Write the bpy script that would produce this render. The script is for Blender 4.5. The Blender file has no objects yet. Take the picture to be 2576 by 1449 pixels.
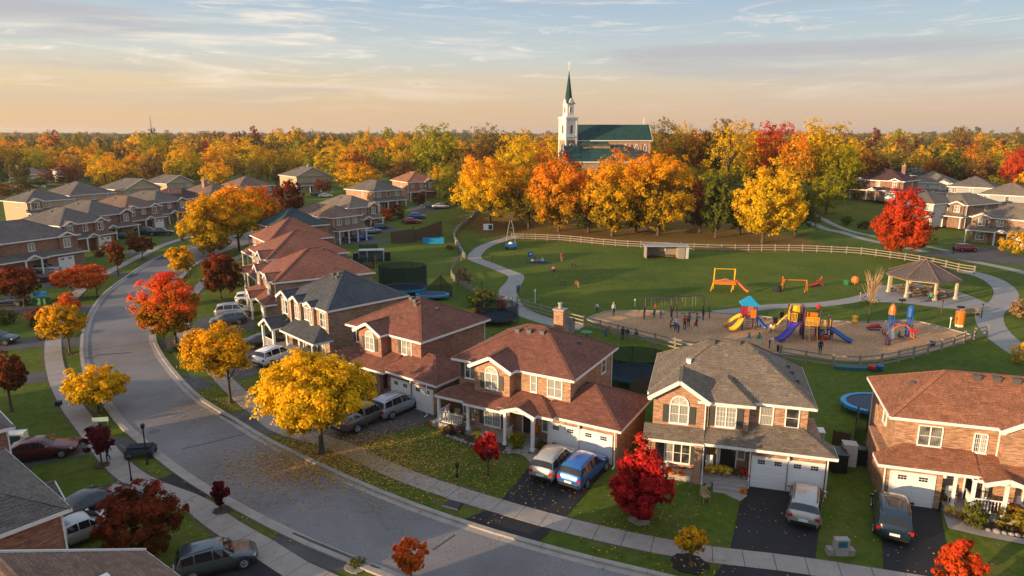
import bpy, math, random
import numpy as np
from mathutils import Vector, Matrix
R = random.Random(11)
rad = math.radians
SC = bpy.context.scene
COL = SC.collection
# ---------------------------------------------------------------- camera, sky, sun, exposure
F, YH, H = 1717.0, 330.0, 23.0           # focal length and horizon row for a 2576-wide picture, drone height in metres
PITCH = math.atan((724.5 - YH) / F)
cam = bpy.data.cameras.new('camera'); cam.sensor_width = 36; cam.lens = 36 * F / 2576
cam.clip_start = .5; cam.clip_end = 9000
camo = bpy.data.objects.new('camera', cam); COL.objects.link(camo)
camo.location = (0, 0, H); camo.rotation_euler = (rad(90) - PITCH, 0, 0)
SC.camera = camo
SUN_EL, SUN_AZ = 8.6, (-.86, -.51)        # direction towards the sun on the ground plane
def ND(nt, typ, **kw):
    n = nt.nodes.new(typ)
    for k, v in kw.items():
        if k == 'ins':
            for i, x in v.items():
                n.inputs[i].default_value = x
        else:
            setattr(n, k, v)
    return n
W = bpy.data.worlds.new('World'); SC.world = W; W.use_nodes = True
nt = W.node_tree; nt.nodes.clear(); LK = nt.links.new
tc = ND(nt, 'ShaderNodeTexCoord')
sep = ND(nt, 'ShaderNodeSeparateXYZ'); LK(tc.outputs['Generated'], sep.inputs[0])
sky = ND(nt, 'ShaderNodeTexSky'); sky.sky_type = 'NISHITA'; sky.sun_disc = False
sky.sun_elevation = rad(SUN_EL); sky.sun_rotation = math.atan2(SUN_AZ[0], SUN_AZ[1]); sky.air_density = 1.2; sky.dust_density = 2.0
nsk = ND(nt, 'ShaderNodeVectorMath', operation='SCALE'); LK(sky.outputs[0], nsk.inputs[0]); nsk.inputs[3].default_value = .10
def ramp(nt, fac, stops, interp='LINEAR'):
    r = ND(nt, 'ShaderNodeValToRGB'); r.color_ramp.interpolation = interp
    e = r.color_ramp.elements
    while len(e) < len(stops): e.new(.5)
    for el, (p, c) in zip(e, stops):
        el.position = p; el.color = (c[0], c[1], c[2], 1) if not isinstance(c, (int, float)) else (c, c, c, 1)
    if fac is not None: nt.links.new(fac, r.inputs[0])
    return r
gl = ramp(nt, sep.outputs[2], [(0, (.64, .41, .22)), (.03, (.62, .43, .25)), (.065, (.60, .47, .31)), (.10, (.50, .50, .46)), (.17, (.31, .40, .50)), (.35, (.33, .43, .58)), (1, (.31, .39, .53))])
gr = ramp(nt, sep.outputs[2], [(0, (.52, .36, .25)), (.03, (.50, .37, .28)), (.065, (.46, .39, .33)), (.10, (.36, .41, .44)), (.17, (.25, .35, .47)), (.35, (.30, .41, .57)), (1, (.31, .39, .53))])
# left/right by the angle away from the sun
az = ND(nt, 'ShaderNodeVectorMath', operation='DOT_PRODUCT'); LK(tc.outputs['Generated'], az.inputs[0]); az.inputs[1].default_value = (-.94, -.34, 0)
mr = ND(nt, 'ShaderNodeMapRange'); LK(az.outputs['Value'], mr.inputs[0]); mr.inputs[1].default_value = -.85; mr.inputs[2].default_value = .35; mr.inputs[3].default_value = 0; mr.inputs[4].default_value = 1
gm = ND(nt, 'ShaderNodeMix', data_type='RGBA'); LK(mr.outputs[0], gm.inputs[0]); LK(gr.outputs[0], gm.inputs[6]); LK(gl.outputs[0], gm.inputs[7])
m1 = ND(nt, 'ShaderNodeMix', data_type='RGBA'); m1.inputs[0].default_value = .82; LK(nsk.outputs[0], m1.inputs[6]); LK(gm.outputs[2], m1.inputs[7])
# thin cirrus, stretched along the horizon
def cloud(scale, vec, seed, lo, hi, rough=.6, dist=.8):
    mp = ND(nt, 'ShaderNodeMapping'); LK(tc.outputs['Generated'], mp.inputs[0]); mp.inputs['Scale'].default_value = vec; mp.inputs['Location'].default_value = (seed, seed * .7, seed * 1.3); mp.inputs['Rotation'].default_value = (0, rad(3.5), 0)
    n = ND(nt, 'ShaderNodeTexNoise'); LK(mp.outputs[0], n.inputs[0]); n.inputs['Scale'].default_value = scale; n.inputs['Detail'].default_value = 7; n.inputs['Roughness'].default_value = rough; n.inputs['Distortion'].default_value = dist
    r = ND(nt, 'ShaderNodeMapRange'); r.interpolation_type = 'SMOOTHSTEP'; LK(n.outputs[0], r.inputs[0]); r.inputs[1].default_value = lo; r.inputs[2].default_value = hi
    return r.outputs[0]
def mul(a, b):
    m = ND(nt, 'ShaderNodeMath', operation='MULTIPLY')
    for i, q in enumerate((a, b)):
        if isinstance(q, (int, float)): m.inputs[i].default_value = q
        else: LK(q, m.inputs[i])
    return m.outputs[0]
hz = ND(nt, 'ShaderNodeMapRange'); LK(sep.outputs[2], hz.inputs[0]); hz.inputs[1].default_value = .02; hz.inputs[2].default_value = .10
c1 = mul(mul(cloud(1.0, (2.2, 2.2, 26), 3.1, .52, .74), hz.outputs[0]), .85)
c2 = mul(mul(cloud(1.0, (7, 7, 70), 8.2, .52, .72, .68, 1.2), hz.outputs[0]), .6)
c3 = mul(mul(cloud(1.0, (1.5, 1.5, 17), 21.7, .50, .62, .5, .4), hz.outputs[0]), .75)
cc = ND(nt, 'ShaderNodeMix', data_type='RGBA'); LK(mr.outputs[0], cc.inputs[0]); cc.inputs[6].default_value = (.62, .55, .50, 1); cc.inputs[7].default_value = (.78, .66, .52, 1)
x1 = ND(nt, 'ShaderNodeMix', data_type='RGBA'); LK(c1, x1.inputs[0]); LK(m1.outputs[2], x1.inputs[6]); LK(cc.outputs[2], x1.inputs[7])
x2 = ND(nt, 'ShaderNodeMix', data_type='RGBA'); LK(c2, x2.inputs[0]); LK(x1.outputs[2], x2.inputs[6]); LK(cc.outputs[2], x2.inputs[7])
x3 = ND(nt, 'ShaderNodeMix', data_type='RGBA'); LK(c3, x3.inputs[0]); LK(x2.outputs[2], x3.inputs[6]); x3.inputs[7].default_value = (.33, .32, .34, 1)
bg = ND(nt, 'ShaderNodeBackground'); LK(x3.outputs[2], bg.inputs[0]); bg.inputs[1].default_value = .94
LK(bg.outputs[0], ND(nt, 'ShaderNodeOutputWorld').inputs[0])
sl = bpy.data.lights.new('sun', 'SUN'); sl.energy = 5.0; sl.angle = rad(.6); sl.color = (1, .68, .38)
so = bpy.data.objects.new('sun', sl); COL.objects.link(so)
_e = rad(SUN_EL); sd = Vector((SUN_AZ[0] * math.cos(_e), SUN_AZ[1] * math.cos(_e), math.sin(_e)))
so.rotation_euler = sd.to_track_quat('Z', 'Y').to_euler(); so.location = (0, 0, 60)
vs = SC.view_settings; vs.view_transform = 'Standard'; vs.look = 'None'; vs.gamma = 1; vs.use_curve_mapping = False; vs.exposure = 0.72
SC.cycles.max_bounces = 6; SC.cycles.diffuse_bounces = 3; SC.cycles.transparent_max_bounces = 12

# ---------------------------------------------------------------- helpers
def P(x, y, z=0.):
    """survey: the point at height z that the 2576x1449 photograph shows at x, y"""
    u = (x - 1288) / F; v = -(y - 724.5) / F
    dy = math.cos(PITCH) + v * math.sin(PITCH); dz = -math.sin(PITCH) + v * math.cos(PITCH)
    t = (z - H) / dz
    return Vector((u * t, dy * t, z))
def zat(Y, ypx):
    """height at ground distance Y that shows at picture row ypx"""
    v = -(ypx - 724.5) / F
    dy = math.cos(PITCH) + v * math.sin(PITCH); dz = -math.sin(PITCH) + v * math.cos(PITCH)
    return H + dz * Y / dy
def hill(x, y):
    a = math.exp(-((x - 42) / 75) ** 2)
    t = min(max((y - 152) / 52, 0), 1); t = t * t * (3 - 2 * t)
    return 8.0 * a * t * (1 - .6 * min(max((y - 300) / 250, 0), 1))
def G(x, y):
    """ground point shown at x, y, on the hill too"""
    p = P(x, y)
    for _ in range(30):
        h = hill(p.x, p.y)
        p = P(x, y, h)
    return p
def tag(o, label=None, cat=None, group=None, kind=None):
    if label: o['label'] = label
    if cat: o['category'] = cat
    if group: o['group'] = group
    if kind: o['kind'] = kind
    return o
def link(o, parent=None):
    COL.objects.link(o)
    if parent is not None: o.parent = parent
    return o
def empty(name, loc, rz=0, label=None, cat=None, group=None):
    o = bpy.data.objects.new(name, None); o.empty_display_size = .2
    o.location = loc; o.rotation_euler = (0, 0, rz); link(o)
    return tag(o, label, cat, group)
def put(name, me, parent=None, loc=(0, 0, 0), rot=(0, 0, 0), mat=None, scale=None):
    """link an object that uses an existing mesh; mat overrides slot 0 on the object"""
    o = bpy.data.objects.new(name, me); o.location = loc; o.rotation_euler = rot
    if scale: o.scale = scale
    link(o, parent)
    if mat is not None:
        o.material_slots[0].link = 'OBJECT'; o.material_slots[0].material = mat
    return o
class MB:
    def __init__(s): s.v = []; s.f = []; s.m = []
    def poly(s, pts, m=0):
        n = len(s.v); s.v += [tuple(p) for p in pts]; s.f.append(tuple(range(n, n + len(pts)))); s.m.append(m); return s
    def box(s, x0, y0, z0, x1, y1, z1, m=0):
        if x0 > x1: x0, x1 = x1, x0
        if y0 > y1: y0, y1 = y1, y0
        if z0 > z1: z0, z1 = z1, z0
        n = len(s.v)
        s.v += [(x0, y0, z0), (x1, y0, z0), (x1, y1, z0), (x0, y1, z0), (x0, y0, z1), (x1, y0, z1), (x1, y1, z1), (x0, y1, z1)]
        for f in ((0, 3, 2, 1), (4, 5, 6, 7), (0, 1, 5, 4), (1, 2, 6, 5), (2, 3, 7, 6), (3, 0, 4, 7)):
            s.f.append(tuple(n + i for i in f)); s.m.append(m)
        return s
    def bar(s, a, b, w, h=None, m=0):
        """box-section bar from a to b, w wide, h tall"""
        h = h or w; a = Vector(a); b = Vector(b); d = (b - a).normalized()
        up = Vector((0, 0, 1)) if abs(d.z) < .95 else Vector((1, 0, 0))
        sx = d.cross(up).normalized() * w / 2; sz = sx.normalized().cross(d).normalized() * h / 2
        n = len(s.v)
        for p in (a, b): s.v += [tuple(p - sx - sz), tuple(p + sx - sz), tuple(p + sx + sz), tuple(p - sx + sz)]
        for f in ((0, 1, 2, 3), (7, 6, 5, 4), (0, 4, 5, 1), (1, 5, 6, 2), (2, 6, 7, 3), (3, 7, 4, 0)):
            s.f.append(tuple(n + i for i in f)); s.m.append(m)
        return s
    def tube(s, pts, r, n=8, m=0, cap=True):
        """round tube along pts; r a radius or one per point"""
        pts = [Vector(p) for p in pts]; k = len(pts)
        if isinstance(r, (int, float)): r = [r] * k
        base = len(s.v)
        for i, p in enumerate(pts):
            d = (pts[min(i + 1, k - 1)] - pts[max(i - 1, 0)]).normalized()
            up = Vector((0, 0, 1)) if abs(d.z) < .9 else Vector((0, 1, 0))
            a = d.cross(up).normalized(); b = a.cross(d).normalized()
            for j in range(n):
                t = 2 * math.pi * j / n
                s.v.append(tuple(p + (a * math.cos(t) + b * math.sin(t)) * r[i]))
        for i in range(k - 1):
            for j in range(n):
                q = base + i * n
                s.f.append((q + j, q + (j + 1) % n, q + n + (j + 1) % n, q + n + j)); s.m.append(m)
        if cap:
            s.f.append(tuple(base + j for j in range(n - 1, -1, -1))); s.m.append(m)
            s.f.append(tuple(base + (k - 1) * n + j for j in range(n))); s.m.append(m)
        return s
    def lathe(s, prof, n=12, c=(0, 0, 0), m=0):
        return s.tube([(c[0], c[1], c[2] + z) for r_, z in prof], [max(r_, 1e-3) for r_, z in prof], n, m)
    def prism(s, poly, z0, z1, m=0):
        a = sum(poly[i][0] * poly[(i + 1) % len(poly)][1] - poly[(i + 1) % len(poly)][0] * poly[i][1] for i in range(len(poly)))
        if a < 0: poly = poly[::-1]
        s.poly([(x, y, z1) for x, y in poly], m); s.poly([(x, y, z0) for x, y in poly[::-1]], m)
        for i in range(len(poly)):
            a_, b_ = poly[i], poly[(i + 1) % len(poly)]
            s.poly([(a_[0], a_[1], z0), (b_[0], b_[1], z0), (b_[0], b_[1], z1), (a_[0], a_[1], z1)], m)
        return s
    def mesh(s, name, mats, smooth=False):
        me = bpy.data.meshes.new(name); me.from_pydata(s.v, [], s.f)
        if not isinstance(mats, (list, tuple)): mats = [mats]
        for m in mats: me.materials.append(m)
        nf = len(s.f)
        if any(s.m): me.polygons.foreach_set('material_index', s.m)
        if smooth: me.polygons.foreach_set('use_smooth', [True] * nf)
        uv = me.uv_layers.new(name='UVMap')
        co = np.array(s.v, dtype=np.float64).reshape(-1, 3); out = []
        for f in s.f:
            p = co[list(f)]
            n = np.zeros(3)
            for i in range(len(f)): n += np.cross(p[i], p[(i + 1) % len(f)])
            l = np.linalg.norm(n); n = n / l if l > 1e-9 else np.array([0, 0, 1.])
            if abs(n[2]) > .985: t = np.array([1., 0, 0]); b = np.array([0, 1., 0])
            else:
                t = np.array([-n[1], n[0], 0]); t /= np.linalg.norm(t); b = np.cross(n, t)
            out.append(np.stack([p @ t, p @ b], 1))
        if out: uv.data.foreach_set('uv', np.concatenate(out).astype(np.float32).ravel())
        me.update(); return me
    def build(s, name, mats, parent=None, smooth=False, loc=(0, 0, 0)):
        return put(name, s.mesh(name, mats, smooth), parent, loc)
def spline(pts, step):
    """smooth curve through 2-D points, resampled every step metres"""
    pts = [Vector((p[0], p[1])) for p in pts]
    q = [pts[0] * 2 - pts[1]] + pts + [pts[-1] * 2 - pts[-2]]; fine = []
    for i in range(1, len(q) - 2):
        a, b, c, d = q[i - 1], q[i], q[i + 1], q[i + 2]
        for j in range(16):
            t = j / 16
            fine.append(.5 * ((2 * b) + (c - a) * t + (2 * a - 5 * b + 4 * c - d) * t * t + (3 * b - a - 3 * c + d) * t ** 3))
    fine.append(pts[-1]); L = [0]
    for a, b in zip(fine, fine[1:]): L.append(L[-1] + (b - a).length)
    n = max(2, int(round(L[-1] / step)) + 1) if step > 0 else int(-step)
    out = []; k = 0
    for i in range(n):
        s_ = L[-1] * i / (n - 1)
        while k < len(L) - 2 and L[k + 1] < s_: k += 1
        t = (s_ - L[k]) / max(L[k + 1] - L[k], 1e-9)
        out.append(fine[k].lerp(fine[k + 1], t))
    return out
def normals(pl):
    o = []
    for i in range(len(pl)):
        d = (pl[min(i + 1, len(pl) - 1)] - pl[max(i - 1, 0)]).normalized(); o.append(Vector((-d.y, d.x)))
    return o
# ---------------------------------------------------------------- materials
def mat(name, col, rough=.7, metal=0., spec=None, coat=0., var=0., vscale=3., bump=0., bscale=40., stretch=None, col2=None, emit=None):
    m = bpy.data.materials.new(name); m.use_nodes = True; nt = m.node_tree; b = nt.nodes['Principled BSDF']
    b.inputs['Base Color'].default_value = (*col, 1); b.inputs['Roughness'].default_value = rough; b.inputs['Metallic'].default_value = metal
    if spec is not None: b.inputs['Specular IOR Level'].default_value = spec
    if coat: b.inputs['Coat Weight'].default_value = coat; b.inputs['Coat Roughness'].default_value = .06
    if emit: b.inputs['Emission Color'].default_value = (*emit[0], 1); b.inputs['Emission Strength'].default_value = emit[1]
    if var or bump:
        tc = ND(nt, 'ShaderNodeTexCoord'); mp = ND(nt, 'ShaderNodeMapping'); nt.links.new(tc.outputs['Object'], mp.inputs[0])
        if stretch: mp.inputs['Scale'].default_value = stretch
    if var:
        n = ND(nt, 'ShaderNodeTexNoise'); nt.links.new(mp.outputs[0], n.inputs[0]); n.inputs['Scale'].default_value = vscale; n.inputs['Detail'].default_value = 6; n.inputs['Roughness'].default_value = .65
        c2 = col2 or tuple(c * (1 - var) for c in col)
        r = ramp(nt, n.outputs[0], [(.32, c2), (.68, tuple(min(1, c * (1 + var * .5)) for c in col))])
        nt.links.new(r.outputs[0], b.inputs['Base Color'])
    if bump:
        n = ND(nt, 'ShaderNodeTexNoise'); nt.links.new(mp.outputs[0], n.inputs[0]); n.inputs['Scale'].default_value = bscale; n.inputs['Detail'].default_value = 4
        bp = ND(nt, 'ShaderNodeBump'); bp.inputs['Strength'].default_value = bump; bp.inputs['Distance'].default_value = .02
        nt.links.new(n.outputs[0], bp.inputs['Height']); nt.links.new(bp.outputs[0], b.inputs['Normal'])
    return m
def courses(name, c1, c2, mort, bw, rh, ms, streak=.35, rough=.85, bias=0., offs=.5, bump=.5, wear=.3):
    """bricks or shingles laid in courses, from the wall's own UVs in metres"""
    m = bpy.data.materials.new(name); m.use_nodes = True; nt = m.node_tree; b = nt.nodes['Principled BSDF']; b.inputs['Roughness'].default_value = rough
    b.inputs['Specular IOR Level'].default_value = .25
    uv = ND(nt, 'ShaderNodeTexCoord'); L = nt.links.new
    br = ND(nt, 'ShaderNodeTexBrick'); L(uv.outputs['UV'], br.inputs['Vector']); br.offset = offs
    br.inputs['Color1'].default_value = (*c1, 1); br.inputs['Color2'].default_value = (*c2, 1); br.inputs['Mortar'].default_value = (*mort, 1)
    br.inputs['Scale'].default_value = 1; br.inputs['Brick Width'].default_value = bw; br.inputs['Row Height'].default_value = rh
    br.inputs['Mortar Size'].default_value = ms; br.inputs['Mortar Smooth'].default_value = .2; br.inputs['Bias'].default_value = bias
    mp = ND(nt, 'ShaderNodeMapping'); L(uv.outputs['UV'], mp.inputs[0]); mp.inputs['Scale'].default_value = (1 / (bw * 2.4), 1 / (rh * 1.1), 1)
    n = ND(nt, 'ShaderNodeTexNoise'); L(mp.outputs[0], n.inputs[0]); n.inputs['Scale'].default_value = 1; n.inputs['Detail'].default_value = 2
    r = ramp(nt, n.outputs[0], [(.35, 1 - streak), (.62, 1 + streak * .25)])
    x = ND(nt, 'ShaderNodeMix', data_type='RGBA', blend_type='MULTIPLY'); x.inputs[0].default_value = 1; L(br.outputs[0], x.inputs[6]); L(r.outputs[0], x.inputs[7])
    ob = ND(nt, 'ShaderNodeTexNoise'); L(uv.outputs['Object'], ob.inputs[0]); ob.inputs['Scale'].default_value = .45; ob.inputs['Detail'].default_value = 5; ob.inputs['Roughness'].default_value = .6
    r2 = ramp(nt, ob.outputs[0], [(.3, 1 - wear), (.7, 1.08)])
    x2 = ND(nt, 'ShaderNodeMix', data_type='RGBA', blend_type='MULTIPLY'); x2.inputs[0].default_value = 1; L(x.outputs[2], x2.inputs[6]); L(r2.outputs[0], x2.inputs[7])
    L(x2.outputs[2], b.inputs['Base Color'])
    bp = ND(nt, 'ShaderNodeBump'); bp.inputs['Strength'].default_value = bump; bp.inputs['Distance'].default_value = .02; bp.invert = True
    L(br.outputs['Fac'], bp.inputs['Height']); L(bp.outputs[0], b.inputs['Normal'])
    return m
def brick(name, c, k=.62): return courses(name, c, tuple(q * k for q in c), (.30, .25, .21), .26, .085, .010, streak=.38)
def shingle(name, c, k=.72): return courses(name, c, tuple(q * k for q in c), tuple(q * .5 for q in c), .33, .145, .012, streak=.26, rough=.9, wear=.22, bump=.6)
M = dict(
    brick_orange=brick('brick_orange', (.68, .365, .205)), brick_red=brick('brick_red', (.50, .225, .135)), brick_tan=brick('brick_tan', (.52, .33, .21)),
    brick_brown=brick('brick_brown', (.36, .19, .13)),
    roof_red=shingle('roof_red', (.30, .125, .088)), roof_rust=shingle('roof_rust', (.42, .18, .10)), roof_gray=shingle('roof_gray', (.27, .22, .17)), roof_blue=shingle('roof_blue', (.115, .125, .14)),
    roof_brown=shingle('roof_brown', (.28, .18, .13)), roof_dark=shingle('roof_dark', (.20, .172, .152)), roof_teal=shingle('roof_teal', (.045, .09, .10)), roof_maroon=shingle('roof_maroon', (.12, .06, .065)),
    stucco=mat('stucco', (.44, .34, .22), .9, var=.12, vscale=1.5), siding=mat('siding', (.50, .50, .48), .7, var=.1), siding_gray=mat('siding_gray', (.30, .32, .33), .7, var=.1),
    trim=mat('white_trim', (.76, .75, .72), .5, var=.06, vscale=4), white=mat('white_paint', (.80, .79, .77), .45, var=.05, vscale=3), soffit=mat('soffit', (.6, .57, .52), .7),
    shutter=mat('shutter_paint', (.055, .06, .055), .5), vent=mat('vent_metal', (.09, .085, .08), .5), metal=mat('metal', (.35, .35, .36), .35, .8), black=mat('black_plastic', (.012, .012, .013), .45),
    concrete=mat('concrete', (.34, .31, .28), .85, var=.16, vscale=1.7, bump=.3), slab=mat('sidewalk_concrete', (.33, .29, .255), .85, var=.15, vscale=1.2, bump=.25),
    kerb=mat('kerb_concrete', (.36, .32, .28), .85, var=.22, vscale=1.1, bump=.3), path=mat('path_concrete', (.30, .285, .265), .9, var=.14, vscale=.7, bump=.25),
    stone=mat('garden_stone', (.30, .27, .24), .9, var=.3, vscale=5, bump=.6), mulch_black=mat('dark_mulch', (.022, .018, .015), 1, var=.5, vscale=14, bump=1, bscale=30),
    wood=mat('weathered_wood', (.30, .25, .205), .85, var=.3, vscale=3, stretch=(1, 1, 6)), wood_warm=mat('warm_wood', (.40, .26, .13), .75, var=.25, vscale=4), wood_dark=mat('dark_wood', (.10, .06, .035), .8, var=.3, vscale=4),
    tyre=mat('tyre_rubber', (.014, .014, .014), .8), rim=mat('wheel_rim', (.45, .45, .46), .3, .8), carglass=mat('car_glass', (.010, .014, .018), .06, spec=.8), redlight=mat('tail_light', (.45, .012, .01), .2, coat=.5),
    headlight=mat('head_light', (.75, .75, .72), .12, coat=.6), plate=mat('number_plate', (.7, .72, .75), .4), chrome=mat('chrome', (.7, .7, .7), .15, 1.),
    blue=mat('blue_plastic', (.012, .10, .38), .35, coat=.2), cyan=mat('cyan_plastic', (.01, .27, .52), .4), yellow=mat('yellow_plastic', (.75, .42, .01), .35, coat=.2), purple=mat('purple_plastic', (.05, .02, .35), .3, coat=.3),
    violet=mat('violet_steel', (.06, .02, .075), .4), orange=mat('orange_plastic', (.70, .16, .01), .35, coat=.2), red=mat('red_plastic', (.45, .02, .015), .35, coat=.2), green=mat('green_plastic', (.02, .16, .06), .5),
    teal=mat('teal_pad', (.01, .12, .14), .6), netting=mat('netting', (.012, .018, .022), .9), tarp=mat('tarp', (.03, .05, .08), .7), skin=mat('skin', (.42, .25, .17), .6),
    leafyellow=mat('fallen_leaf_yellow', (.52, .33, .03), .8), leaforange=mat('fallen_leaf_orange', (.45, .17, .03), .8), door=mat('front_door', (.03, .022, .02), .4), screen=mat('window_screen', (.03, .032, .034), .3),
    pumpkin=mat('pumpkin', (.60, .17, .015), .55), soil=mat('garden_soil', (.07, .045, .03), 1, var=.4, vscale=6, bump=.8), cream=mat('cream_cloth', (.6, .55, .45), .8), church_green=courses('church_green_metal', (.022, .075, .065), (.02, .068, .058), (.012, .04, .035), 60, .001, 0, streak=.1, wear=.3),
    church_white=mat('church_white', (.78, .74, .68), .6, var=.07, vscale=1), louver=mat('louver', (.10, .11, .09), .7), flower_y=mat('yellow_flowers', (.70, .45, .02), .7), flower_r=mat('red_flowers', (.45, .02, .03), .7), flower_p=mat('pink_cloth', (.45, .08, .16), .7),
)
def window_glass():
    """pane with pale curtain folds behind it"""
    m = bpy.data.materials.new('window_glass'); m.use_nodes = True; nt = m.node_tree; b = nt.nodes['Principled BSDF']; L = nt.links.new
    uv = ND(nt, 'ShaderNodeTexCoord'); oi = ND(nt, 'ShaderNodeObjectInfo')
    w = ND(nt, 'ShaderNodeTexWave', bands_direction='X'); L(uv.outputs['UV'], w.inputs[0]); w.inputs['Scale'].default_value = 3.2; w.inputs['Distortion'].default_value = 1.5
    r = ramp(nt, w.outputs['Fac'], [(.1, (.16, .165, .15)), (.8, (.42, .42, .37))])
    n = ND(nt, 'ShaderNodeTexNoise'); L(uv.outputs['Object'], n.inputs[0]); n.inputs['Scale'].default_value = 1.3
    ad = ND(nt, 'ShaderNodeMath', operation='ADD'); L(oi.outputs['Random'], ad.inputs[0]); L(n.outputs[0], ad.inputs[1])
    r2 = ramp(nt, ad.outputs[0], [(.55, (.05, .055, .06)), (.95, (.92, .92, .92))])
    x = ND(nt, 'ShaderNodeMix', data_type='RGBA', blend_type='MULTIPLY'); x.inputs[0].default_value = 1; L(r.outputs[0], x.inputs[6]); L(r2.outputs[0], x.inputs[7])
    L(x.outputs[2], b.inputs['Base Color']); b.inputs['Roughness'].default_value = .5; b.inputs['Coat Weight'].default_value = .7; b.inputs['Coat Roughness'].default_value = .04
    return m
M['glass'] = window_glass()
def paint(name, col, metal=.35, rough=.32): 
    return mat('paint_' + name, col, rough, metal, coat=.8)
PAINT = dict(silver=paint('silver', (.45, .46, .47), .5), grey=paint('grey', (.12, .125, .13), .5), blue=paint('blue', (.015, .12, .42), .25), navy=paint('navy', (.012, .02, .045)), white=paint('white', (.72, .73, .74), 0), black=paint('black', (.012, .011, .012), .2),
    maroon=paint('maroon', (.11, .010, .018), .3), red=paint('red', (.32, .012, .025), .2), champagne=paint('champagne', (.44, .42, .39), .5), slate=paint('slate', (.09, .12, .15), .5), teal=paint('teal', (.02, .10, .14), .4), bluegrey=paint('bluegrey', (.34, .38, .43), .5), darkblue=paint('darkblue', (.01, .03, .05), .3))
def leafmat(name, stops, tr=.45):
    """stops: leaf colours from the crown's lower/inner leaves (green, late to turn) to the outer, first-turned ones; the outer crimson stop holds sunlight"""
    m = bpy.data.materials.new('leaves_' + name); m.use_nodes = True; nt = m.node_tree; nt.nodes.clear(); L = nt.links.new
    a = ND(nt, 'ShaderNodeAttribute', attribute_name='age'); t = ND(nt, 'ShaderNodeAttribute', attribute_name='tint'); oi = ND(nt, 'ShaderNodeObjectInfo')
    r = ramp(nt, None, stops)
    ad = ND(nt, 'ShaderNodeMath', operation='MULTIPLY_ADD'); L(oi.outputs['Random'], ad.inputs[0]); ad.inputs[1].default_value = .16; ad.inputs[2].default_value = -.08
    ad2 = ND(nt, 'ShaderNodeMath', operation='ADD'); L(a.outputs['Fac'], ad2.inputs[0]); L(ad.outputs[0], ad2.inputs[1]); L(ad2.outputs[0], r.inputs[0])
    hs = ND(nt, 'ShaderNodeHueSaturation'); L(r.outputs[0], hs.inputs['Color'])
    mr = ND(nt, 'ShaderNodeMapRange'); L(t.outputs['Fac'], mr.inputs[0]); mr.inputs[3].default_value = .74; mr.inputs[4].default_value = 1.5; L(mr.outputs[0], hs.inputs['Value'])
    mh = ND(nt, 'ShaderNodeMapRange'); L(oi.outputs['Random'], mh.inputs[0]); mh.inputs[3].default_value = .488; mh.inputs[4].default_value = .512; L(mh.outputs[0], hs.inputs['Hue'])
    d = ND(nt, 'ShaderNodeBsdfDiffuse'); L(hs.outputs[0], d.inputs[0]); tl = ND(nt, 'ShaderNodeBsdfTranslucent'); L(hs.outputs[0], tl.inputs[0])
    mx = ND(nt, 'ShaderNodeMixShader'); mx.inputs[0].default_value = tr; L(d.outputs[0], mx.inputs[1]); L(tl.outputs[0], mx.inputs[2])
    L(mx.outputs[0], ND(nt, 'ShaderNodeOutputMaterial').inputs[0]); return m

LEAF = dict(
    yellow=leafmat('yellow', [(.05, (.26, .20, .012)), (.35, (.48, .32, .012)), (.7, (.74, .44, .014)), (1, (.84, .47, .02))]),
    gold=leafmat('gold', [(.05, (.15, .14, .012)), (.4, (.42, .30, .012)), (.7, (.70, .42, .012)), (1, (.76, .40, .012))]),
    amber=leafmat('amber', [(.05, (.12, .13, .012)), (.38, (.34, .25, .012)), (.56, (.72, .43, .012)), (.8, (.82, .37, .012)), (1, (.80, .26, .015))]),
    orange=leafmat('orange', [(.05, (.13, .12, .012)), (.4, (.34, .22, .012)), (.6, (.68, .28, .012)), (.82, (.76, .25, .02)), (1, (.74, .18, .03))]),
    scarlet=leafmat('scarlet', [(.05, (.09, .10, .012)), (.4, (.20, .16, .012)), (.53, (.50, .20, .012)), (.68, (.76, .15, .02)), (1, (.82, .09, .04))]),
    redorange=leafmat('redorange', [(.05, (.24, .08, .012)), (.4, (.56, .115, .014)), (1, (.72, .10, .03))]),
    crimson=leafmat('crimson', [(.05, (.16, .014, .012)), (.5, (.46, .03, .022)), (.8, (.64, .065, .03)), (1, (.78, .16, .05))]),  # orange sunlight on the crown tips is put into the outermost stop
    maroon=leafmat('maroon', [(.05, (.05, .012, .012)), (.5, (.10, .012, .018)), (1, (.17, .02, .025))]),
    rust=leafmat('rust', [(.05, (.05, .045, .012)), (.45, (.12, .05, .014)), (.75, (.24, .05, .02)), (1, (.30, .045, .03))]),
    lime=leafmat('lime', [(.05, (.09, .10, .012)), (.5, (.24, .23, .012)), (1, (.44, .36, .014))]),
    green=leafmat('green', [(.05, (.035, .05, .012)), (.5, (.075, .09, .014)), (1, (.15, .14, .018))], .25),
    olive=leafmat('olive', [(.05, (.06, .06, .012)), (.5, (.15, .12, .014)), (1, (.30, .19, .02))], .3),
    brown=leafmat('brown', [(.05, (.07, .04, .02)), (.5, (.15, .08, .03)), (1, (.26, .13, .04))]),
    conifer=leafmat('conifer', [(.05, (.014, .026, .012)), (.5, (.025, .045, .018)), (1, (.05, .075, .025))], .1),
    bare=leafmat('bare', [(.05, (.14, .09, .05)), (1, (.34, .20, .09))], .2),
)
BARK = mat('bark', (.085, .062, .045), .95, var=.35, vscale=6, bump=.8, bscale=20, stretch=(1, 1, .3))
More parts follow.
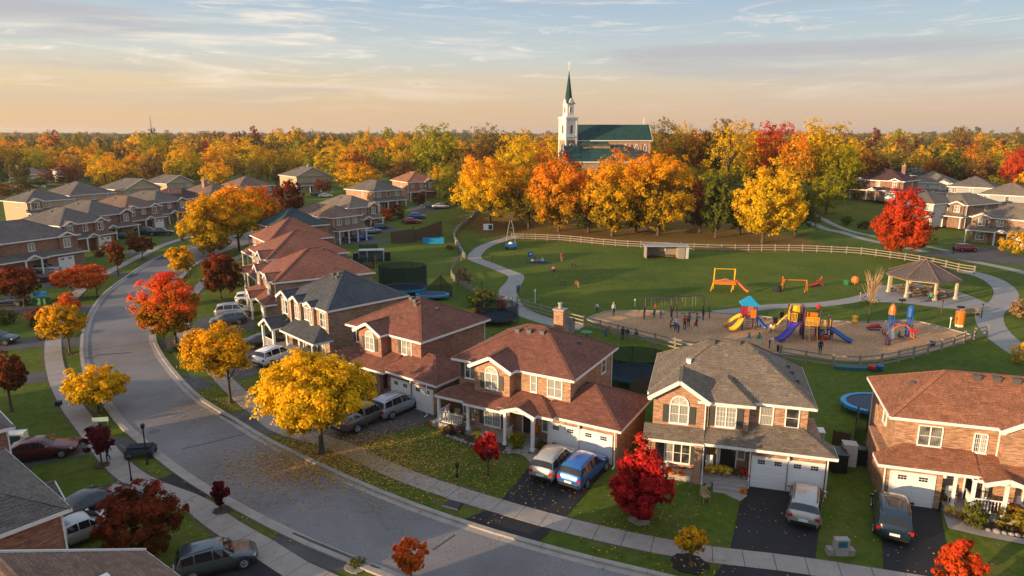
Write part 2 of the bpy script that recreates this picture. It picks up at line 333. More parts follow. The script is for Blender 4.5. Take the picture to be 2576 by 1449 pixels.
def ground_mat():
    m = bpy.data.materials.new('lawn'); m.use_nodes = True; nt = m.node_tree; b = nt.nodes['Principled BSDF']; L = nt.links.new; b.inputs['Roughness'].default_value = 1; b.inputs['Specular IOR Level'].default_value = .1
    tc = ND(nt, 'ShaderNodeTexCoord')
    def nz(s, d=6, r=.6):
        n = ND(nt, 'ShaderNodeTexNoise'); L(tc.outputs['Object'], n.inputs[0]); n.inputs['Scale'].default_value = s; n.inputs['Detail'].default_value = d; n.inputs['Roughness'].default_value = r; return n.outputs[0]
    g = ramp(nt, nz(1.6, 8, .75), [(.28, (.045, .085, .011)), (.5, (.084, .130, .018)), (.72, (.15, .175, .034))])
    g2 = ramp(nt, nz(.06, 5), [(.35, (.72, .8, .8)), (.65, (1.3, 1.15, .95))])
    x = ND(nt, 'ShaderNodeMix', data_type='RGBA', blend_type='MULTIPLY'); x.inputs[0].default_value = 1; L(g.outputs[0], x.inputs[6]); L(g2.outputs[0], x.inputs[7])
    tu = ramp(nt, nz(.35, 6, .7), [(.50, 0.), (.72, .75)])
    y = ND(nt, 'ShaderNodeMix', data_type='RGBA'); L(tu.outputs[0], y.inputs[0]); L(x.outputs[2], y.inputs[6]); y.inputs[7].default_value = (.16, .135, .045, 1)
    at = ND(nt, 'ShaderNodeAttribute', attribute_name='litter')
    lt = ramp(nt, nz(2.2, 8, .8), [(.3, (.11, .075, .022)), (.5, (.20, .115, .032)), (.7, (.36, .20, .045))])
    lm = ND(nt, 'ShaderNodeMath', operation='MULTIPLY_ADD'); L(nz(.5, 6, .7), lm.inputs[0]); lm.inputs[1].default_value = 1.2; L(at.outputs['Fac'], lm.inputs[2])
    lr = ramp(nt, lm.outputs[0], [(.92, 0.), (1.3, .85)])
    z = ND(nt, 'ShaderNodeMix', data_type='RGBA'); L(lr.outputs[0], z.inputs[0]); L(y.outputs[2], z.inputs[6]); L(lt.outputs[0], z.inputs[7])
    L(z.outputs[2], b.inputs['Base Color'])
    bp = ND(nt, 'ShaderNodeBump'); bp.inputs['Strength'].default_value = .9; bp.inputs['Distance'].default_value = .08; L(nz(9, 8, .8), bp.inputs['Height']); L(bp.outputs[0], b.inputs['Normal'])
    return m
M['lawn'] = ground_mat()
def speckle(name, base, lo, hi, s1, s2, patch, rough=.9, cracks=True):
    m = bpy.data.materials.new(name); m.use_nodes = True; nt = m.node_tree; b = nt.nodes['Principled BSDF']; L = nt.links.new; b.inputs['Roughness'].default_value = rough; b.inputs['Specular IOR Level'].default_value = .2
    tc = ND(nt, 'ShaderNodeTexCoord')
    n = ND(nt, 'ShaderNodeTexNoise'); L(tc.outputs['Object'], n.inputs[0]); n.inputs['Scale'].default_value = s1; n.inputs['Detail'].default_value = 3
    r = ramp(nt, n.outputs[0], [(.3, tuple(c * lo for c in base)), (.7, tuple(c * hi for c in base))])
    n2 = ND(nt, 'ShaderNodeTexNoise'); L(tc.outputs['Object'], n2.inputs[0]); n2.inputs['Scale'].default_value = s2; n2.inputs['Detail'].default_value = 7; n2.inputs['Roughness'].default_value = .6; n2.inputs['Distortion'].default_value = .6
    r2 = ramp(nt, n2.outputs[0], [(.3, 1 - patch), (.7, 1 + patch * .6)])
    x = ND(nt, 'ShaderNodeMix', data_type='RGBA', blend_type='MULTIPLY'); x.inputs[0].default_value = 1; L(r.outputs[0], x.inputs[6]); L(r2.outputs[0], x.inputs[7]); col = x.outputs[2]
    if cracks:
        v = ND(nt, 'ShaderNodeTexVoronoi', feature='DISTANCE_TO_EDGE'); w = ND(nt, 'ShaderNodeTexNoise'); L(tc.outputs['Object'], w.inputs[0]); w.inputs['Scale'].default_value = .5; w.inputs['Detail'].default_value = 6
        va = ND(nt, 'ShaderNodeVectorMath', operation='MULTIPLY_ADD'); L(w.outputs['Color'], va.inputs[0]); va.inputs[1].default_value = (5, 5, 0); L(tc.outputs['Object'], va.inputs[2])
        L(va.outputs[0], v.inputs[0]); v.inputs['Scale'].default_value = .085
        r3 = ramp(nt, v.outputs[0], [(.0008, .8), (.003, 1.)])
        x3 = ND(nt, 'ShaderNodeMix', data_type='RGBA', blend_type='MULTIPLY'); x3.inputs[0].default_value = 1; L(col, x3.inputs[6]); L(r3.outputs[0], x3.inputs[7]); col = x3.outputs[2]
    L(col, b.inputs['Base Color'])
    bp = ND(nt, 'ShaderNodeBump'); bp.inputs['Strength'].default_value = .3; bp.inputs['Distance'].default_value = .02; L(n.outputs[0], bp.inputs['Height']); L(bp.outputs[0], b.inputs['Normal'])
    return m
M['road'] = speckle('road_asphalt', (.215, .203, .20), .86, 1.14, 7, .18, .22)
M['drive'] = speckle('driveway_asphalt', (.030, .030, .034), .8, 1.2, 12, .3, .25, .8, False)
M['drive_old'] = speckle('old_driveway_asphalt', (.10, .095, .095), .85, 1.15, 12, .35, .28)
M['bark_mulch'] = speckle('wood_chip_mulch', (.46, .27, .14), .62, 1.35, 4.5, .25, .25, 1, False)
# ---------------------------------------------------------------- setting: ground, roads, paths
def axis(lo, hi, fine_lo, fine_hi, st, grow=1.35):
    a = list(np.arange(fine_lo, fine_hi + .01, st)); s = st; x = fine_lo
    while x > lo: s *= grow; x -= s; a.insert(0, max(x, lo))
    s = st; x = a[-1]
    while x < hi: s *= grow; x += s; a.append(min(x, hi))
    return a
xs = axis(-4200, 4200, -150, 180, 3); ys = axis(-600, 7000, 0, 330, 3)
LITTER = []   # (x, y, radius, amount) leaf fall under trees
for q in [(1233, 567, 12, .45), (1400, 582, 13, .6), (1540, 592, 13, .6), (1640, 590, 13, .6), (1760, 596, 14, .6), (1860, 600, 13, .6), (1930, 612, 11, .5), (2262, 648, 8, .25), (1300, 585, 10, .3), (810, 1143, 6.5, .18), (580, 1016, 5, .12), (443, 865, 5, .1), (1060, 640, 9, .05)]:
    p = P(q[0], q[1]); LITTER.append((p.x, p.y, q[2], q[3]))
def ground():
    me = bpy.data.meshes.new('ground'); vx = []; lit = []
    for y in ys:
        for x in xs:
            vx.append((x, y, hill(x, y)))
            l = 0.
            for (a, b, r, k) in LITTER: l += k * math.exp(-((x - a) ** 2 + (y - b) ** 2) / (r * r))
            if y > 170 and -25 < x < 120: l = max(l, .3)
            lit.append(min(l, .75))
    n = len(xs); fs = [(j * n + i, j * n + i + 1, (j + 1) * n + i + 1, (j + 1) * n + i) for j in range(len(ys) - 1) for i in range(n - 1)]
    me.from_pydata(vx, [], fs); me.materials.append(M['lawn']); at = me.attributes.new('litter', 'FLOAT', 'POINT'); at.data.foreach_set('value', lit)
    me.polygons.foreach_set('use_smooth', [True] * len(fs)); me.update()
    return tag(put('ground', me), 'mown green lawns and park meadow with brown leaf litter under the trees', kind='structure')
ground()
def ribbon(name, L, Rr, z, m, label=None, parent=None):
    mb = MB()
    for i in range(len(L) - 1): mb.poly([(Rr[i].x, Rr[i].y, z + hill(*Rr[i])), (Rr[i + 1].x, Rr[i + 1].y, z + hill(*Rr[i + 1])), (L[i + 1].x, L[i + 1].y, z + hill(*L[i + 1])), (L[i].x, L[i].y, z + hill(*L[i]))])
    me = mb.mesh(name, m); o = put(name, me, parent); 
    if parent is None: tag(o, label, kind='structure')
    return o
LK_ = [(60, 15), (25, 19.5), (12, 23.5), (0, 28.5)] + [tuple(P(*q)[:2]) for q in [(960, 1440), (740, 1350), (540, 1245), (440, 1180), (360, 1115), (300, 1060), (265, 1010), (230, 960), (215, 920), (210, 880), (215, 830), (235, 780), (270, 735), (330, 690), (395, 650)]] + [(-65.5, 139), (-59, 163), (-49, 190), (-36, 222), (-20, 260)]
RK_ = [(63, 23), (45, 23.8), (28, 25.6), (16, 28.6)] + [tuple(P(*q)[:2]) for q in [(1640, 1449), (1420, 1395), (1180, 1325), (960, 1245), (760, 1155), (660, 1105), (580, 1055), (500, 1005), (440, 945), (400, 890), (385, 842)]] + [(-47.4, 90), (-52.5, 105), (-56.5, 122), (-55.5, 140), (-49.5, 160), (-40.5, 185), (-28, 215), (-12, 253)]
LKs, RKs = spline(LK_, -150), spline(RK_, -150)
ribbon('road', LKs, RKs, .012, M['road'], 'curving residential street of worn grey asphalt')
def strip_stones(name, part, pl, w, z0, z1, seg, m, label, gap=.02, off=0., limit=280, curve_z=False):
    """a run of separate stones or slabs along a polyline, nearest first up to the limit, the rest as one part"""
    root = empty(name, (0, 0, 0)); tag(root, label, kind='structure')
    items = []
    ns = normals(pl)
    for i in range(len(pl) - 1):
        a, b = pl[i], pl[i + 1]; d = (b - a).normalized()
        a2, b2 = a + d * gap / 2 + ns[i] * off, b - d * gap / 2 + ns[i + 1] * off
        n0, n1 = ns[i], ns[i + 1]
        items.append((a.length, [a2 - n0 * w / 2, b2 - n1 * w / 2, b2 + n1 * w / 2, a2 + n0 * w / 2]))
    items.sort(key=lambda t: t[0]); rest = MB()
    for k, (dist, q) in enumerate(items):
        hz_ = hill(q[0].x, q[0].y); dz = R.uniform(-.004, .004)
        if k < limit: MB().prism([(v.x, v.y) for v in q], z0 + hz_, z1 + hz_ + dz).build(part, m, root)
        else: rest.prism([(v.x, v.y) for v in q], z0 + hz_, z1 + hz_)
    if rest.v: tag(rest.build(part + '_run', m, root), kind='stuff')
    return root
def trim_line(pl, x0, x1=1e9):
    return pl
kl = spline(LK_, 3.0); kr = spline(RK_, 3.0)
strip_stones('kerb', 'kerb_stone', kl, .34, -.05, .13, 3, M['kerb'], 'pale concrete kerb along the inner side of the street bend', off=.17)
strip_stones('kerb', 'kerb_stone', kr, .34, -.05, .13, 3, M['kerb'], 'pale concrete kerb along the outer side of the street, by the brick house fronts', off=-.17)
# gutter strips beside the kerbs
def offs(pl, d): return [p + n * d for p, n in zip(pl, normals(pl))]
ribbon('gutter', offs(kl, -.0), offs(kl, -.42), .016, M['kerb'], 'concrete gutter pan along the inner kerb')
ribbon('gutter', offs(kr, .42), offs(kr, 0), .016, M['kerb'], 'concrete gutter pan along the outer kerb')
SL = [tuple(P(*q)[:2]) for q in [(790, 1455), (680, 1390), (560, 1320), (490, 1268), (362, 1217), (299, 1173), (252, 1118), (221, 1075), (185, 1028), (158, 980), (142, 937), (134, 890), (136, 840), (150, 800), (178, 755), (222, 715), (275, 684), (345, 648), (430, 610)]] + [(-70, 162), (-60, 190)]
SL = [(40, 11), (20, 16), (4, 23.5)] + SL[0:]
SR = [(60, 27.5), (40, 28.2), (27, 29.8)] + [tuple(P(*q)[:2]) for q in [(2104, 1436), (1940, 1413), (1770, 1393), (1571, 1356), (1372, 1308), (1143, 1240), (1028, 1201), (930, 1158), (831, 1114), (709, 1079), (654, 1036), (587, 980), (545, 935), (500, 880), (462, 838)]] + [(-43.2, 87), (-46.5, 97), (-49.2, 110), (-51.2, 124), (-50, 140), (-45, 158), (-36, 183)]
sls, srs = spline(SL, 1.65), spline(SR, 1.65)
strip_stones('sidewalk', 'paving_slab', sls, 1.55, -.06, .045, 1.65, M['slab'], 'pale concrete sidewalk along the inner side of the street bend', gap=.035)
strip_stones('sidewalk', 'paving_slab', srs, 1.55, -.06, .045, 1.65, M['slab'], 'pale concrete sidewalk in front of the large brick houses', gap=.035)
def flat(name, px, z, m, label, zz=0., kind='structure'):
    pts = [P(a, b) for a, b in px]; mb = MB(); c = sum(pts, Vector()) / len(pts)
    poly = [(p.x, p.y) for p in pts]
    ar = sum(poly[i][0] * poly[(i + 1) % len(poly)][1] - poly[(i + 1) % len(poly)][0] * poly[i][1] for i in range(len(poly)))
    if ar < 0: poly = poly[::-1]
    mb.poly([(x, y, z + hill(x, y)) for x, y in poly])
    o = mb.build(name, m); tag(o, label, kind=kind); return o
DR = [
 ('drive', [(1872, 1213), (2072, 1240), (2047, 1440), (1833, 1400)], 'fresh black driveway of the grey-roofed house'),
 ('drive', [(1828, 1405), (2040, 1440), (2010, 1500), (1795, 1452)], 'black asphalt apron at the foot of the grey-roofed house driveway'),
 ('drive', [(1375, 1120), (1545, 1160), (1412, 1312), (1250, 1272)], 'black driveway under the silver and blue SUVs'),
 ('drive', [(1222, 1285), (1392, 1328), (1352, 1368), (1170, 1306)], 'black asphalt apron below the silver and blue SUVs'),
 ('drive', [(2212, 1240), (2362, 1262), (2410, 1560), (2228, 1540)], 'black driveway under the dark teal minivan'),
 ('drive_old', [(1010, 1005), (1145, 1040), (880, 1125), (705, 1075)], 'worn driveway behind the big yellow maple'),
 ('drive_old', [(648, 1030), (715, 1085), (655, 1098), (552, 1044)], 'worn asphalt apron left of the big yellow maple'),
 ('drive_old', [(640, 875), (765, 900), (600, 958), (552, 915)], 'worn driveway under the white SUV'),
 ('drive_old', [(472, 942), (520, 955), (540, 972), (478, 985), (446, 952)], 'worn asphalt apron below the white SUV'),
 ('drive_old', [(500, 800), (640, 790), (640, 830), (505, 850), (470, 835)], 'worn driveway under the silver hatchbacks'),
 ('drive_old', [(396, 858), (462, 842), (480, 862), (415, 885)], 'old asphalt apron beside the orange-topped maple'),
 ('drive_old', [(60, 1162), (185, 1110), (235, 1104), (262, 1135), (85, 1172), (20, 1185)], 'grey driveway under the dark red sedan'),
 ('drive_old', [(262, 1103), (318, 1100), (362, 1128), (300, 1140)], 'grey asphalt apron beside the dark red street tree'),
 ('drive', [(160, 1300), (360, 1215), (388, 1232), (300, 1300), (170, 1325)], 'dark driveway under the black sedan'),
 ('drive', [(392, 1208), (448, 1188), (530, 1250), (452, 1256)], 'dark asphalt apron left of the small maroon tree'),
 ('drive', [(480, 1420), (640, 1360), (720, 1405), (700, 1470), (480, 1470)], 'dark driveway under the slate blue wagon'),
 ('drive_old', [(668, 1358), (740, 1340), (960, 1430), (830, 1436)], 'patched asphalt apron at the bottom of the street'),
 ('drive_old', [(0, 855), (100, 850), (128, 850), (130, 872), (0, 885)], 'grey driveway left of the small yellow maple'),
 ('drive_old', [(147, 850), (206, 850), (203, 872), (146, 876)], 'grey apron by the small yellow maple'),
 ('drive_old', [(0, 772), (150, 770), (160, 785), (0, 790)], 'grey driveway under the navy hatchback'),
 ('drive_old', [(172, 768), (238, 766), (228, 784), (162, 786)], 'grey apron across from the orange-topped maple'),
 ('drive_old', [(0, 945), (60, 938), (134, 936), (140, 958), (0, 975)], 'grey driveway below the maroon crab apple'),
 ('drive_old', [(152, 938), (214, 934), (228, 955), (160, 962)], 'grey apron above the lower yellow maple'),
 ('drive_old', [(100, 706), (210, 708), (222, 722), (110, 724)], 'grey driveway under the dark pickup'),
 ('drive_old', [(232, 672), (300, 680), (272, 690), (215, 684)], 'grey driveway right of the white sedan'),
 ('drive_old', [(290, 686), (352, 690), (330, 700), (268, 694)], 'grey apron on the far side of the bend'),
 ('drive_old', [(318, 632), (388, 636), (372, 646), (312, 642)], 'far grey driveway between two lawns'),
 ('drive_old', [(388, 642), (440, 640), (418, 652), (366, 656)], 'far grey apron by the street'),
 ('drive_old', [(408, 600), (462, 604), (450, 612), (400, 607)], 'farthest grey driveway left of the yellow maples'),
 ('drive_old', [(2300, 636), (2440, 628), (2576, 648), (2576, 668), (2420, 655)], 'grey side street in front of the cream-fronted houses'),
 ('drive_old', [(2420, 625), (2520, 620), (2540, 640), (2440, 648)], 'grey driveway under the red hatchback'),
 ('drive_old', [(830, 602), (975, 598), (975, 610), (835, 618)], 'grey parking pad of the row houses'),
 ('drive_old', [(880, 575), (990, 572), (1000, 586), (880, 592)], 'grey driveway behind the parked blue cars'),
 ('drive_old', [(1030, 545), (1110, 540), (1112, 552), (1036, 556)], 'grey driveway at the end red house'),
]
for i, (m, px, lab) in enumerate(DR): flat('driveway', px, .020 + .004 * (i % 2), M[m], lab)
def path(name, px, w, label, m='path', z=.016, step=1.6, joints=True):
    pl = spline([tuple(G(*q)[:2]) for q in px], step)
    return ribbon(name, offs(pl, w / 2), offs(pl, -w / 2), z, M[m], label)
path('path', [(1300, 594), (1277, 600), (1223, 618), (1197, 638), (1196, 652), (1231, 666), (1271, 682), (1298, 694), (1293, 711), (1277, 730), (1282, 749), (1295, 773), (1330, 792), (1378, 808), (1423, 818), (1465, 824)], 2.6, 'narrow concrete park path winding down to the rail fence', joints=False)
path('path', [(1800, 787), (1860, 781), (1946, 771), (2062, 766), (2149, 754), (2210, 738)], 2.2, 'concrete park path from the playground to the gazebo')
path('path', [(2426, 682), (2469, 693), (2506, 709), (2530, 733), (2524, 760), (2492, 783), (2492, 815), (2520, 850), (2567, 884), (2640, 925)], 3.0, 'curved concrete park path right of the gazebo')
path('path', [(1985, 555), (2065, 572), (2124, 586), (2180, 603), (2268, 621), (2323, 633), (2411, 651), (2498, 668), (2570, 684), (2650, 706)], 2.2, 'concrete sidewalk behind the fence beside the red maple')
path('path', [(2040, 560), (2130, 578), (2220, 598), (2309, 615), (2411, 636), (2512, 654), (2600, 668)], 1.6, 'far concrete sidewalk in front of the houses on the right')
flat('gazebo_pad', [(2190, 735), (2200, 720), (2300, 712), (2415, 735), (2455, 750), (2500, 770), (2470, 783), (2380, 776), (2265, 762), (2200, 760)], .020, M['path'], 'pale concrete pad under the gazebo')
MULCH = [(1474, 803), (1506, 790), (1538, 783), (1640, 783), (1756, 787), (1830, 789), (1911, 796), (1975, 803), (2091, 808), (2184, 811), (2294, 806), (2367, 824), (2434, 840), (2446, 850), (2411, 866), (2323, 888), (2236, 904), (2193, 911), (2120, 911), (2056, 902), (1981, 893), (1880, 884), (1777, 871), (1663, 858), (1559, 834), (1516, 821)]
ms = spline([tuple(P(*q)[:2]) for q in MULCH + MULCH[:1]], 1.5)
mb = MB(); mb.poly([(p.x, p.y, .018) for p in ms[:-1]][::-1]); tag(mb.build('playground_mulch', M['bark_mulch']), 'brown wood chip surface of the playground', kind='structure')
strip_stones('playground_border', 'border_stone', spline([tuple(P(*q)[:2]) for q in MULCH + MULCH[:1]], 2.4), .16, -.02, .12, 2.4, M['kerb'], 'low pale edging around the playground wood chips')

M['edge'] = mat('trodden_edge', (.105, .085, .035), 1, var=.5, vscale=2.5)
for pl_ in (sls, srs):
    for sg in (1, -1):
        for k_ in range(1):
            w_ = [R.uniform(.05, .30) for _ in pl_]; n_ = normals(pl_)
            ribbon('lawn_edge', [p + n * (sg * .70 + (w_[i] + .08 if sg > 0 else 0)) for i, (p, n) in enumerate(zip(pl_, n_))], [p + n * (sg * .70 - (w_[i] + .08 if sg < 0 else 0)) for i, (p, n) in enumerate(zip(pl_, n_))], .010, M['edge'], 'trodden brown lawn edge beside the sidewalk')
for px, lab in [([(457, 1129), (540, 1111), (617, 1090), (617, 1091.4), (540, 1112.4), (457, 1130.8)], 'dark tar seam across the street at the bend'), ([(690, 1100), (742, 1132), (790, 1150), (789, 1151.5), (741, 1133.5), (689, 1101.5)], 'dark tar seam beside the leaf fall'), ([(1087, 1383), (1143, 1345), (1146, 1347), (1091, 1385)], 'dark tar seam near the bottom of the street'), ([(240, 893), (330, 886), (330, 888), (240, 895.5)], 'thin tar seam on the upper street')]:
    flat('road_seam', px, .018, mat('tar', (.05, .048, .05), .7), lab)
# ---------------------------------------------------------------- houses
_wm = {}
def win_meshes(w, h, kind):
    k = (round(w, 2), round(h, 2), kind)
    if k in _wm: return _wm[k]
    f = MB(); t = .075; a, b = -w / 2, w / 2; pn = []
    f.box(a - .05, -.075, -t, b + .05, .02, 0).box(a - .03, -.06, h, b + .03, .02, h + t)
    f.box(a - t, -.065, -.001, a, .02, h + .001).box(b, -.065, -.001, b + t, .02, h + .001)
    f.box(a - .12, -.10, -t - .04, b + .12, .02, -t)
    n = {'single': 1, 'double': 2, 'triple': 3, 'arch': 2, 'grid': 2}[kind]
    for i in range(1, n):
        x = a + w * i / n; f.box(x - .035, -.055, 0, x + .035, .02, h)
    if kind == 'grid':
        for i in range(2):
            for j in (1, 2):
                x = a + w / 2 * i + w / 2 * j / 3; f.box(x - .01, -.04, 0, x + .01, -.02, h)
        for j in (1, 2, 3): f.box(a, -.041, h * j / 4 - .01, b, -.019, h * j / 4 + .01)
    else: f.box(a, -.045, h * .48, b, .0, h * .48 + .03)
    for i in range(n):
        x0, x1 = a + w * i / n, a + w * (i + 1) / n
        pn.append(MB().poly([(x0, -.018, 0), (x1, -.018, 0), (x1, -.018, h), (x0, -.018, h)]).mesh('pane', M['glass']))
    if kind == 'arch':
        r = w / 2; N = 12; pts = [(r * math.cos(math.pi * i / N), r * math.sin(math.pi * i / N)) for i in range(N + 1)]
        p = MB(); p.poly([(x, -.02, h + t + z) for x, z in pts])
        for (x0, z0), (x1, z1) in zip(pts, pts[1:]): f.bar((x0, -.03, h + t + z0), (x1, -.03, h + t + z1), .09, .08)
        for q in (3, 6, 9): f.bar((0, -.03, h + t), (pts[q][0], -.03, h + t + pts[q][1]), .03, .03)
        pn.append(p.mesh('pane', M['trim'] if False else M['cream_pane']))
    _wm[k] = (f.mesh('window', M['white']), pn); return _wm[k]
M['cream_pane'] = mat('arched_pane', (.42, .40, .36), .4, coat=.5)
_sm = {}
def shutter_mesh(h):
    k = round(h, 2)
    if k not in _sm:
        m = MB(); m.box(-.2, -.05, 0, .2, .01, h)
        for i in range(int(h / .11)): m.box(-.15, -.062, .06 + i * .11, .15, -.05, .12 + i * .11)
        _sm[k] = m.mesh('shutter', M['shutter'])
    return _sm[k]
_gd = {}
def garage_door(parent, x, y, rz, w, h, lod):
    k = (round(w, 2), round(h, 2))
    if k not in _gd:
        f = MB().box(-w / 2, -.04, 0, w / 2, .0, h)
        t = MB().box(-w / 2 - .1, -.07, 0, -w / 2, .01, h + .1).box(w / 2, -.07, 0, w / 2 + .1, .01, h + .1).box(-w / 2, -.07, h, w / 2, .01, h + .1)
        pw, ph = w / 4, h / 4
        p = MB().box(-pw / 2 + .05, -.055, .05, pw / 2 - .05, -.035, ph - .05)
        l = MB()
        for i in range(3):
            for j in range(2): l.box(-pw * .42 + i * pw * .29, -.062, .12 + j * .16, -pw * .42 + i * pw * .29 + pw * .24, -.05, .24 + j * .16)
        _gd[k] = (f.mesh('garage_door', M['white']), t.mesh('door_frame', M['trim']), p.mesh('raised_panel', M['white']), l.mesh('door_glazing', M['carglass']))
    a, t, p, l = _gd[k]; o = put('garage_door', a, parent, (x, y, 0), (0, 0, rz)); put('door_frame', t, o)
    if lod == 0:
        for i in range(4):
            for j in range(4):
                if j == 3: continue
                put('raised_panel', p, o, (-w / 2 + w / 4 * (i + .5), 0, j * h / 4))
    for s in (-1, 1): put('door_glazing', l, o, (s * w / 4, 0, h * .75))
    return o
SHG = [False]
def roof_build(a, name, rm, parent):
    """link a roof; on the near houses its shingles are laid as real overlapping tabs, course by course"""
    o = a.build(name, rm, parent)
    if not SHG[0]: return o
    s = MB(); tw, th_ = .36, .20
    for f in a.f:
        p = [Vector(a.v[i]) for i in f]; n = (p[1] - p[0]).cross(p[2] - p[0]).normalized()
        if n.z < 0: n = -n
        if n.z > .99 or n.z < .2: continue
        u = Vector((-n.y, n.x, 0)).normalized(); v = n.cross(u)
        if v.z < 0: v = -v
        q = [(x.dot(u), x.dot(v)) for x in p]; c = p[0].dot(n); v0, v1 = min(b for _, b in q), max(b for _, b in q); r = 0
        while v0 + r * th_ < v1 - .05:
            lo = v0 + r * th_; mid_ = min(lo + th_ * .5, v1 - .01); xs_ = []
            for (a0, b0), (a1, b1) in zip(q, q[1:] + q[:1]):
                if (b0 - mid_) * (b1 - mid_) < 0: xs_.append(a0 + (a1 - a0) * (mid_ - b0) / (b1 - b0))
            if len(xs_) == 2:
                x0, x1 = sorted(xs_); x = x0 - (r % 2) * tw / 2 - R.uniform(0, .08)
                while x < x1:
                    w_ = tw * R.uniform(.7, 1.3); ua, ub = max(x, x0), min(x + w_ - .012, x1); x += w_
                    if ub - ua < .04: continue
                    h_ = R.uniform(.014, .026); hi = min(lo + th_ * 1.12, v1); s.poly([u * ua + v * lo + n * (c + h_), u * ub + v * lo + n * (c + h_), u * ub + v * hi + n * (c + .004), u * ua + v * hi + n * (c + .004)])
            r += 1
    if s.v: tag(s.build('shingles', rm, o), kind='stuff')
    return o
def hip_roof(name, x0, y0, x1, y1, z, pitch, rm, parent, ends='hh', soff=True, curve=0.):
    """hip roof over a rectangle of eaves, ridge along the longer side; ends: h hip, g gable"""
    a = MB(); t = MB(); W_, D_ = x1 - x0, y1 - y0; al = W_ >= D_
    hw = (D_ if al else W_) / 2; zr = z + hw * pitch
    e0 = hw if ends[0] == 'h' else 0; e1 = hw if ends[1] == 'h' else 0
    if abs((W_ if al else D_) - (D_ if al else W_)) < .02 and ends == 'hh': e0 = e1 = hw - .01
    if al: r0, r1 = (x0 + e0, y0 + hw, zr), (x1 - e1, y0 + hw, zr)
    else: r0, r1 = (x0 + hw, y0 + e0, zr), (x0 + hw, y1 - e1, zr)
    A, B, C, D = (x0, y0, z), (x1, y0, z), (x1, y1, z), (x0, y1, z)
    if al:
        a.poly([A, B, r1, r0]).poly([C, D, r0, r1])
        if e0: a.poly([D, A, r0])
        if e1: a.poly([B, C, r1])
    else:
        a.poly([B, C, r1, r0]).poly([D, A, r0, r1])
        if e0: a.poly([A, B, r0])
        if e1: a.poly([C, D, r1])
    o = roof_build(a, name, rm, parent)
    t.poly([(x0, y0, z - .02), (x0, y1, z - .02), (x1, y1, z - .02), (x1, y0, z - .02)])
    ed = [(A, B, not al and not e0), (B, C, al and not e1), (C, D, not al and not e1), (D, A, al and not e0)]
    for p, q, gab in ed:
        if gab:
            rr = {0: r0, 1: r1}[0 if (p == D or p == A and not al) else 1]
            t.bar((p[0], p[1], z - .03), (rr[0], rr[1], rr[2] - .03), .07, .24); t.bar((q[0], q[1], z - .03), (rr[0], rr[1], rr[2] - .03), .07, .24)
        else:
            t.bar((p[0], p[1], z - .085), (q[0], q[1], z - .085), .06, .19)
    t.build('fascia', M['trim'], o)
    c = MB()   # ridge and hip caps
    def cap(p, q): c.bar((p[0], p[1], p[2] + .012), (q[0], q[1], q[2] + .012), .26, .035)
    cap(r0, r1)
    if e0: cap(A, r0); cap(D if al else B, r0)
    if e1: cap(B if al else D, r1); cap(C, r1)
    c.build('ridge_cap', rm, o)
    return o, zr
def gable_roof(name, x0, x1, y0, y1, z, pitch, rm, parent, ov=.35, face=None):
    """ridge runs into the house (along y) from y0; face: material of the gable triangle"""
    a = MB(); t = MB(); xm = (x0 + x1) / 2; zr = z + (x1 - x0) / 2 * pitch
    a.poly([(x0, y1, z), (x0, y0, z), (xm, y0, zr), (xm, y1, zr)]).poly([(x1, y0, z), (x1, y1, z), (xm, y1, zr), (xm, y0, zr)])
    o = roof_build(a, name, rm, parent)
    for s, xx in ((0, x0), (1, x1)):
        t.bar((xx, y0 - .02, z - .10), (xm, y0 - .02, zr - .10), .07, .26)
        t.bar((xx, y0, z - .07), (xx, y1, z - .07), .05, .16)
        t.bar((xx - .25 if s else xx + .25, y0 + .02, z - .12), (xx, y0 + .02, z - .12), .08, .16)
    t.poly([(x0, y0, z - .1), (xm, y0, zr - .1), (xm, y0 + ov, zr - .1), (x0, y0 + ov, z - .1)]).poly([(xm, y0, zr - .1), (x1, y0, z - .1), (x1, y0 + ov, z - .1), (xm, y0 + ov, zr - .1)])
    t.build('fascia', M['trim'], o)
    MB().bar((xm, y0, zr + .012), (xm, y1, zr + .012), .24, .035).build('ridge_cap', rm, o)
    if face: MB().poly([(x0 + .1, y0 + ov, z - .05), (x1 - .1, y0 + ov, z - .05), (xm, y0 + ov, zr - .08)]).build('gable_face', face, o)
    return o
def skirt_roof(name, x0, x1, d, yb, z, pitch, rm, parent, hl=False, hr=False):
    """lean-to roof against the wall at yb, d deep"""
    a = MB(); zt = z + d * pitch; y0 = yb - d; xa = x0 + (d if hl else 0); xb = x1 - (d if hr else 0)
    a.poly([(x0, y0, z), (x1, y0, z), (xb, yb, zt), (xa, yb, zt)])
    a.poly([(x0, yb, z), (x0, y0, z), (xa, yb, zt)]); a.poly([(x1, y0, z), (x1, yb, z), (xb, yb, zt)])
    o = roof_build(a, name, rm, parent)
    t = MB().bar((x0, y0, z - .085), (x1, y0, z - .085), .06, .19).bar((x0, y0, z - .085), (x0, yb, z - .085), .06, .19).bar((x1, y0, z - .085), (x1, yb, z - .085), .06, .19)
    t.poly([(x0, y0, z - .02), (x0, yb, z - .02), (x1, yb, z - .02), (x1, y0, z - .02)])
    t.build('fascia', M['trim'], o)
    return o
def railing(parent, a, b, z, h=.95):
    a = Vector(a); b = Vector(b); L = (b - a).length
    m = MB().bar((*a, z + h), (*b, z + h), .08, .06).bar((*a, z + .12), (*b, z + .12), .06, .05)
    o = m.build('porch_railing', M['white'], parent)
    n = max(2, int(L / .16)); bm = MB().box(-.02, -.02, z + .12, .02, .02, z + h)
    me = bm.mesh('baluster', M['white'])
    for i in range(1, n):
        p = a.lerp(b, i / n); put('baluster', me, o, (p.x, p.y, 0))
    return o
